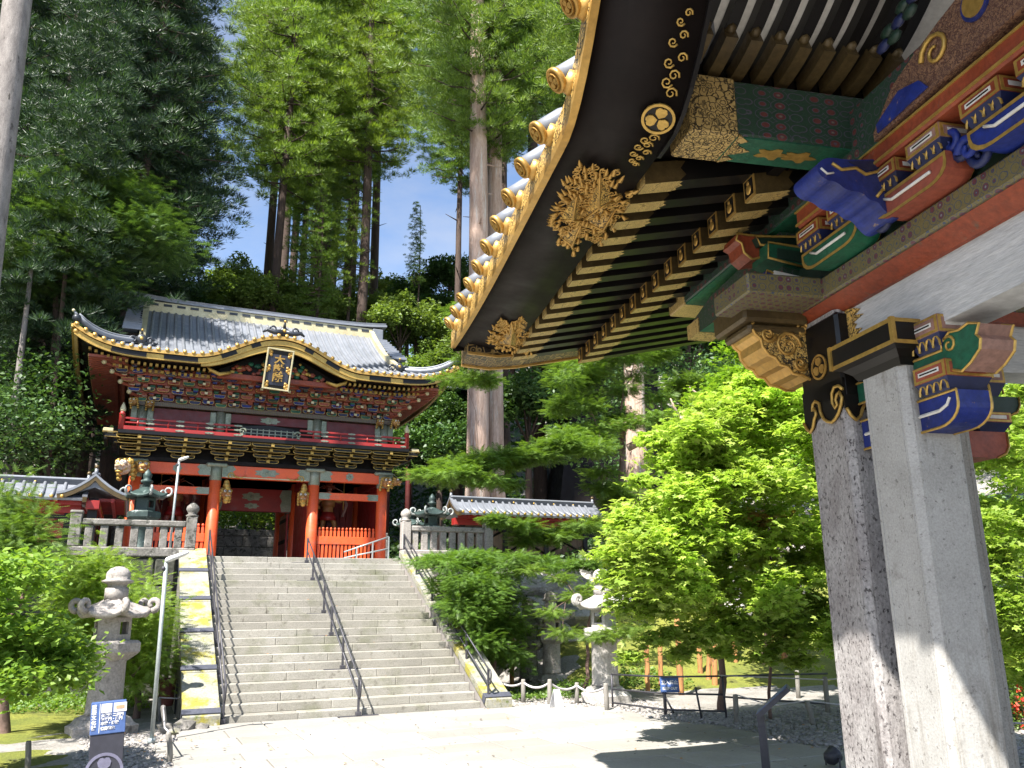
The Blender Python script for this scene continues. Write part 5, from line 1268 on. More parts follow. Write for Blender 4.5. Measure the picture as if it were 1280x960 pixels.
# cross beam carrying the cusped gable : brocade face, green soffit with gold sprays, gold shoe
b = MB(); b.bb(1.93, 3.6, 3.86, 4.14, 4.50, 4.86, 0, .012); pp('gable_beam', b, M['brog'])
b = MB(); b.bb(2.10, 3.5, 3.87, 4.13, 4.490, 4.5, 0); pp('beam_soffit', b, M['green'])
b = MB(); b.bb(1.90, 2.20, 3.85, 4.15, 4.486, 4.87, 0, .012)
b.prism([(2.2, 3.85), (2.28, 3.9), (2.22, 3.94), (2.34, 4.0), (2.22, 4.06), (2.28, 4.1), (2.2, 4.15)], (0, 0, 4.486), (1, 0, 0), (0, 1, 0), (0, 0, .013), 0); pp('gold_shoe', b, M['goldstar'])
b = MB()
for xc in (2.48, 2.66): b.prism([(xc+.09*math.cos(2*PI*i/22)*(1+.3*math.cos(5*2*PI*i/22)), 4.0+.05*math.sin(2*PI*i/22)*(1+.3*math.cos(5*2*PI*i/22))) for i in range(22)][::-1], (0, 0, 4.489), (1, 0, 0), (0, 1, 0), (0, 0, -.004), 0)
pp('gold_spray', b, M['goldpaint'])
# blue carved cloud nose beneath it
cn = [(1154, 196), (1100, 199), (1060, 200), (1035, 196), (1022, 203), (1021, 213), (1030, 224), (1046, 227), (1058, 238), (1078, 240), (1086, 250), (1098, 252), (1106, 264), (1120, 275), (1136, 266), (1148, 250), (1156, 236)]
CY_ = 3.60; o = pxprism(chaikin(cn), CY_, .24, 0, None, 'cloud_nose', [M['blue'], M['goldpaint'], M['whitepaint']])
b = MB(); Q = lambda px, py: tuple(PL(px, py, y=CY_-.004))
b.tube([Q(*p) for p in ((1040, 204), (1052, 212), (1070, 210), (1082, 218), (1098, 214), (1112, 224), (1124, 226), (1122, 234), (1114, 232))], .010, 6, 0); b.tube([Q(*p) for p in ((1096, 246), (1104, 236), (1116, 238), (1122, 248), (1132, 252), (1146, 262))], .010, 6, 0)
b.tube([Q(*p) for p in ((1026, 210), (1034, 217), (1042, 216))], .007, 5, 1); part('gilt_lines', b, [M['goldpaint'], M['whitepaint']], o)
b = MB(); q_ = [PL(px, py, y=CY_-.003) for px, py in ((1060, 202), (1150, 198), (1150, 222), (1120, 222), (1098, 211), (1082, 214))]; b.prism([(p.x, p.z) for p in q_][::-1], (0, CY_-.002, 0), (1, 0, 0), (0, 0, 1), (0, -.003, 0), 0); part('dark_field', b, M['darkblue'], o)
# great carved rainbow beam above the brackets
b = MB(); n = 24; poly = []
for i in range(n+1):
    t = i/n; y = 3.55-(3.55-my(3.55))*t; poly.append((y, 4.35+.06*math.sin(PI*t)))
for i in range(n+1):
    t = 1-i/n; y = 3.55-(3.55-my(3.55))*t; poly.append((y, 4.40+.45*max(0, math.sin(PI*t))**.5))
b.prism(poly[::-1], (2.84, 0, 0), (0, 1, 0), (0, 0, 1), (.26, 0, 0), 0)
for (y, z, r) in ((2.74, 4.60, .085), (1.9, 4.6, .1), (1.2, 4.6, .1)):
    b.prism([(r*math.cos(2*PI*i/18), r*1.1*math.sin(2*PI*i/18)) for i in range(18)], (2.838, y, z), (0, -1, 0), (0, 0, 1), (-.012, 0, 0), 2); b.prism([(r*.78*math.cos(2*PI*i/18), r*.86*math.sin(2*PI*i/18)) for i in range(18)], (2.826, y, z), (0, -1, 0), (0, 0, 1), (-.01, 0, 0), 1)
    scroll(b, (2.83, y+.28, z-.06), (0, 1, 0), (0, 0, 1), .10, .014, 1, 1.3)
b.prism([(3.5, 4.37), (3.5, 4.42), (3.3, 4.50), (3.15, 4.46), (3.1, 4.39)], (2.835, 0, 0), (0, 1, 0), (0, 0, 1), (-.01, 0, 0), 2)
pp('carved_beam', b, [M['carve'], M['goldpaint'], M['blue']])
# white peony carving above
b = MB()
for (y, z) in ((3.0, 5.12), (2.78, 5.2), (2.5, 5.3)):
    for k in range(8):
        g = 2*PI*k/8; b.ball((2.82, y+.055*math.cos(g), z+.055*math.sin(g)), .042, 7, 0, (.5, 1, 1))
    b.ball((2.79, y, z), .04, 7, 2)
for k in range(26): b.ball((2.86, 3.4-.045*k, 4.85+.018*k+.05*math.sin(k*2.1)), .045, 6, 1 if k % 3 else 3, (.5, 1.3, .8))
pp('carved_peony', b, [M['whitepaint'], M['darkgreen'], M['goldpaint'], M['darkblue']])

# ------------------------------ eaves
def zo(y):      # height of the eave edge (lower gold moulding), cusped gable in the middle, upturned corners
    d = abs(y-YM); z = 4.45
    t = (2.75-d)/1.6
    if t > 0: t = min(1, t); z += 1.2*(1-math.cos(PI*t))/2
    u = max(0, (d-4.5)/2.6); return z+.12*u*u
def zi(y):      # height of the soffit at the rafter tips
    d = abs(y-YM); z = 4.40; t = (2.55-d)/1.45
    if t > 0: t = min(1, t); z += 1.2*(1-math.cos(PI*t))/2
    u = max(0, (d-4.5)/2.6); return z+.05*u*u
YE = 8.35; XO = 1.20; XI = 1.76
YS = [my(YE)+(YE-my(YE))*i/120 for i in range(121)]
b = MB(); vs = []
for y in YS: vs += [(XO+.02, y, zo(y)+.005), (XI, y, zi(y)+.0), (XI, y, zi(y)+.16), (XO+.02, y, zo(y)+.12)]
n = len(YS); b.add(vs, [(i*4+k, (i+1)*4+k, (i+1)*4+(k+1) % 4, i*4+(k+1) % 4) for i in range(n-1) for k in range(4)]+[(0, 1, 2, 3), tuple((n-1)*4+k for k in (3, 2, 1, 0))], 0, True)
pp('black_soffit', b, M['brownlac'])
b = MB(); b.sweep([(XO, y, zo(y)) for y in YS], [(-.022, -.030), (.022, -.030), (.022, .022), (-.022, .022)], 0, (1, 0, 0)); pp('eave_moulding', b, M['gold'])
b = MB(); b.sweep([(XO-.01, y, zo(y)+.085) for y in YS], [(-.012, -.06), (.012, -.06), (.012, .06), (-.012, .06)], 0, (1, 0, 0)); pp('eave_board', b, M['goldeng'])
b = MB(); b.sweep([(XI, y, zi(y)+.0) for y in YS if abs(y-YM) < 2.75], [(-.012, -.02), (.012, -.02), (.012, .02), (-.012, .02)], 0, (1, 0, 0)); pp('gable_inner_edge', b, M['black'])
# tile ends: grey half-round tile above, gold roundel with crest, gold lip
ty = [3.80+.415*k for k in range(11)]; ty += [3.80-.30, 3.80-.58, 3.80-.86, 2.5, 2.09, 1.68]; ty = ty+[my(q) for q in ty]
rf_ = None
# roof body
b = MB(); vs = []; prs = [(XO-.02, .13), (1.8, .42), (2.6, .85), (3.6, 1.5), (4.9, 2.5), (6.2, 1.5), (7.2, .85), (8.6, .13)]
for y in YS:
    for (x, dz) in prs:
        base = zo(y); flat = 4.45; blend = max(0, 1-(min(x, 9.8-x)-XO)/3.2) if x < 4.9 else 0
        vs.append((x, y, flat+(base-flat)*blend+dz))
m_ = len(prs)
b.add(vs, [(i*m_+k, i*m_+k+1, (i+1)*m_+k+1, (i+1)*m_+k) for i in range(n-1) for k in range(m_-1)], 0, True)
b.add([vs[k] for k in range(m_)]+[(8.6, YS[0], 4.45), (4.9, YS[0], 5.0), (XO, YS[0], 4.45)], [tuple(range(m_+3))], 1); b.add([vs[(n-1)*m_+k] for k in range(m_)]+[(8.6, YS[-1], 4.45), (4.9, YS[-1], 5.05), (XO+.0, YS[-1], 4.5)], [tuple(range(m_+3))[::-1]], 1)
rf_ = pp('roof', b, [M['copper'], M['black']])
for y in ty:
    z = zo(y)+.155; s = (zo(y+.02)-zo(y-.02))/.04
    tl = MB(); dy = -s*0; tl.tube([(XO-.10, y, z-.01), (XO+.04, y, z+.10), (XO+.35, y, z+.24)], .062, 12, 0)
    tile = pp('roof_tile', tl, M['copper'], rf_)
    g = MB(); g.lathe([(.066, 0), (.072, .01), (.072, .030), (.060, .038), (.056, .028)], 20, (0, 0, 0), 0, True, Matrix.Translation((XO-.085, y, z)) @ Matrix.Rotation(-PI/2-R(38), 4, 'Y'))
    crest(g, (XO-.085-.034*math.cos(R(38)), y, z-.034*math.sin(R(38))), (0, -1, 0), (-math.sin(R(38)), 0, math.cos(R(38))), .047, 0, 0, None, .010, 14)
    g.tube([(XO-.05, y, z+.0), (XO+.015, y, z-.03)], [.066, .070], 12, 0)
    part('tile_roundel', g, M['gold'], tile)
# crest and scrolls on the gable board
def hp_(a, y, off=-.012):
    # point on the black soffit at fraction a (0 outer .. 1 inner)
    x = XO+(XI-XO)*a; z = zo(y)*(1-a)+zi(y)*a; return Vector((x, y, z))
def hframe(a, y):
    p = hp_(a, y); tx = (hp_(a+.05, y)-hp_(a-.05, y)).normalized(); ty_ = (hp_(a, y+.05)-hp_(a, y-.05)).normalized()
    nn = ty_.cross(tx).normalized()
    if nn.dot(Vector((0, 0, -1))) < 0: nn = -nn
    return p+nn*.006, tx, nn.cross(tx).normalized(), nn
q = PL(827, 130, x=1.66); ycr = 3.72
p, U, V, N_ = hframe(.80, ycr); b = MB()
if U.cross(V).dot(N_) < 0: V = -V
crest(b, p, U, V, .092, 0, 0, 1, .014, 26)
cr_ = pp('gold_crest', b, [M['goldpaint'], M['black']])
for sg in (-1, 1):
    b = MB()
    for k in range(9):
        yy = ycr+sg*(.13+.035*k); p2, U2, V2, _n = hframe(.80+.02*math.sin(k*2), yy); scroll(b, p2+U2*(.024*(-1)**k), U2, V2, .034-.0015*k, .0065, 0, 1.3, (-1)**k, 10)
    pp('gold_scroll', b, M['goldpaint'])
# pierced gold mount where the gable meets the straight eave
def mount(outline, zf, nm, ridge):
    b = MB(); pts = [PL(px, py, z=zf) for px, py in outline]
    poly = [(p.x, p.y) for p in pts]
    ar = sum(poly[i][0]*poly[(i+1) % len(poly)][1]-poly[(i+1) % len(poly)][0]*poly[i][1] for i in range(len(poly)))
    if ar < 0: poly = poly[::-1]
    cx_ = sum(p[0] for p in poly)/len(poly); cy_ = sum(p[1] for p in poly)/len(poly)
    b.prism([(cx_+(x-cx_)*.70, cy_+(y-cy_)*.70) for x, y in poly], (0, 0, zf), (1, 0, 0), (0, 1, 0), (0, 0, .012), 0)
    for (a0, c0, c1) in ridge:
        A = PL(a0[0], a0[1], z=zf-.002); B_ = PL(c0[0], c0[1], z=zf-.002); C_ = PL(c1[0], c1[1], z=zf-.002)
        mid = (A+B_+C_)/3+Vector((0, 0, -.07)); b.add([A, B_, C_, mid], [(0, 1, 3), (1, 2, 3), (2, 0, 3)], 0); b.tube([A, mid], .008, 5, 1); b.tube([B_, mid], .008, 5, 1); b.tube([C_, mid], .008, 5, 1)
    # openwork : leafy lobes and scrolls packed inside the outline
    def inside(x, y):
        c = False
        for i_ in range(len(poly)):
            (xa, ya), (xb, yb) = poly[i_], poly[(i_+1) % len(poly)]
            if (ya > y) != (yb > y) and x < (xb-xa)*(y-ya)/(yb-ya)+xa: c = not c
        return c
    rr = random.Random(len(outline)); cxm = sum(p[0] for p in poly)/len(poly); cym = sum(p[1] for p in poly)/len(poly); done = []
    for _ in range(900):
        x = rr.uniform(min(p[0] for p in poly), max(p[0] for p in poly)); y = rr.uniform(min(p[1] for p in poly), max(p[1] for p in poly))
        if inside(x, y) and all((x-a)**2+(y-c)**2 > .030**2 for a, c in done):
            done.append((x, y)); a = math.atan2(y-cym, x-cxm); r_ = rr.uniform(.024, .038)
            if len(done) % 3: scroll(b, (x, y, zf-.006), (math.cos(a), math.sin(a), 0), (math.sin(a), -math.cos(a), 0), r_, .0065, 1, 1.3, rr.choice((-1, 1)), 9)
            else: b.tube([(x, y, zf), (x+math.cos(a)*.03, y+math.sin(a)*.03, zf-.02), (x+math.cos(a)*.07, y+math.sin(a)*.07, zf-.004)], [.010, .016, .002], 6, 1)
    for x, y in poly[::2]:
        a = math.atan2(y-cym, x-cxm); b.tube([(x-math.cos(a)*.05, y-math.sin(a)*.05, zf), (x, y, zf-.014), (x+math.cos(a)*.035, y+math.sin(a)*.035, zf-.004)], [.012, .014, .002], 6, 1)
    return pp(nm, b, [M['goldscroll'], M['gold']])
mount([(688, 279), (694, 262), (703, 245), (706, 228), (713, 222), (718, 207), (725, 203), (724, 214), (731, 210), (734, 217), (741, 207), (753, 206), (758, 214), (752, 222), (763, 218), (774, 213), (777, 222), (770, 234), (772, 246), (784, 240), (794, 238), (786, 252), (778, 262), (776, 275), (768, 286), (757, 290), (752, 304), (741, 300), (733, 296), (724, 306), (716, 317), (713, 306), (704, 304), (696, 298), (700, 290)], 4.395, 'gold_mount',
      [((697, 275), (722, 238), (728, 276)), ((728, 276), (750, 215), (768, 250)), ((700, 296), (728, 278), (716, 312)), ((733, 278), (770, 262), (757, 288))])
# far corner mount and hexagon-pattern verge
mount([(611, 424), (618, 410), (627, 398), (640, 403), (652, 396), (660, 404), (652, 412), (664, 415), (658, 428), (664, 440), (650, 446), (640, 440), (628, 437)], 4.43, 'gold_mount', [((622, 430), (642, 402), (650, 436))])
b = MB(); vb = []
for i in range(13):
    x = 1.32+(5.0-1.32)*i/12; zb = 4.36+.21*max(0, x-1.6)+.10*max(0, 1.9-x)
    vb.append((x, zb))
b.prism([(x, z) for x, z in vb]+[(5.0, vb[-1][1]+.34), (1.32, 4.62)], (0, 8.12, 0), (1, 0, 0), (0, 0, 1), (0, .42, 0), 0)
pp('verge_board', b, M['goldhex'])
b = MB(); b.sweep([(x, 8.54, z-.0) for x, z in vb], [(-.02, -.03), (.02, -.03), (.02, .02), (-.02, .02)], 0, (0, 1, 0)); b.sweep([(x, 8.10, z-.0) for x, z in vb[:-4]], [(-.012, -.015), (.012, -.015), (.012, .01), (-.012, .01)], 0, (0, 1, 0)); pp('verge_moulding', b, M['gold'])
# ceiling boards above the rafters
b = MB(); b.add([(1.7, my(YE-.2), 4.52), (1.7, YE-.2, 4.52), (4.9, YE-.2, 5.2), (4.9, my(YE-.2), 5.2)], [(0, 1, 2, 3)], 0)
# leave the gable bay open : two fields
b = MB()
for (ya, yb) in ((4.0, YE-.2), (my(YE-.2), my(4.0))):
    b.add([(1.7, ya, 4.54), (1.7, yb, 4.54), (4.9, yb, 5.2), (4.9, ya, 5.2)], [(0, 1, 2, 3)], 0)
    b.add([(1.7, ya, 4.56), (1.7, yb, 4.56), (4.9, yb, 5.22), (4.9, ya, 5.22)], [(3, 2, 1, 0)], 0)
pp('eave_ceiling', b, M['brownlac'])
b = MB(); b.add([(1.72, 4.02, zi(4.02)-.0), (3.4, 4.02, zi(4.02)+.1), (3.4, 4.02, 5.6), (1.72, 4.02, 5.2)], [(0, 1, 2, 3)], 0); 
# rafters
rw_, rh = .125, .135
def rafter(x0, x1, zb, sl__, face):
    b = MB(); L = x1-x0
    def seg(xa, xb, g, m, cap=True):
        za, zb_ = zb+(xa-x0)*sl__, zb+(xb-x0)*sl__
        b.add([(xx, yy*(rw_/2+g), zz+c*rh+(g if c else -g)) for xx, zz in ((xa, za), (xb, zb_)) for yy in (-1, 1) for c in (0, 1)],
              [(0, 1, 3, 2), (4, 6, 7, 5), (0, 4, 5, 1), (2, 3, 7, 6), (0, 2, 6, 4), (1, 5, 7, 3)], m)
    seg(x0+.001, x1, 0, 0); seg(x0-.004, x0+.22, .004, 3)
    b.add([(x, yv*(rw_/2+.004), zb+(x-x0)*sl__-.0055) for x, yv in ((x0-.004, -1), (x0-.004, 1), (x0+.22, 1), (x0+.22, -1))], [(0, 1, 2, 3)], 1)  # lighter underside paints in the bounce from the ground
    pts = [(x0+.22, -1), (x0+.25, -.8), (x0+.235, -.45), (x0+.27, 0), (x0+.235, .45), (x0+.25, .8), (x0+.22, 1)]
    b.add([(x, yv*(rw_/2+.004), zb+(x-x0)*sl__-.004) for x, yv in pts], [tuple(range(7))], 1)
    for sy in (-1, 1): b.add([(x0+.22, sy*(rw_/2+.004), zb+.22*sl__-.004), (x0+.27, sy*(rw_/2+.004), zb+.25*sl__+rh*.3), (x0+.235, sy*(rw_/2+.004), zb+.25*sl__+rh*.6), (x0+.27, sy*(rw_/2+.004), zb+.25*sl__+rh), (x0+.22, sy*(rw_/2+.004), zb+.22*sl__+rh)], [(0, 1, 2, 3, 4)], 3)
    if face:
        b.bb(x0-.012, x0-.004, -rw_/2-.004, rw_/2+.004, zb-.004, zb+rh+.004, 2); b.bb(x0-.016, x0-.012, -rw_/2+.012, rw_/2-.012, zb+.012, zb+rh-.012, 0)
        b.ball((x0-.016, 0, zb+rh*.42), .034, 8, 2, (.3, 1, 1)); b.ball((x0-.018, 0, zb+rh*.74), .018, 6, 2, (.3, 1, 1))
    else:
        b.bb(x0-.010, x0-.004, -rw_/2-.002, rw_/2+.002, zb, zb+rh, 1); scroll(b, (x0-.012, 0, zb+rh/2), (0, 1, 0), (0, 0, 1), .032, .006, 2, 1.1, 1, 10)
    return b
mo = rafter(1.80, 2.72, 4.385, .20, False).mesh('flying_rafter', [M['black'], M['goldfine'], M['gold'], M['goldside']])
mi_ = rafter(2.54, 5.0, 4.395, .215, True).mesh('base_rafter', [M['black'], M['goldfine'], M['gold'], M['goldside']])
for k in range(15):
    y = 4.37+.267*k; pp('flying_rafter', mo, None, None, (0, y, 0)); 
for k in range(15):
    y = 4.37+.267*k; pp('base_rafter', mi_, None, None, (0, y, 0))
for k in range(12):
    pp('flying_rafter', mo, None, None, (0, my(4.40+.272*k), 0)); pp('base_rafter', mi_, None, None, (0, my(4.36+.272*k), 0))
b = MB(); b.bb(2.62, 2.70, 4.2, 8.2, 4.53, 4.60, 0); b.bb(1.76, 1.80, 4.2, 8.2, 4.49, 4.54, 0); pp('rafter_batten', b, M['black'])
# cusped gable ceiling : white boards and black curved rafters with gold sleeves
def zc(y):
    d = abs(y-YM); t = max(0, min(1, (2.65-d)/1.9)); return 4.92+1.0*(1-math.cos(PI*t))/2
ys2 = [my(3.95)+(3.95-my(3.95))*i/60 for i in range(61)]
b = MB(); vs = []
for y in ys2: vs += [(1.70, y, zc(y)+.13), (3.5, y, zc(y)+.13)]
b.add(vs, [(2*i, 2*i+1, 2*i+3, 2*i+2) for i in range(60)], 0, True); pp('gable_ceiling', b, M['whitepaint'])
for k in range(9):
    x = 1.93+.152*k
    b = MB(); b.sweep([(x, y, zc(y)+.045) for y in ys2], [(-.034, -.01), (.034, -.01), (.034, .07), (-.034, .07)], 0, (1, 0, 0))
    for ya in (3.93, my(3.93)):
        sg = 1 if ya > YM else -1; p = [(x, ya-sg*.040*i, zc(ya-sg*.040*i)+.045) for i in range(8)]
        b.sweep(p, [(-.038, -.014), (.038, -.014), (.038, .072), (-.038, .072)], 1, (1, 0, 0)); b.ball(p[-1], .036, 8, 1, (1.0, 1.4, 1.0))
    pp('gable_rafter', b, [M['black'], M['goldside']])  # sleeves take the dark gold to paint in their shade
# closing boards of the gable bay
for yy in (3.95, my(3.95)): b = MB(); b.add([(1.74, yy, 4.86), (3.6, yy, 4.86), (3.6, yy, 5.6), (1.74, yy, 5.3)], [(0, 1, 2, 3)], 0); pp('gable_board', b, M['brownlac'])
# stone basin standing inside
bs = thing('stone_basin', 'grey granite water basin standing inside the pavilion', 'basin', toW((5.0, 1.6, .22)), -PA, own=Vector((0, 0, 0)))
b = MB(); b.frust((0, 0, 0), (1.2, 2.3), (1.3, 2.4), .75, 0); part('trough', b, M['granite'], bs)
b = MB(); b.bb(-.52, .52, -1.05, 1.05, .752, .76, 0); part('water', b, M['glass'], bs)
# ================================================================== lanterns
def hexpts(r, n=6, ph=0.0): return [(r*math.cos(2*PI*i/n+ph), r*math.sin(2*PI*i/n+ph)) for i in range(n)]
def lantern(name, label, cat, loc, s, mt, rz=0.0, bronze=False, wide=1.0, group=None, n=6, boulders=False):
    t = thing(name, label, cat, loc, rz, group, own=(0, 0, 0))
    ph = PI/6
    def lp(prof, nn=n, smooth=False, c=(0, 0, 0)):
        b = MB(); b.lathe([(r*s, z*s) for r, z in prof], nn, c, 0, smooth, None, ph); return b
    part('base', lp([(.56, -.1), (.58, .10), (.50, .14), (.44, .22), (.34, .26), (.30, .28)], 6), mt, t)
    if boulders:
        rr = random.Random(8); b = MB()
        for k in range(6):
            g = 2*PI*k/6+.3; v, f = icorock(.42*s, rr); b.add([q+Vector((.48*s*math.cos(g), .48*s*math.sin(g), .10)) for q in v], f, 0)
        part('base_rocks', b, mt, t, kind='stuff')
    if bronze: part('shaft', lp([(.22, .28), (.26, .34), (.20, .42), (.17, .7), (.20, .98), (.26, 1.06), (.22, 1.12)], 14, True), mt, t)
    else: part('shaft', lp([(.30, .28), (.285, .32), (.275, .6), (.27, 1.1), (.29, 1.15)], 18, True), mt, t)
    part('platform', lp([(.30, 1.12), (.44, 1.22), (.48, 1.26), (.48, 1.40), (.44, 1.44), (.30, 1.45)]), mt, t)
    # firebox : six posts, sill, head, dark opening
    b = MB(); r = .30*s; z0, z1 = 1.45*s, 1.82*s
    hp6 = hexpts(r, 6, ph)
    for i, (x, y) in enumerate(hp6):
        x2, y2 = hp6[(i+1) % 6]; d = Vector((x2-x, y2-y, 0)); L = d.length; u = d.normalized(); nn = Vector((u.y, -u.x, 0)); O = Vector((x, y, z0))
        op = (i % 2 == 0)
        if op:
            e = .2
            b.prism([(0, 0), (L*e, 0), (L*e, z1-z0), (0, z1-z0)], O, u, (0, 0, 1), -nn*.05*s, 0); b.prism([(L*(1-e), 0), (L, 0), (L, z1-z0), (L*(1-e), z1-z0)], O, u, (0, 0, 1), -nn*.05*s, 0)
            b.prism([(L*e, 0), (L*(1-e), 0), (L*(1-e), (z1-z0)*.25), (L*e, (z1-z0)*.25)], O, u, (0, 0, 1), -nn*.05*s, 0); b.prism([(L*e, (z1-z0)*.8), (L*(1-e), (z1-z0)*.8), (L*(1-e), z1-z0), (L*e, z1-z0)], O, u, (0, 0, 1), -nn*.05*s, 0)
        else: b.prism([(0, 0), (L, 0), (L, z1-z0), (0, z1-z0)], O, u, (0, 0, 1), -nn*.05*s, 0)
    part('firebox', b, mt, t)
    # roof with curled corners
    R0 = .62*s*wide; nn_ = 36; rings = [(0.0, .30), (.25, .27), (.5, .17), (.75, .08), (.95, .035), (1.0, .0), (.93, -.05), (.5, -.02), (.3, 0)]
    b = MB(); vs = []
    for (fr, z) in rings:
        for i in range(nn_):
            a = 2*PI*i/nn_; k = 1-abs(((a-ph)/(PI/3)) % 1-.5)*2   # 0 at corner
            cor = (1-k)
            rr_ = R0*fr*(.86+.16*cor**2*fr); vs.append((rr_*math.cos(a), rr_*math.sin(a), (1.86+z*1.05)*s+.10*s*cor**3*fr**2))
    b.add(vs, [(j*nn_+(i+1) % nn_, j*nn_+i, (j+1)*nn_+i, (j+1)*nn_+(i+1) % nn_) for j in range(len(rings)-1) for i in range(nn_)], 0, True)
    rf = part('roof', b, mt, t)
    for i in range(6):
        a = ph+PI/3*i; d = Vector((math.cos(a), math.sin(a), 0)); b = MB(); c = d*R0*.97+Vector((0, 0, 2.0*s)); k = 1.35 if bronze else 1.0
        pts = []
        for q in range(11):
            g = -PI*.55+q*PI*.19; rad = .105*s*k*(1-.055*q); pts.append(c+d*(rad*math.cos(g)+.02*s)+Vector((0, 0, rad*math.sin(g)+.03*s)))
        if bronze: pts = [d*R0*.55+Vector((0, 0, 2.0*s)), d*R0*.8+Vector((0, 0, 1.9*s))]+pts
        th = (.038 if bronze else .058)*s
        b.tube(pts, [th*(1.0-.35*q/len(pts)) for q in range(len(pts))], 8, 0); part('roof_curl', b, M['bronzelit'] if bronze else mt, rf)
    part('finial', lp([(.19, 2.10), (.19, 2.30), (.15, 2.33), (.17, 2.37), (.25, 2.40), (.26, 2.43), (.19, 2.455), (.20, 2.51), (.19, 2.57), (.14, 2.63), (.06, 2.665), (.0, 2.67)] if not bronze else [(.13, 2.13), (.10, 2.25), (.16, 2.28), (.18, 2.34), (.10, 2.38), (.12, 2.44), (.13, 2.52), (.07, 2.62), (.0, 2.70)], 14, True), mt, t)
    return t
L1 = PZ(124, 915, 0.0); ztop = P(146, 708, L1.y).z
lantern('stone_lantern', 'large grey stone lantern with curled roof corners, standing behind the dark blue sign', 'stone lantern', (L1.x+.03, L1.y, 0), ztop/2.67, M['lanternstone'], .25, boulders=False)
L2 = Vector((8.75, 15.6, 0)); ztop = P(752, 712, L2.y).z
L2.x = P(757, 860, L2.y).x
lantern('stone_lantern', 'tall bleached stone lantern half hidden by the bright maple, behind the rope fence', 'stone lantern', (L2.x, L2.y, .02), ztop/2.67, M['lanternpale'], .6, boulders=False)
for lab, px, yy, s, mt in (('small dark mossy stone lantern beside the log stake, left of its pale neighbour', 661, 19.0, .80, M['oldstone']), ('small grey stone lantern between the dark one and the tall bleached one', 690, 18.8, .80, M['lanternstone']),
                           ('grey stone lantern on the moss, seen through the maple stems', 925, 20.5, 1.0, M['lanternpale']), ('pale stone lantern on the moss just left of the granite pillars', 1005, 20.0, 1.0, M['lanternstone']), ('stone lantern standing on the moss under the maple boughs', 975, 23.0, 1.0, M['lanternstone'])):
    q = P(px, 850, yy); lantern('stone_lantern', lab, 'stone lantern', (q.x, yy, gz2(q.x, yy)-.05), s, mt, px*.1)
q = P(180, 640, 24.0); lantern('bronze_lantern', 'dark bronze lantern with big highlight-painted curls, behind the left balustrade', 'bronze lantern', (q.x, 24.0, 3.06), .90, M['bronze'], .2, True, 1.0)
q = P(540, 640, 24.2); lantern('bronze_lantern', 'larger verdigris bronze lantern behind the right balustrade', 'bronze lantern', (q.x, 24.2, 3.06), .80, M['bronze'], .4, True, 1.15)
q = P(514, 640, 26.5); lantern('bronze_lantern', 'smaller verdigris lantern nearer the gate column, right of the steps', 'bronze lantern', (q.x, 26.5, 3.06), .74, M['bronze'], .1, True, 1.1)

# ================================================================== lamp posts
def lamp_post(label, base, top, head_dir, hl, gr):
    t = thing('lamp_post', label, 'lamp post', base, group=gr, own=base); base = Vector(base); top = Vector(top)
    b = MB(); b.tube([base, top], .030, 12); part('pole', b, M['lamppole'], t)
    b = MB(); b.tube([base, base+Vector((0, 0, .08))], .055, 12); part('base_collar', b, M['lamppole'], t)
    d = Vector(head_dir).normalized(); b = MB(); sd = Vector((-d.y, d.x, 0)).normalized(); up = d.cross(sd)
    p = top+Vector((0, 0, .02)); pr = []
    for (a, w_, h) in ((-.05, .035, .03), (.0, .05, .045), (.25, .06, .045), (.6, .065, .04), (.9, .045, .03), (1, .02, .015)):
        pr.append((p+d*a*hl, w_, h))
    vs = []
    for (c, w_, h) in pr:
        for k in range(8):
            g = 2*PI*k/8; vs.append(c+sd*w_*math.cos(g)+Vector((0, 0, 1))*h*math.sin(g))
    b.add(vs, [(j*8+k, j*8+(k+1) % 8, (j+1)*8+(k+1) % 8, (j+1)*8+k) for j in range(5) for k in range(8)]+[tuple(range(8))[::-1], tuple(range(40, 48))], 0, True)
    part('lamp_head', b, M['lampwhite'], t)
    b = MB(); b.ball(tuple(top+Vector((-.03, -.01, -.10))), .035, 8); part('photocell', b, M['iron'], t)
B0 = PZ(189, 930, 0); T0 = P(208, 702, B0.y); E0 = P(236, 692, B0.y-.1)
lamp_post('tall grey pole with a white lamp head, right of the large stone lantern', tuple(B0), tuple(T0), tuple(E0-T0), (E0-T0).length, 'slim lamp posts')
B1 = P(216, 660, 22.2); B1.z = 3.06; T1 = P(224, 576, 22.2); E1 = P(236, 572, 22.1)
lamp_post('slim white lamp post in front of the left side of the gate', (B1.x-.03, B1.y, 3.06), tuple(T1), tuple(E1-T1), (E1-T1).length, 'slim lamp posts')

# ================================================================== sign totem at lower left
def rotz(a): return Matrix.Rotation(a, 4, 'Z')
SY = 6.6; a = P(117, 877, SY); c = P(159, 876, SY); SWd = (c-a).length; zt = a.z
sg = thing('sign_board', 'dark slanted sign with blue text panel on top and a round three-leaf crest', 'sign', ((a.x+c.x)/2+.06, SY, 0), 0)
sg.rotation_euler = (0, R(-3), 0)
def sp(nm, b, ms):
    o = part(nm, b, ms, sg); o.location = (0, 0, 0); return o
hw = SWd/2
b = MB(); b.bb(-hw, hw, -.02, .03, 0, zt-.205, 0, .004); sp('panel', b, M['signblack'])
b = MB(); b.bb(-hw-.004, hw+.004, -.026, .034, zt-.205, zt, 0, .004); sp('text_panel', b, M['signblue'])
b = MB(); b.bb(-.22, .22, -.16, .16, -.02, .03, 0, .01); sp('base_plate', b, M['iron'])
b = MB(); crest(b, (-.01, -.0215, zt-.44), (1, 0, 0), (0, 0, 1), .118, 0, 0, None, .004, 30); sp('round_crest', b, M['signgrey'])
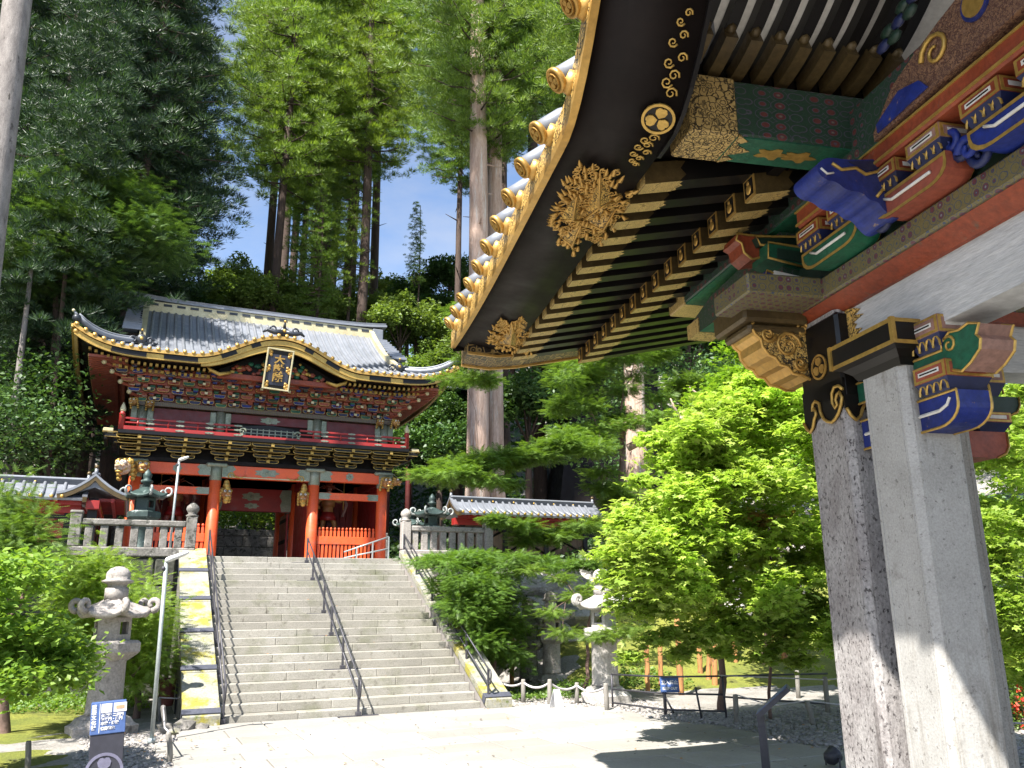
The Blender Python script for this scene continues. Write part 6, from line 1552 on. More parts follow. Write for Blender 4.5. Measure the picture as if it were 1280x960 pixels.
b = MB(); b.bb(-.045, .02, -.029, -.026, zt-.07, zt-.012, 0); b.bb(.03, .11, -.029, -.026, zt-.07, zt-.012, 0); b.bb(-.055, -.051, -.029, -.026, zt-.195, zt-.01, 0)
b.bb(.045, .095, -.031, -.029, zt-.05, zt-.030, 1); sp('photo_print', b, [M['signwhite'], M['signorange']])
def sgtext(txt, size, x, z, vert=False, nm='lettering'):
    for k, ch in enumerate(txt if vert else [txt]):
        me_ = text_mesh(ch, size, M['signwhite'], .001, .0015, 'LEFT' if not vert else 'CENTER'); o = link(nm, me_, None); o.parent = sg
        o.location = (x, -.0275, z-(size*1.1*k if vert else 0)); o.rotation_euler = (PI/2, 0, 0)
sgtext('重要文化財', .030, -.088, zt-.03, True)
sgtext('大猷院 二天門', .022, -.045, zt-.088); sgtext('夜叉門・唐門', .022, -.045, zt-.113); sgtext('本殿・拝殿', .022, -.045, zt-.138); sgtext('世界遺産', .022, -.045, zt-.170)

# ================================================================== bin, posts and rope at lower left
q = PZ(206, 893, 0); z1 = P(216, 848, q.y).z
t = thing('litter_bin', 'rusty red cylindrical bin at the foot of the left cheek wall', 'bin', (q.x, q.y, 0)); b = MB()
x, y = q.x, q.y; b.lathe([(.12, .15), (.13, .2), (.14, z1-.05), (.155, z1-.03), (.155, z1), (.135, z1), (.125, .3)], 16, (x, y, 0), 0); part('drum', b, M['binred'], t)
b = MB(); b.tube([(x-.17, y, 0), (x-.17, y, z1-.1), (x-.15, y, z1-.1)], .018, 6); b.tube([(x+.17, y, 0), (x+.17, y, z1-.1), (x+.15, y, z1-.1)], .018, 6); part('stand', b, M['iron'], t)
def wood_post(label, px, py, ptop, r, mt, gr, lean=0.0, name='wooden_post', cat='post'):
    q = PZ(px, py, 0); zt_ = P(ptop[0], ptop[1], q.y); t = MB()
    t.tube([(q.x, q.y, -.1), (q.x+(zt_.x-q.x)*.5, q.y, zt_.z*.5), (zt_.x, q.y, zt_.z-.03), (zt_.x, q.y, zt_.z)], [r, r, r*.97, r*.8], 10)
    o = part(name, t, mt); tag(o, label, cat, gr); return (zt_.x, q.y, zt_.z)
gp = 'short wooden posts on the left verge'
p1 = wood_post('nearest bleached wooden post on the gravel below the lamp pole', 214, 952, (211, 915), .035, M['woodpost'], gp)
p2 = wood_post('wooden post of the left verge next to the red bin', 207, 915, (204, 882), .04, M['woodpost'], gp)
p3 = wood_post('short post on the moss at the lower left, left of the dark sign', 35, 962, (36, 926), .035, M['woodpost'], gp)
p4 = wood_post('slim post tucked between the lamp pole and the red bin', 200, 900, (199, 872), .035, M['woodpost'], gp)
b = MB(); b.tube([p2, ((p1[0]+p2[0])/2, (p1[1]+p2[1])/2, min(p1[2], p2[2])-.12), p1], .012, 6); b.tube([p4, (p4[0]+.3, p4[1], p4[2]-.03), (p4[0]+.45, p4[1]+.3, p4[2])], .012, 6); tag(part('rope', b, M['rope']), 'thin pale rope hanging between the posts below the lamp pole', 'rope')
# ================================================================== rope fence right of the steps
rp = [((621, 873), (621, 845)), ((654, 878), (654, 849)), ((687, 882), (687, 849)), ((721, 878), (721, 853)), ((759, 890), (757, 854))]
labs = ['first rope fence post, beside the foot of the right handrail', 'second rope fence post from the steps', 'rope fence post just left of the small white card', 'rope fence post between the white card and the lantern base', 'last rope fence post, next to the steel barrier']
tops = [wood_post(l, b_[0], b_[1], t_, .045, M['woodpost'], 'posts of the rope fence', name='rope_post') for l, (b_, t_) in zip(labs, rp)]
for k in range(4):
    a, c = Vector(tops[k])-Vector((0, 0, .06)), Vector(tops[k+1])-Vector((0, 0, .06)); b = MB(); pts = []
    for i in range(13):
        u = i/12; p = a.lerp(c, u); p.z -= .10*4*u*(1-u); pts.append(p)
    b.tube(pts, .022, 8)
    tag(part('fence_rope', b, M['rope']), ['white rope sagging beside the step foot', 'white rope sagging above the fern bed', 'white rope sagging over the small white card', 'white rope sagging in front of the tall lantern base'][k], 'rope', 'sagging white ropes')
q = PZ(696, 887, 0); t = thing('white_card', 'small white folded card standing on the gravel behind the rope', 'sign', (q.x, q.y, 0), .2, own=(0, 0, 0))
for sgn in (-1, 1):
    b = MB(); b.add([(-.11, sgn*.10, 0), (.11, sgn*.10, 0), (.07, 0, .36), (-.07, 0, .36), (-.11, sgn*.106, 0), (.11, sgn*.106, 0), (.07, sgn*.006, .36), (-.07, sgn*.006, .36)], [(0, 1, 2, 3), (7, 6, 5, 4), (0, 4, 5, 1), (1, 5, 6, 2), (2, 6, 7, 3), (3, 7, 4, 0)]); part('leaf_panel', b, M['signwhite'], t)
# ================================================================== steel barrier with blue notice
bt = thing('barrier', 'dark steel barrier frame with a small blue notice, across the garden path', 'barrier', tuple(PZ(832, 893, 0)))
def br(*pts, r=.018, nm='bar'):
    b = MB(); b.tube(pts, r, 6); part(nm, b, M['iron'], bt)
Bl, Bm, Br_ = PZ(766, 884, 0), PZ(832, 893, 0), PZ(908, 897, 0)
zt1, zt2, zt3 = P(764, 843, Bl.y).z, P(830, 846, Bm.y).z, P(905, 845, Br_.y).z
br(Bl, (Bl.x, Bl.y, zt1), nm='post'); br(Bm, (Bm.x, Bm.y, zt2-.1), r=.03, nm='post'); br(Br_, (Br_.x-.03, Br_.y, zt3), nm='post')
br((Bl.x, Bl.y, zt1), (Bm.x, Bm.y, zt2), (Br_.x-.03, Br_.y, zt3)); br((Bl.x, Bl.y, zt1*.55), (Bm.x, Bm.y, zt2*.55), (Br_.x, Br_.y, zt3*.55)); br((Bl.x, Bl.y, .08), (Bm.x, Bm.y, .08), (Br_.x, Br_.y, .1))
br((Bm.x+.02, Bm.y, zt2*.45), (Bm.x+.14, Bm.y-.05, .02), nm='brace'); b5 = PZ(877, 898, 0); br(b5, (b5.x-.05, b5.y+.05, zt2*.8), nm='post')
br((Br_.x-.03, Br_.y, zt3), tuple(P(1034, 842, 12.2)), nm='bar'); br((Br_.x-.03, Br_.y, zt3*.5), tuple(P(1034, 880, 12.2)), nm='bar')
b = MB(); b.bb(-.17, .17, -.012, .012, -.13, .13, 0, .008); c0 = P(837, 856, Bm.y-.05)
o = part('notice', b, M['signblue'], bt); o.location = c0-Vector(ABS[bt.name]); o.rotation_euler = (R(-12), 0, R(-22))
for txt, z, s in (('立入禁止', .035, .074), ('KEEP OUT', -.065, .058)):
    me_ = text_mesh(txt, s, M['signwhite'], .001, .003); q = link('lettering', me_, None); q.parent = o; q.location = (0, -.0135, z); q.rotation_euler = (PI/2, 0, 0)
# posts and ropes further right
tp = []
for l, bp_, tpx in (('dark wooden post right of the barrier, holding a thin cord', (921, 903), (919, 868)), ('leaning grey post at the shady gravel, left of the pillars', (1017, 905), (1009, 876)), ('dark post close to the left granite pillar', (1035, 890), (1031, 846)), ('rough thin post on the moss behind the cords', (998, 872), (996, 838))):
    tp.append(wood_post(l, bp_[0], bp_[1], tpx, .045, M['woodpost'], 'cord posts of the garden', name='cord_post'))
b = MB(); b.tube([tp[0], ((tp[0][0]+tp[1][0])/2, (tp[0][1]+tp[1][1])/2, tp[0][2]-.16), tp[1], (tp[1][0]+.8, tp[1][1]-.5, tp[1][2]-.1)], .011, 6)
b.tube([(Br_.x-.03, Br_.y, zt3), (tp[0][0], tp[0][1]+.4, zt3+.03), (tp[2][0], tp[2][1], tp[2][2]-.05), (tp[2][0]+1.4, tp[2][1]-.2, tp[2][2])], .012, 6); tag(part('cord', b, M['rope']), 'thin pale cords strung between the posts in front of the moss garden', 'cord')
pr_ = wood_post('bleached wooden post at the right edge behind the front pillar', 1262, 965, (1258, 892), .04, M['woodpost'], None, name='wooden_post')
b = MB(); b.tube([Vector(pr_)-Vector((0, 0, .1)), Vector(pr_)+Vector((1.5, -.3, -.2))], .012, 6); tag(part('rope', b, M['rope']), 'thin rope leaving the bleached post at the right edge', 'rope')
# ================================================================== slanting reading panel seen from its side
q = Vector((P(957, 940, 7.7).x, 7.7, 0)); zk = P(948, 893, 7.7).z; tip = P(983, 853, 7.9)
t = thing('reading_panel', 'dark steel reading stand seen from the side, its panel slanting up', 'sign', (q.x, q.y, 0))
va = math.atan2(q.x, q.y); dv = Vector((math.sin(va+.04), math.cos(va+.04), 0)); hu = Vector((math.cos(va), -math.sin(va), 0))
b = MB(); b.prism([(-.045, 0), (.04, 0), (.02, zk), (-.055, zk)], q-dv*.1, hu, (0, 0, 1), dv*.2, 0); part('post', b, M['iron'], t)
k0 = P(947, 893, 7.7); d = (tip-k0); L = math.hypot(d.dot(hu), d.z); u = (hu*d.dot(hu)+Vector((0, 0, d.z))).normalized(); v_ = u.cross(dv); v_ = v_ if v_.z > 0 else -v_
b = MB(); b.prism([(0, -.03), (L, -.03), (L, .02), (0, .02)], k0-dv*.2, u, v_, dv*.40, 0); part('panel', b, M['iron'], t)
b = MB(); b.prism([(L*.03, .0205), (L-.01, .0205), (L-.01, .026), (L*.03, .026)], k0-dv*.18, u, v_, dv*.36, 0); part('print', b, M['signblue'], t)
# small floodlight by the pillar foot
q = PZ(1042, 962, .0); t = thing('floodlight', 'small black ground floodlight with round glass at the foot of the left pillar', 'floodlight', (q.x, q.y, 0), own=(0, 0, 0))
z = P(1042, 945, q.y).z
b = MB(); b.lathe([(.05, -.09), (.085, -.05), (.095, .03), (.10, .06), (.09, .065)], 16, (0, 0, 0), 0, True, Matrix.Translation((0, 0, z)) @ Matrix.Rotation(R(62), 4, 'Y')); part('housing', b, M['iron'], t)
b = MB(); b.lathe([(.085, .066), (.05, .075), (0, .078)], 16, (0, 0, 0), 0, True, Matrix.Translation((0, 0, z)) @ Matrix.Rotation(R(62), 4, 'Y')); part('lens', b, M['whitepaint'], t)
b = MB(); b.tube([(0, -.11, z), (0, -.11, z-.12), (0, 0, z-.14), (0, 0, 0)], .012, 6); b.tube([(0, .11, z), (0, .11, z-.12), (0, 0, z-.14)], .012, 6); part('bracket', b, M['iron'], t)
# ================================================================== log stakes wrapped in bark, boulders
stk = [(640, 858, 640, 770, .075, 19), (810, 874, 808, 835, .07, 16.5), (827, 870, 824, 820, .075, 17), (852, 880, 846, 795, .09, 15.8), (877, 870, 872, 805, .085, 17.5), (886, 872, 888, 812, .08, 17.0), (895, 874, 892, 822, .085, 16.6), (922, 866, 914, 795, .09, 18.0), (966, 862, 964, 815, .08, 18.0), (985, 866, 976, 795, .11, 17.6)]
sl_lab = ['long orange log stake beside the conifer bush, left of the small lanterns', 'short orange log stake left of the barrier notice', 'orange log stake directly left of the blue notice', 'tall orange log prop right of the blue notice, below the maple fork', 'orange prop rising behind the barrier end, left of a pair', 'left one of two props standing close together', 'right one of two props standing close together', 'slanting bark covered prop beside the dark cord post', 'short log prop hidden at its top by drooping maple leaves', 'thick orange prop nearest the left granite pillar']
for (px, py, tx, ty_, r, Y), lab in zip(stk, sl_lab):
    q = P(px, py, Y); tq = P(tx, ty_-(30 if px > 700 else 0), Y); z0 = gz2(q.x, Y); b = MB(); n = 8; pts = []; rr = random.Random(px)
    for i in range(n+1): u = i/n; p = Vector((q.x, Y, z0-.1)).lerp(tq, u); pts.append(p+Vector((rr.uniform(-.01, .01), 0, 0)))
    b.tube(pts, [r*rr.uniform(.88, 1.08)*.8 for _ in pts], 10); o = part('log_stake', b, M['cedarpole']); tag(o, lab, 'stake', 'log props in the moss garden')
rk = [(560, 752, 21.0, .7), (655, 735, 22.5, 1.0), (700, 742, 22.6, 1.2), (735, 730, 23, .9), (665, 765, 21.5, .8), (720, 770, 21, .7), (610, 800, 18.5, .6), (700, 800, 20.5, .6), (640, 795, 20, .5), (760, 760, 22, .9), (800, 760, 23, .9), (850, 800, 21, .6), (590, 850, 17.2, .30), (625, 900, 16.0, .20), (940, 812, 22, .55), (1040, 800, 22, .6)]
rl = ['boulder under the right balustrade, behind the bush', 'pale boulder of the bank above the small dark lantern', 'large bleached boulder in the middle of the bank', 'bleached boulder left of the tall lantern roof', 'boulder just above the small grey lantern', 'boulder between the small grey lantern and the tall one', 'mossy boulder inside the conifer bush', 'low boulder behind the small grey lantern', 'boulder behind the small dark lantern', 'boulder behind the tall bleached lantern', 'boulder behind the maple, right of the tall lantern', 'boulder on the moss above the barrier', 'small boulder at the foot of the right cheek', 'little rock below the strap of the right cheek', 'mossy boulder among the props', 'boulder on the moss at the left pillar']
for (px, py, Y, r), lab in zip(rk, rl):
    q = P(px, py, Y); rr = random.Random(px); me = MB(); v, f = icorock(r, rr, .75)
    b = MB(); b.add([p+q for p in v], f, 0); o = part('boulder', b, M['rock']); sb = o.modifiers.new('s', 'SUBSURF'); sb.subdivision_type = 'SIMPLE'; sb.levels = 3; sb.render_levels = 3
    tx = bpy.data.textures.get('rockn') or bpy.data.textures.new('rockn', 'CLOUDS'); tx.noise_scale = .5; tx.noise_depth = 4
    dm = o.modifiers.new('d', 'DISPLACE'); dm.texture = tx; dm.strength = r*.35; dm.texture_coords = 'GLOBAL'; tag(o, lab, 'boulder', 'boulders of the garden bank')
# ================================================================== foliage
def rotm(rng, n, up=0.0, tilt=1.0):
    # random rotation matrices; leaf normal = local z, mixed towards world up
    nrm = rng.normal(size=(n, 3)); nrm[:, 2] = np.abs(nrm[:, 2]); nrm = nrm*tilt+np.array([0, 0, up]); nrm /= np.linalg.norm(nrm, axis=1)[:, None]
    a = rng.normal(size=(n, 3)); a -= (a*nrm).sum(1)[:, None]*nrm; a /= np.linalg.norm(a, axis=1)[:, None]
    b = np.cross(nrm, a); return np.stack([a, b, nrm], axis=2)
def mat_from_dir(rng, d):
    d = d/np.linalg.norm(d, axis=1)[:, None]; a = rng.normal(size=d.shape); a -= (a*d).sum(1)[:, None]*d; a /= np.linalg.norm(a, axis=1)[:, None]
    return np.stack([d, np.cross(a, d), a], axis=2)
def scatter(name, tv, tf, pos, rm, sc):
    tv = np.asarray(tv, np.float32); n = len(pos); k = len(tv)
    V = np.einsum('nij,kj->nki', rm, tv)*np.asarray(sc)[:, None, None]+pos[:, None, :]
    F = (np.asarray(tf)[None]+(np.arange(n)*k)[:, None, None]).reshape(-1, 3)
    me = bpy.data.meshes.new(name); me.vertices.add(n*k); me.vertices.foreach_set('co', V.reshape(-1).astype(np.float32))
    nf = len(F); me.loops.add(nf*3); me.polygons.add(nf); me.loops.foreach_set('vertex_index', F.reshape(-1).astype(np.int32))
    me.polygons.foreach_set('loop_start', np.arange(nf, dtype=np.int32)*3); me.polygons.foreach_set('loop_total', np.full(nf, 3, np.int32))
    me.update(calc_edges=True); return me
# leaf templates
NEED_V = [(0, -.05, 0), (0, .05, 0), (.62, 0, .02), (1.0, .0, 0)]
NEED = ([(0, -.075, 0), (0.1, .075, 0), (1, 0, 0)], [(0, 1, 2)])
LEAF = ([(0, 0, 0), (.5, .28, .06), (1, 0, 0), (.5, -.28, .06)], [(0, 2, 1), (0, 3, 2)])
def maple_t():
    v = [(0, 0, 0)]; f = []
    for k, (a, L) in enumerate(((0, 1.0), (48, .92), (-48, .92), (98, .66), (-98, .66))):
        g = R(a); w_ = .19*L+.05
        b0 = len(v); c, s = math.cos(g), math.sin(g)
        for (x, y, z) in ((.42*L, w_, .03), (L, 0, -.10), (.42*L, -w_, .03)): v.append((x*c-y*s, x*s+y*c, z))
        f += [(0, b0+1, b0), (0, b0+2, b0+1)]
    return v, f
MAPLE = maple_t()
def spray_t(n=7, w_=.42):
    v = []; f = []
    for i in range(n):
        x = .08+.86*i/(n-1); L = w_*(1-.62*abs(2*i/(n-1)-.7)/1.3)
        for s in (-1, 1):
            b0 = len(v); v += [(x-.05, 0, -.02*i*.2), (x+.045, 0, -.02), (x+L*.55, s*L, -.05-.06*L)]; f.append((b0, b0+1, b0+2) if s > 0 else (b0, b0+2, b0+1))
    b0 = len(v); v += [(.9, -.04, 0), (.9, .04, 0), (1.12, 0, -.04)]; f.append((b0, b0+1, b0+2)); return v, f
SPRAY = spray_t()

def cedar_crown(seed, H, Rf, nbr, tufts, blades, tlen, droop=.10, h0=0.0):
    # branches carrying round tufts of short upturned sprays
    rng = np.random.default_rng(seed); P_, D_, S_ = [], [], []; limbs = []
    for k in range(nbr):
        u = (k+rng.random())/nbr; z = h0+(H-h0)*u; r = Rf(u)*rng.uniform(.55, 1.15); a = k*2.399+rng.normal()*.4
        ca, sa = math.cos(a), math.sin(a)
        limbs.append(((0, 0, z), (ca*r*.5, sa*r*.5, z-droop*r*.6), (ca*r*.9, sa*r*.9, z-droop*r*.9+.10*r)))
        m = max(2, int(tufts*r/4))
        for j in range(m):
            t = rng.random()**.55; rr = r*(.22+.83*t); wd = (.25+.18*r)*(.4+t*.6)
            c = np.array([ca*rr, sa*rr, z-droop*r*math.sin(t*2.2)+.10*r*t*t])+rng.normal(size=3)*np.array([wd, wd, .28])
            rt_ = rng.uniform(.24, .46)*tlen/.55
            d = rng.normal(size=(blades, 3)); d /= np.linalg.norm(d, axis=1)[:, None]; d[:, 2] = np.abs(d[:, 2])*.85-.30
            dd = d+np.array([ca*.25, sa*.25, .55]); P_.append(c[None]+d*rt_*np.array([1.15, 1.15, .85])*(rng.random((blades, 1))**.4)); D_.append(dd); S_.append(tlen*rng.uniform(.38, .75, blades))
    P_ = np.concatenate(P_); D_ = np.concatenate(D_); S_ = np.concatenate(S_)
    me = scatter('crown', NEED[0], NEED[1], P_, mat_from_dir(rng, D_), S_); return me, limbs
def limb_mesh(limbs, r0, m, keep=1.0, trunk=None, seed=1):
    rng = random.Random(seed); b = MB()
    if trunk:
        pts, rad = trunk; b.tube(pts, rad, 14, 0)
    for L in limbs:
        if rng.random() < keep:
            n = len(L); b.tube(L, [r0*(1-.75*i/(n-1)) for i in range(n)], 5, 0)
    return b.mesh('trunk', [m])
crowns = {}
def mk_cedar(key, seed, H, Rmax, nbr, tufts, blades, tlen, m, mb, tr, shape=None, h0=0, droop=.1):
    sh = shape or (lambda u: Rmax*(1-u)**.55*min(1, .45+u*3))
    me, limbs = cedar_crown(seed, H, sh, nbr, tufts, blades, tlen, droop, h0); me.materials.append(m)
    crowns[key] = (me, limbs, H, mb)
sh1 = lambda u: 4.6*(1-u)**.5*min(1, .55+u*2.5)
mk_cedar('cedA', 1, 24, 4.6, 120, 17, 84, .50, M['cedar'], M['bark'], .4, sh1)
mk_cedar('cedB', 2, 22, 4.2, 110, 17, 84, .50, M['cedar'], M['bark'], .4, lambda u: 4.2*(1-u)**.45*min(1, .5+u*3))
mk_cedar('cedC', 3, 14, 2.4, 60, 18, 60, .45, M['cedar'], M['bark'], .3, lambda u: 2.3*(1-u)**.5)
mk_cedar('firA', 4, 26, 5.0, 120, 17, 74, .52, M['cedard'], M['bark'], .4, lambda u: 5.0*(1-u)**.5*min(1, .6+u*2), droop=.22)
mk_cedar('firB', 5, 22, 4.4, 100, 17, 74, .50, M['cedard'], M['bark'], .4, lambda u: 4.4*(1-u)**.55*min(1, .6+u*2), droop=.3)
CG = 'tall cedars behind the gate'; FG = 'shade-dark firs on the left'
ncount = 0
def cedar(label, px, py, Y, ptrunk_r, pcrown, key, mb=None, gr=CG, sc=1.0, lean=0.0, zb=None, name='cedar_tree', cat='cedar', extra=0.0, wid=1.0):
    q = P(px, py, Y); gz = gz2(q.x, Y) if zb is None else zb
    zc_ = P(px, pcrown, Y).z; me, limbs, H, bk = crowns[key]
    t = thing(name, label, cat, (q.x, Y, gz), group=gr); rr = random.Random(int(px*7+Y))
    Ht = zc_+H*sc*.96-gz; n = 10; b = MB()
    w1, w2 = rr.uniform(0, 6), rr.uniform(.08, .22)
    pts = [(q.x+lean*(i/n)+w2*math.sin(w1+i*.55)-w2*math.sin(w1+2.2), Y+w2*math.cos(w1+i*.4), gz-.3+(Ht+.3)*i/n) for i in range(n+1)]
    b.tube(pts, [ptrunk_r*(1.35 if i == 0 else 1.0)*(1-.75*(i/n)**2) for i in range(n+1)], 16, 0)
    for k in range(7):
        z = gz+(zc_-gz)*rr.uniform(.35, 1); a = rr.uniform(0, 2*PI); b.tube([(q.x+lean*(z-gz)/Ht, Y, z), (q.x+math.cos(a)*rr.uniform(.6, 1.5), Y+math.sin(a), z+rr.uniform(-.3, .3))], [.05, .015], 5, 0)
    part('trunk', b, mb or M['bark'], t)
    c = link('crown', me, t); c.location = (lean*(zc_-gz)/Ht, 0, zc_-gz); c.scale = (sc*wid, sc*wid, sc); c.rotation_euler = (0, 0, rr.uniform(0, 6.28))
    key2 = key+'limb'
    if key2 not in crowns: crowns[key2] = limb_mesh(limbs, .07, M['bark'], 1.0)
    l = link('branches', crowns[key2], t); l['kind'] = 'stuff'; l.location = c.location; l.scale = c.scale; l.rotation_euler = c.rotation_euler
    return t
cedar('slim dark cedar whose bare trunk stands first right of the blue sky gap', 348, 300, 50, .30, 235, 'cedA')
cedar('thin cedar trunk second from the left behind the roof ridge', 380, 300, 55, .26, 262, 'cedB')
cedar('thick twin-looking cedar trunk behind the middle of the roof ridge', 402, 330, 58, .55, 250, 'cedA')
cedar('shaggy cedar just left of the straight dark trunk at the ridge end', 438, 330, 57, .50, 215, 'cedB')
cedar('straight dark trunked cedar rising beside the right end of the ridge', 457, 300, 50, .36, 205, 'cedA')
cedar('cedar in the second rank, its crown filling the top centre of the view', 474, 150, 66, .4, 160, 'cedA', sc=1.15)
cedar('pale barked giant cedar right of the gate, left stem of the pair', 598, 300, 33.5, .50, 175, 'cedA', mb=M['barkpale'], wid=.85)
cedar('reddish barked giant cedar right of the gate, right stem of the pair', 619, 300, 34.5, .42, 185, 'cedB', mb=M['barkpale'], wid=.9)
cedar('cedar close behind the pair of giant pale trunks, half hidden by them', 572, 330, 46, .22, 230, 'cedB', sc=.8)
cedar('cedar whose crown shows between the pale pair and the black gable board', 665, 160, 44, .4, 130, 'cedA', sc=1.0)
cedar('cedar behind the black gold edged eave, only its left side showing', 720, 160, 50, .4, 150, 'cedB', sc=1.1)
cedar('second rank cedar above the roof ridge centre', 351, 120, 62, .35, 150, 'cedB', sc=1.1)
cedar('small feathery conifer standing alone against the low sky gap', 519, 350, 52, .09, 355, 'cedC', sc=.45, wid=.8)
cedar('tall slender cedar behind the ridge, crown starting low on its trunk', 415, 250, 64, .3, 330, 'cedC', sc=1.1)
cedar('big smooth pinkish cedar trunk right of the roofed wall, among branches', 803, 600, 25.0, .38, 120, 'cedA', mb=M['barkpale'])
cedar('far cedar above the small feathery conifer', 592, 120, 74, .4, 170, 'cedA', sc=1.2)
for lab, px, Y, pc, key in (('cedar on the slope behind the gold roof corner', 760, 46, 330, 'cedA'), ('cedar on the slope beyond the near pavilion eave', 850, 42, 340, 'cedB'), ('cedar on the slope behind the pavilion brackets', 940, 44, 330, 'cedA'), ('cedar on the slope beyond the pillars', 1050, 40, 340, 'cedA'), ('cedar on the slope right of the pillars', 1180, 38, 320, 'cedB'), ('cedar on the slope far behind the right maple', 1290, 36, 300, 'cedA')):
    cedar(lab, px, 400, Y, .36, pc, key, gr='cedars on the right slope', sc=1.05)
cedar('leafy young cedar in front of the thick trunks', 395, 350, 49, .15, 395, 'cedC', sc=.62)
cedar('leafy young cedar rising between the second and third trunks', 388, 350, 51, .16, 345, 'cedC', sc=.9, wid=1.1)
cedar('leafy young cedar clinging to the straight dark trunk', 436, 350, 50.5, .14, 360, 'cedC', sc=.85)

for lab, px, py, Y, r, pc, key, sc in (('cedar of the rear rank above the pale stems', 628, 120, 60, .4, 190, 'cedA', 1.15), ('cedar of the rear rank right of the straight dark trunk', 449, 120, 59, .35, 150, 'cedB', 1.1), ('cedar of the rear rank over the middle of the roof', 370, 100, 70, .4, 190, 'cedA', 1.25), ('cedar of the rear rank above the thick trunks', 430, 100, 72, .4, 150, 'cedB', 1.3), ('cedar whose crown tops the pale pair', 610, 60, 42, .35, 90, 'cedB', 1.0), ('cedar in front of the rear rank at top centre', 606, 60, 40, .3, 95, 'cedA', 1.1), ('cedar with a low crown next to the first slim trunk', 384, 60, 57, .3, 150, 'cedA', .95)):
    cedar(lab, px, py, Y, r, pc, key, sc=sc)
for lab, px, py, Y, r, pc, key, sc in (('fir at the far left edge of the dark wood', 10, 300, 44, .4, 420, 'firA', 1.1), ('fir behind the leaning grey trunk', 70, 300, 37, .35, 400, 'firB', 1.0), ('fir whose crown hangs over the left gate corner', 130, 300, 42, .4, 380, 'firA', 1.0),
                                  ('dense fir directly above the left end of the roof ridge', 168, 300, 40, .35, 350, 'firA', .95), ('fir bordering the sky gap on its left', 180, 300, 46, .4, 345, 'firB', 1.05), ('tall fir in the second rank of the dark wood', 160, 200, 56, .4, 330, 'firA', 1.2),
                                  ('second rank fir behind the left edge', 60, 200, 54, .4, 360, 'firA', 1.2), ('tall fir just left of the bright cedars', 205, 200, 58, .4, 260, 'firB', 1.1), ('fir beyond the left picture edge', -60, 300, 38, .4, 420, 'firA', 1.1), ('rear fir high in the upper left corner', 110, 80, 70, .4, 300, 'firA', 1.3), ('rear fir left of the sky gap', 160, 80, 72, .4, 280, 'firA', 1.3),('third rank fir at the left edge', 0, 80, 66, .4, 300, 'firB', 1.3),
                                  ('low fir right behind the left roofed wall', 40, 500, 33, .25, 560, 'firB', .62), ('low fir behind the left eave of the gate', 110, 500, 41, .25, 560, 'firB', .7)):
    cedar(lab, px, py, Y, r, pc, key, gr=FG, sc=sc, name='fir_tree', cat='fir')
# firs beyond the left edge of the view, shading the wood (they stand where the real wood goes on)
for k, (x, y, s) in enumerate(((-26, 22, 1.25), (-33, 31, 1.3), (-24, 34, 1.1), (-40, 22, 1.3), (-30, 12, 1.2), (-36, 42, 1.3))):
    me, limbs, H, bk = crowns['firA']; t = thing('fir_tree', 'fir of the wood outside the view on the left', 'fir', (x, y, gz2(x, y)), group='firs of the wood outside the view'); b = MB(); b.tube([(x, y, gz2(x, y)-.3), (x, y, gz2(x, y)+30)], [.45, .1], 12, 0); part('trunk', b, M['bark'], t)
    c = link('crown', me, t); c.location = (0, 0, 5); c.scale = (s*1.2, s*1.2, s*1.1)
# grey leaning trunk at the left edge, thin pale trunk
def bare_trunk(label, p0, p1, Y, r0, r1, m, name='tree_trunk', key=None, ext=0):
    a, c = P(p0[0], p0[1], Y), P(p1[0], p1[1], Y); gz = gz2(a.x, Y); d = (c-a); s0 = (gz-.3-a.z)/d.z; base = a+d*s0; top = a+d*(ext/d.z if ext else 1.15)
    t = thing(name, label, 'tree', (base.x, Y, gz)); b = MB(); n = 10; b.tube([base.lerp(top, i/n) for i in range(n+1)], [r0+(r1-r0)*i/n for i in range(n+1)], 14, 0); part('trunk', b, m, t)
    if key:
        me, limbs, H, bk = crowns[key]; cc = link('crown', me, t); cc.location = Vector((top.x, top.y, top.z-6))-Vector((base.x, Y, gz)); cc.scale = (.7, .7, .7)
bare_trunk('pale grey leaning trunk cutting the upper left corner', (-8, 250), (22, 0), 20, .33, .24, M['barkgrey'], 'leaning_tree', 'firB', ext=36)
bare_trunk('thin whitish birch-like stem below the leaning trunk', (12, 560), (40, 330), 29.5, .17, .05, M['barkgrey'], 'pale_tree')
bare_trunk('thin dark stem of the understorey left of the gate roof', (70, 470), (90, 250), 30, .10, .06, M['bark'], 'slender_tree', 'firB')

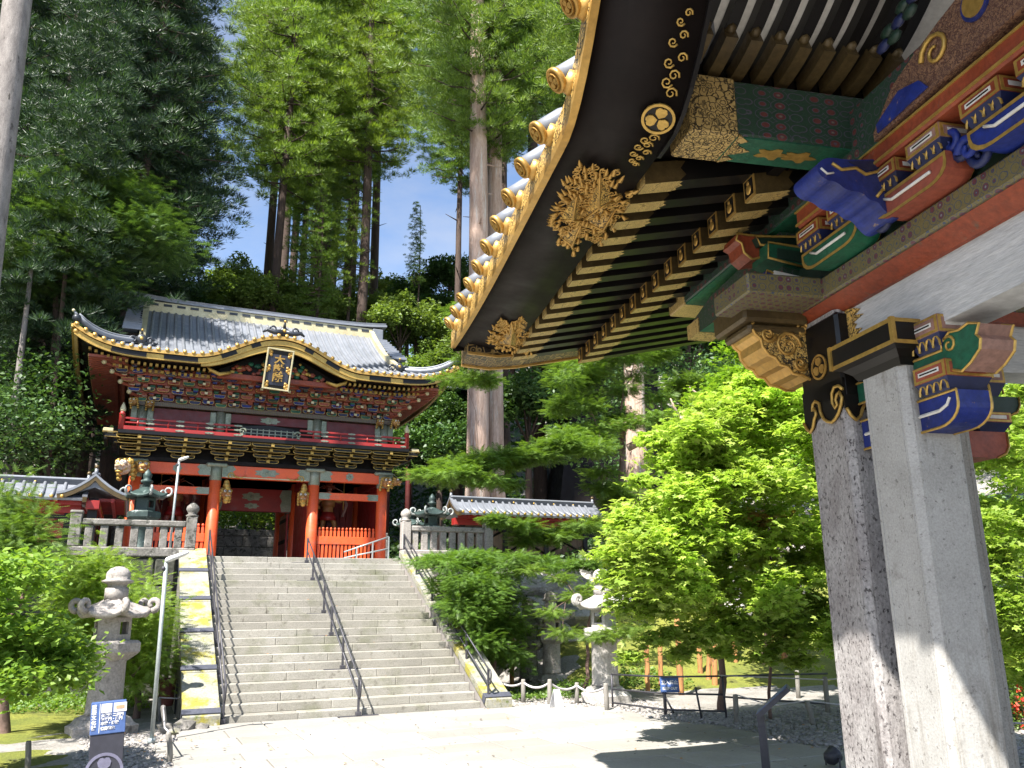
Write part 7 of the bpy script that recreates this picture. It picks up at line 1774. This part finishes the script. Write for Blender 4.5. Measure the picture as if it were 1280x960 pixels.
# ---- blob based crowns : (px, py, Y, rx, rz, count)
def blob_crown(name, label, cat, base, blobs, tmpl, size, m, mb, seed, up=.8, tilt=.7, limb_r=.05, trunk_r=.12, group=None, kind='leaf', trunk_top=None, shell=.75, jit=.25, dens=1.0, extra=None):
    rng = np.random.default_rng(seed); P_, R_, S_ = [], [], []; rr = random.Random(seed)
    base = Vector(base); t = thing(name, label, cat, tuple(base), group=group)
    cents = []
    for (c, rx, rz, n) in blobs:
        c = np.array(c); cents.append(Vector(c)); n = int(n*dens)
        d = rng.normal(size=(n, 3)); d /= np.linalg.norm(d, axis=1)[:, None]; q = rng.random(n)**(1/3.)*(1-shell)+shell*(1-rng.random(n)**2*.6)
        p = c+(d*q[:, None]*.55+rng.normal(size=(n, 3))*.40)*np.array([rx, rx, rz])*1.1
        # break the ball into twigs: pull leaves to random twig lines
        if kind == 'spray':
            out = p-c; out[:, 2] *= .25; out += rng.normal(size=out.shape)*.25*rx; out[:, 2] -= .12*rx; R_.append(spray_rot(rng, out))
        elif kind == 'maple':
            p[:, 2] -= .10*rx*((p[:, :2]-c[:2])**2).sum(1)/(rx*rx); R_.append(rotm(rng, n, up, tilt))
        else: R_.append(rotm(rng, n, up, tilt))
        P_.append(p); S_.append(size*rng.uniform(1-jit, 1+jit, n))
    P_ = np.concatenate(P_); R_ = np.concatenate(R_); S_ = np.concatenate(S_)
    me = scatter('crown', tmpl[0], tmpl[1], P_, R_, S_); me.materials.append(m)
    o = link('crown', me, None); o.parent = t; o.location = -base
    b = MB(); top = Vector(trunk_top) if trunk_top is not None else sum(cents, Vector())/len(cents)
    n = 8; tp = [base.lerp(top, i/n)+Vector((rr.uniform(-.06, .06), rr.uniform(-.06, .06), 0))*(i > 0) for i in range(n+1)]
    b.tube([tuple(p) for p in [base-Vector((0, 0, .2))]+tp], [trunk_r*1.25]+[trunk_r*(1-.55*i/n) for i in range(n+1)], 10, 0)
    nodes = [(p, limb_r*1.6) for p in tp[3:]]; todo = sorted(cents, key=lambda c: min((c-p).length for p in tp))
    for c in todo:     # grow: every twig cluster joins the nearest wood already there
        s, rs_ = min(nodes, key=lambda nd: (c-nd[0]).length+(.35 if nd[1] < limb_r*.3 else 0)); rn = max(.006, rs_*.72)
        L = (c-s).length; mid = s.lerp(c, .5)+Vector((rr.uniform(-.08, .08)*L, rr.uniform(-.08, .08)*L, .07*L)); m2 = s.lerp(c, .78)+Vector((rr.uniform(-.05, .05)*L, 0, .04*L))
        b.tube([tuple(s), tuple(mid), tuple(m2), tuple(c)], [rn, rn*.85, rn*.7, rn*.55], 6, 0); nodes.append((c, rn*.75)); nodes.append((mid, rn*.9))
        e = c+Vector((rr.uniform(-.4, .4), rr.uniform(-.4, .4), rr.uniform(-.1, .15)))*.8; b.tube([tuple(c), tuple(e)], [rn*.45, rn*.15], 4, 0)
    part('trunk', b, mb, t); return t
def spray_rot(rng, out):
    d = out/np.maximum(1e-6, np.linalg.norm(out, axis=1))[:, None]; upv = rng.normal(size=d.shape)*.28+np.array([0, 0, 1.0])
    nz_ = upv-(upv*d).sum(1)[:, None]*d; nz_ /= np.linalg.norm(nz_, axis=1)[:, None]
    y = np.cross(nz_, d); return np.stack([d, y, nz_], axis=2)
def BL(px, py, Y, rx, rz, n): q = P(px, py, Y); return ((q.x, q.y, q.z), rx, rz, n)

# ---- bright maple in front of the left pillar
rb_ = random.Random(77); bl = []
def region(polypx, Yr, k, rx, rz, n, seed, jit=.3):
    # fill a picture region with blobs at varied depth
    rr = random.Random(seed); xs_ = [p[0] for p in polypx]; ys_ = [p[1] for p in polypx]; out = []
    def inside(x, y):
        c = False; m = len(polypx)
        for i in range(m):
            (x0, y0), (x1, y1) = polypx[i], polypx[(i+1) % m]
            if (y0 > y) != (y1 > y) and x < (x1-x0)*(y-y0)/(y1-y0)+x0: c = not c
        return c
    tries = 0
    while len(out) < k and tries < 9999:
        tries += 1; x = rr.uniform(min(xs_), max(xs_)); y = rr.uniform(min(ys_), max(ys_))
        if inside(x, y): s = rr.uniform(1-jit, 1+jit); out.append(BL(x, y, rr.uniform(*Yr), rx*s, rz*s, n))
    return out
mp = region([(905, 500), (1010, 480), (1060, 520), (1090, 640), (1080, 800), (1010, 812), (960, 775), (900, 800), (850, 770), (812, 800), (790, 790), (790, 730), (770, 690), (785, 640), (815, 610), (850, 540)], (9.2, 11.8), 210, .36, .17, 225, 5)
mp += region([(830, 548), (905, 490), (990, 440), (1010, 480), (900, 540), (850, 560)], (10, 11.2), 30, .26, .11, 300, 6)
mp += [BL(x, y, 10.2, .20, .09, 160) for x, y in ((840, 790), (870, 800), (905, 815), (935, 800), (1000, 825), (765, 720), (760, 690), (790, 820), (850, 815), (955, 820), (815, 548), (835, 545), (800, 600), (775, 655), (775, 700), (800, 760), (815, 800), (975, 808), (985, 780))]
mb_ = PZ(905, 862, 0.1)
blob_crown('maple_tree', 'bright yellow-green maple filling the view left of the granite pillars', 'maple', (P(900, 870, 13.2).x, 13.2, .1), mp, MAPLE, .092, M['maple'], M['branch'], 11, up=1.3, tilt=.75, limb_r=.028, trunk_r=.07, kind='maple', trunk_top=P(905, 640, 11.5), shell=.25)
mp = region([(930, 430), (1010, 405), (1020, 560), (960, 620), (905, 600), (880, 500)], (13, 15.5), 60, .55, .25, 300, 16)
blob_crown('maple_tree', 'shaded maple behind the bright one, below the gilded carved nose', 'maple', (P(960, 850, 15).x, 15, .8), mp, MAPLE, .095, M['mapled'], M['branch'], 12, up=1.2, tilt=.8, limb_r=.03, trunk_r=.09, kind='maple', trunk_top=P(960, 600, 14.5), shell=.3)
mp = region([(1195, 490), (1330, 470), (1330, 850), (1262, 850), (1240, 780), (1225, 650)], (8.8, 12.5), 110, .42, .19, 330, 26)
blob_crown('maple_tree', 'maple seen right of the granite pillars at the right edge', 'maple', (P(1290, 870, 11).x, 11, .1), mp, MAPLE, .085, M['maple'], M['branch'], 13, up=1.2, tilt=.8, limb_r=.03, trunk_r=.08, kind='maple', trunk_top=P(1290, 640, 10.5), shell=.3)
blob_crown('maple_tree', 'young maple shoots turning reddish, in front of the left pillar edge', 'maple', (P(960, 860, 12).x, 12, .1), [BL(x, y, 9.9, .16, .08, 110) for x, y in ((950, 650), (968, 655), (985, 648), (940, 644))], MAPLE, .08, M['tipred'], M['branch'], 14, up=1.3, tilt=.7, limb_r=.012, trunk_r=.03, kind='maple', trunk_top=P(965, 690, 10.3), shell=.3)
# deep shade trees behind, right
bk = region([(640, 470), (1010, 420), (1340, 380), (1340, 800), (1010, 790), (840, 780), (700, 560)], (22, 34), 150, 1.0, .8, 300, 31)
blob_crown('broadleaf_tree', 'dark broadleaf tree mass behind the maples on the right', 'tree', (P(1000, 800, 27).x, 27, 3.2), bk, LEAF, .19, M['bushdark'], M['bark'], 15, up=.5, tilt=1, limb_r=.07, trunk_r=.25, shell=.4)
# ---- hemlock-like conifer with level sprays in the middle
def band(pts, Y, k, rx, rz, n, seed, w=10):
    rr = random.Random(seed); out = []
    for q in range(k):
        t = (q+rr.random())/k*(len(pts)-1); i_ = min(int(t), len(pts)-2); u = t-i_
        x = pts[i_][0]*(1-u)+pts[i_+1][0]*u+rr.uniform(-w, w); y = pts[i_][1]*(1-u)+pts[i_+1][1]*u+rr.uniform(-w, w)*.7
        out.append(BL(x, y, Y+rr.uniform(-.6, .6), rx*rr.uniform(.7, 1.2), rz, n))
    return out
hs = band([(535, 600), (570, 585), (610, 575), (650, 568), (700, 560), (745, 555)], 20, 24, .44, .13, 260, 41, 13)
hs += band([(560, 592), (600, 600), (635, 606)], 19.5, 7, .34, .08, 170, 42, 8)
hs += band([(745, 600), (770, 620), (790, 650), (800, 680)], 21, 14, .44, .14, 240, 43, 20)
hs += band([(650, 672), (690, 668), (730, 660), (765, 655)], 19.6, 9, .36, .09, 200, 44, 9)
hs += band([(612, 650), (640, 655), (660, 652)], 19, 4, .26, .06, 140, 45, 5)
hs += region([(720, 430), (800, 420), (850, 430), (870, 480), (840, 520), (780, 530), (740, 560), (700, 540), (690, 480)], (20.5, 23), 44, .50, .15, 250, 46)
hs += band([(575, 385), (590, 400), (600, 440), (590, 460)], 17.6, 6, .26, .07, 120, 47, 10)
hs += band([(560, 470), (600, 478), (625, 470)], 19, 5, .30, .08, 130, 48, 8)
blob_crown('hemlock_tree', 'spreading conifer with level feathery branches right of the gate', 'conifer', (P(782, 800, 21.3).x, 21.3, 1.6), hs, SPRAY, .23, M['hemlock'], M['branch'], 21, limb_r=.06, trunk_r=.15, kind='spray', trunk_top=P(775, 520, 21.5), shell=.1)
b = MB(); pts = [P(905, 478, 20), P(880, 500, 20), P(850, 525, 20.2), P(815, 545, 20.6), P(785, 560, 21.2)]; b.tube([tuple(p) for p in pts], [.05, .08, .10, .11, .12], 9, 0)
for a_, c_ in (((850, 525), (838, 498)), ((880, 500), (862, 484)), ((830, 536), (858, 548))): b.tube([tuple(P(a_[0], a_[1], 20.2)), tuple(P(c_[0], c_[1], 20.1))], [.06, .02], 7, 0)
hb_ = bpy.data.objects['hemlock_tree']; o = part('bare_limb', b, M['barkpale']); o.parent = hb_; o.location = -Vector(hb_.location)
hb = region([(532, 712), (565, 700), (640, 700), (650, 760), (640, 830), (605, 825), (570, 765)], (16.6, 18.6), 60, .36, .20, 230, 49)
hb += band([(530, 702), (580, 694), (640, 698), (700, 704), (760, 712)], 18, 20, .36, .08, 220, 50, 9)
blob_crown('conifer_bush', 'rounded conifer bush hugging the right cheek of the steps', 'bush', (P(620, 840, 17.5).x, 17.5, .05), hb, SPRAY, .16, M['hemlock'], M['branch'], 22, limb_r=.03, trunk_r=.08, kind='spray', trunk_top=P(610, 740, 17.8), shell=.15)
hc = [BL(x, y, Yq, .28, .08, 190) for x, y, Yq in ((660, 712, 17), (700, 722, 17), (738, 735, 16.6), (770, 790, 14.9), (745, 795, 15), (690, 765, 16.4), (705, 790, 16), (790, 785, 15.2), (800, 712, 17.4), (720, 745, 16.5))]
blob_crown('small_conifer', 'low feathery conifer boughs in front of the small lanterns', 'conifer', (P(730, 850, 17).x, 17, .1), hc, SPRAY, .16, M['hemlock'], M['branch'], 23, limb_r=.025, trunk_r=.05, kind='spray', trunk_top=P(740, 750, 17), shell=.1)
# ---- left verge : bright shrub tree, conifer bushes
sb_ = region([(-40, 700), (20, 695), (50, 740), (80, 790), (110, 820), (95, 850), (40, 870), (-40, 880)], (10.5, 13), 56, .30, .14, 260, 51)
blob_crown('shrub_tree', 'sunlit light green leafy tree at the lower left, left of the stone lantern', 'tree', (P(-25, 900, 12.5).x, 12.5, 0), sb_, LEAF, .10, M['shrub'], M['branch'], 24, up=1.0, tilt=.9, limb_r=.025, trunk_r=.07, trunk_top=P(0, 790, 12), shell=.2)
sc_ = region([(70, 720), (120, 705), (200, 750), (205, 800), (190, 850), (160, 850), (90, 800)], (16.5, 19.5), 44, .45, .4, 240, 52)
blob_crown('conifer_bush', 'green bush behind the stone lantern, against the mossy wall', 'bush', (P(170, 900, 17.5).x, 17.5, 0), sc_, SPRAY, .17, M['shrub'], M['branch'], 25, limb_r=.03, trunk_r=.07, kind='spray', trunk_top=P(165, 780, 17.5), shell=.2)
sd_ = region([(-20, 640), (20, 620), (45, 650), (60, 700), (30, 720), (-20, 720)], (14, 17), 20, .45, .45, 240, 53)
blob_crown('conifer_bush', 'pointed green conifer at the left edge in front of the roofed wall', 'bush', (P(15, 860, 16).x, 16, 0), sd_, SPRAY, .17, M['hemlock'], M['branch'], 26, limb_r=.03, trunk_r=.08, kind='spray', trunk_top=P(15, 660, 15.5), shell=.2)
# feathery mid-green tree over the left side
se_ = region([(0, 215), (120, 205), (210, 250), (235, 310), (200, 350), (120, 375), (0, 400)], (29, 33), 66, 1.05, .25, 150, 54)
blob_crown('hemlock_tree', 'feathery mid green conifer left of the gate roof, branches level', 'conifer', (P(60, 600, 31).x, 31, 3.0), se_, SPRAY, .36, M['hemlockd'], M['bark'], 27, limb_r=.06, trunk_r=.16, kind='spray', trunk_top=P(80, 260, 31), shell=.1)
sf_ = region([(-20, 470), (80, 440), (100, 560), (60, 590), (-20, 590)], (27, 34), 40, .9, .6, 240, 55)
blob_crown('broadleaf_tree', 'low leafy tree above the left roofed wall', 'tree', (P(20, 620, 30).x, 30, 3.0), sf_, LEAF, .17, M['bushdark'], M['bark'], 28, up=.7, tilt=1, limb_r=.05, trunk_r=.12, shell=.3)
# ---- round broadleaf trees on the hill behind the gate
rngt = np.random.default_rng(90)
def broad_mesh(seed, rad, n, size, m):
    rng = np.random.default_rng(seed); P_, R_, S_ = [], [], []
    for k in range(34):
        d = rng.normal(size=3); d /= np.linalg.norm(d); d[2] = abs(d[2])*.9+.1*rng.normal(); c = d*rad*rng.uniform(.45, .95)*np.array([1, 1, .9]); nn = n//34
        q = rng.normal(size=(nn, 3)); q /= np.linalg.norm(q, axis=1)[:, None]; p = c+q*rad*.30*(rng.random((nn, 1))**.4)*np.array([1, 1, .75]); P_.append(p); R_.append(rotm(rng, nn, .7, 1)); S_.append(size*rng.uniform(.7, 1.3, nn))
    me = scatter('crown', LEAF[0], LEAF[1], np.concatenate(P_), np.concatenate(R_), np.concatenate(S_)); me.materials.append(m); return me
bmx = [broad_mesh(61, 3.0, 9000, .30, M['broad']), broad_mesh(62, 3.2, 9000, .30, M['broad']), broad_mesh(63, 3.0, 9000, .28, M['bushdark'])]
tb = MB(); tb.tube([(0, 0, -6), (0, 0, -2), (.1, .1, 1)], [.22, .18, .06], 8, 0)
for k in range(7): tb.tube([(0, 0, -1.5), (1.2*math.cos(k*.9), 1.2*math.sin(k*.9), .6)], [.08, .02], 5, 0)
tbm = tb.mesh('trunk', [M['bark']])
spots = [(250, 395, 52, .8, 0), (285, 385, 56, .8, 1), (320, 385, 50, .75, 0), (355, 385, 54, .8, 1), (300, 370, 66, 1.0, 0), (395, 395, 52, .75, 1), (430, 400, 55, .8, 0), (475, 400, 54, .7, 0), (500, 415, 50, .8, 1), (530, 430, 52, .9, 0), (545, 400, 58, .9, 2), (510, 380, 62, .8, 2), (560, 470, 48, .9, 0), (480, 375, 70, .9, 0), (560, 360, 60, 1.0, 2), (540, 500, 44, .8, 2), (570, 540, 42, .8, 2), (550, 580, 40, .9, 2), (640, 400, 46, 1.0, 2), (660, 520, 40, 1.0, 2), (90, 470, 44, 1.0, 2), (20, 460, 46, 1.1, 2), (150, 420, 48, 1.1, 2), (210, 400, 50, 1.0, 2), (700, 430, 42, 1.1, 2), (760, 450, 44, 1.2, 2), (860, 430, 40, 1.2, 2), (60, 360, 60, 1.4, 2), (180, 340, 60, 1.3, 2), (-20, 540, 36, .9, 2), (1100, 560, 26, 1.0, 2), (1290, 560, 24, 1.0, 2), (960, 560, 30, 1.1, 2), (1200, 700, 22, 1.0, 2)]
wl = ['light green', 'pale green', 'dark green']
def rank_label(k, px, Y, v, zone):
    mates = sorted([s_[0] for j, s_ in enumerate(spots) if s_[4] == v and zone_of(s_[0]) == zone]); n = mates.index(px); m_ = len(mates)
    od = ['first', 'second', 'third', 'fourth', 'fifth', 'sixth', 'seventh', 'eighth', 'ninth', 'tenth'][n]
    return wl[v]+' round tree '+zone+', '+(od+' from left' if m_ > 1 else 'only one there')
def zone_of(px): return 'left of the gate' if px < 240 else ('above the roof ridge' if px < 450 else ('between gate and pale trunks' if px < 580 else 'on the right slope'))
for k, (px, py, Y, s, v) in enumerate(spots):
    q = P(px, py, Y); zone = zone_of(px)
    t = thing('broadleaf_tree', rank_label(k, px, Y, v, zone), 'tree', (q.x, Y, min(gz2(q.x, Y), q.z-3*s)), group=wl[v]+' rounded trees '+zone)
    for me in (bmx[v], tbm):
        o = link('crown' if me is not tbm else 'trunk', me, None); o.parent = t; o.location = q-Vector(t.location); o.scale = (s, s, s*(1 if me is not tbm else 1)); o.rotation_euler = (0, 0, k*1.3)
# green bushes behind the gate passage, on top of the far stone wall
bb_ = []
for k in range(14): bb_.append(((2.0+.55*k+rb_.uniform(-.2, .2), 42.6+rb_.uniform(-.3, .3), P(330, 645, 42.6).z+rb_.uniform(-.25, .45)), .75, .6, 420))
blob_crown('bush', 'sunlit green bush seen through the open gate on top of the far wall', 'bush', (5.0, 42.6, 6.0), bb_, LEAF, .16, M['shrub'], M['branch'], 29, up=.8, tilt=1, limb_r=.02, trunk_r=.05, shell=.4)
# undergrowth masses that read as one
def undergrowth(name, lab, rects, n, size, m, seed, h=.5):
    rng = np.random.default_rng(seed); P_ = []
    tot = sum((x1-x0)*(y1-y0) for x0, x1, y0, y1 in rects)
    for x0, x1, y0, y1 in rects:
        k = int(n*(x1-x0)*(y1-y0)/tot); x = rng.uniform(x0, x1, k); y = rng.uniform(y0, y1, k); z = np.array([gz2(a, b_) for a, b_ in zip(x, y)]); hh = h*(.5+.5*np.sin(x*1.3)*np.cos(y*1.1))*rng.random(k)+.05
        P_.append(np.stack([x, y, z+hh], 1))
    P_ = np.concatenate(P_); me = scatter(name, LEAF[0], LEAF[1], P_, rotm(rng, len(P_), .8, 1), size*rng.uniform(.6, 1.3, len(P_))); me.materials.append(m); o = link(name, me); tag(o, lab, kind='stuff')
undergrowth('undergrowth', 'dark leafy undergrowth covering the slopes behind the gate', [(-30, 45, 43, 62)], 42000, .42, M['bushdark'], 71, 1.6)
undergrowth('hillside_wood', 'far wooded hillside closing the view', [(-70, 110, 62, 130)], 60000, 1.1, M['bushdark'], 72, 6)
undergrowth('ground_cover', 'low leafy ground cover in the right garden and along the banks', [(9.5, 26, 24.5, 30), (9.6, 24, 21.5, 24.5), (13, 24, 7, 10)], 16000, .16, M['bushdark'], 73, .4)
undergrowth('ground_cover', 'low green plants between moss and rope fence', [(7.4, 9.6, 16.2, 18.2), (-4, .6, 18.5, 20.9), (9.3, 12, 16.5, 18.0)], 7000, .09, M['hemlock'], 74, .25)
# fern beside the rope
b = MB(); q = PZ(740, 872, 0.0); rr = random.Random(3)
for k in range(9):
    a = 2*PI*k/9; pts = [(q.x+math.cos(a)*.42*i/6, q.y+math.sin(a)*.42*i/6, .05+.34*math.sin(PI*.62*i/6)) for i in range(7)]
    for i in range(1, 7):
        for s in (-1, 1):
            c = Vector(pts[i]); sd = Vector((-math.sin(a), math.cos(a), 0))*s*(.10*(1-.6*abs(i-3)/4)); b.add([c-Vector((.012, 0, 0)), c+Vector((.02, 0, 0)), c+sd+Vector((0, 0, -.02))], [(0, 1, 2)], 0)
tag(part('fern', b, M['shrub']), 'light green ferns growing behind the rope by the lantern base', kind='stuff')
# azalea at the right edge
az = [BL(x, y, 9.2, .20, .16, 220) for x, y in ((1268, 870), (1285, 880), (1272, 905), (1300, 900), (1290, 860))]
tz = blob_crown('azalea_bush', 'azalea with scattered red blossoms at the right edge behind the pillar', 'bush', (P(1280, 930, 9.2).x, 9.2, 0), az, LEAF, .05, M['hemlock'], M['branch'], 30, limb_r=.012, trunk_r=.025, shell=.5)
rngf = np.random.default_rng(5); fl = []
for (c, rx, rz, n) in az: 
    d = rngf.normal(size=(16, 3)); d /= np.linalg.norm(d, axis=1)[:, None]; fl.append(np.array(c)+d*np.array([rx, rx, rz])*1.05)
fl = np.concatenate(fl); fl = np.repeat(fl, 4, 0); me = scatter('blossoms', LEAF[0], LEAF[1], fl, rotm(rngf, len(fl), .2, 1), np.full(len(fl), .055)); me.materials.append(M['flower']); o = link('blossoms', me); o.parent = tz; o.location = -Vector(tz.location)
# ================================================================== drum tower glimpsed behind the branches, and gallery roof beyond the gate
def glimpse_roof(name, label, cat, cx, cy, zr, w_, d_, zb, rot):
    t = thing(name, label, cat, (cx, cy, gz2(cx, cy)), rot, own=(0, 0, gz2(cx, cy))); b = MB(); z0 = gz2(cx, cy)
    def zz(x, y): e = max(abs(x)/(w_/2), abs(y)/(d_/2)); return zr-2.6*e+.5*e**4
    n = 16; vs = [(-w_/2+w_*i/n, -d_/2+d_*j/n, zz(-w_/2+w_*i/n, -d_/2+d_*j/n)) for j in range(n+1) for i in range(n+1)]; fs = [(j*(n+1)+i, j*(n+1)+i+1, (j+1)*(n+1)+i+1, (j+1)*(n+1)+i) for j in range(n) for i in range(n)]
    b.add(vs, fs, 0); b.add([(x, y, z-.22) for x, y, z in vs], [f[::-1] for f in fs], 1); part('roof', b, [M['copper'], M['black']], t)
    for sy in (-1, 1):
        b = MB(); b.tube([(-w_/2+w_*i/n, sy*d_/2, zz(-w_/2+w_*i/n, d_/2)+.04) for i in range(n+1)], .07, 6); part('eave_edge', b, M['copper'], t)
    for sx in (-.3, .3):
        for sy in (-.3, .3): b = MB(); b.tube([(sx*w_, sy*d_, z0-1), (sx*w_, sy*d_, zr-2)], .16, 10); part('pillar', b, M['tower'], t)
    if 'tower' in name: b = MB(); b.frust((0, 0, z0-1), (w_*.95, d_*.95), (w_*.68, d_*.68), zb-z0+1.05, 0); part('skirt_base', b, M['brownlac'], t)
    b = MB(); b.bb(-w_*.32, w_*.32, -d_*.32, d_*.32, zb, zr-1.6, 0, .02); part('body', b, M['brownlac'], t)
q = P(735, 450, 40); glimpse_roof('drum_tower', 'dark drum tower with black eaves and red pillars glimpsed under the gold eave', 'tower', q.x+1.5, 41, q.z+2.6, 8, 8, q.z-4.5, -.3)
q = P(548, 480, 44); glimpse_roof('side_hall', 'low hall with pale grey roof beyond the right corner of the gate', 'hall', q.x+1.0, 46, q.z+1.5, 9, 7, q.z-4, 0)

rl = random.Random(12); b = MB()
for k in range(420):
    if k < 150: x, y = rl.uniform(1.5, 8.2), rl.uniform(7.5, 15.2); z = .045
    elif k < 260:
        i = rl.randint(0, 20); x = rl.uniform(X0, X1); y = Y0+i*TR+rl.uniform(.03, TR-.02); z = (i+1)*RISE+.008
    else: x, y = rl.choice((rl.uniform(.0, 1.5), rl.uniform(7.8, 10))), rl.uniform(9, 15); z = .05
    a = rl.uniform(0, 6.3); r_ = rl.uniform(.015, .035); c, s_ = math.cos(a)*r_, math.sin(a)*r_
    b.add([(x-c, y-s_, z), (x-s_*.5, y+c*.5, z+rl.uniform(0, .012)), (x+c, y+s_, z+rl.uniform(0, .01)), (x+s_*.5, y-c*.5, z)], [(0, 1, 2, 3)], rl.randint(0, 1))
tag(part('fallen_leaves', b, [M['cedarpole'], M['bark']]), 'dry fallen leaves scattered over the pavement and the steps', kind='stuff')
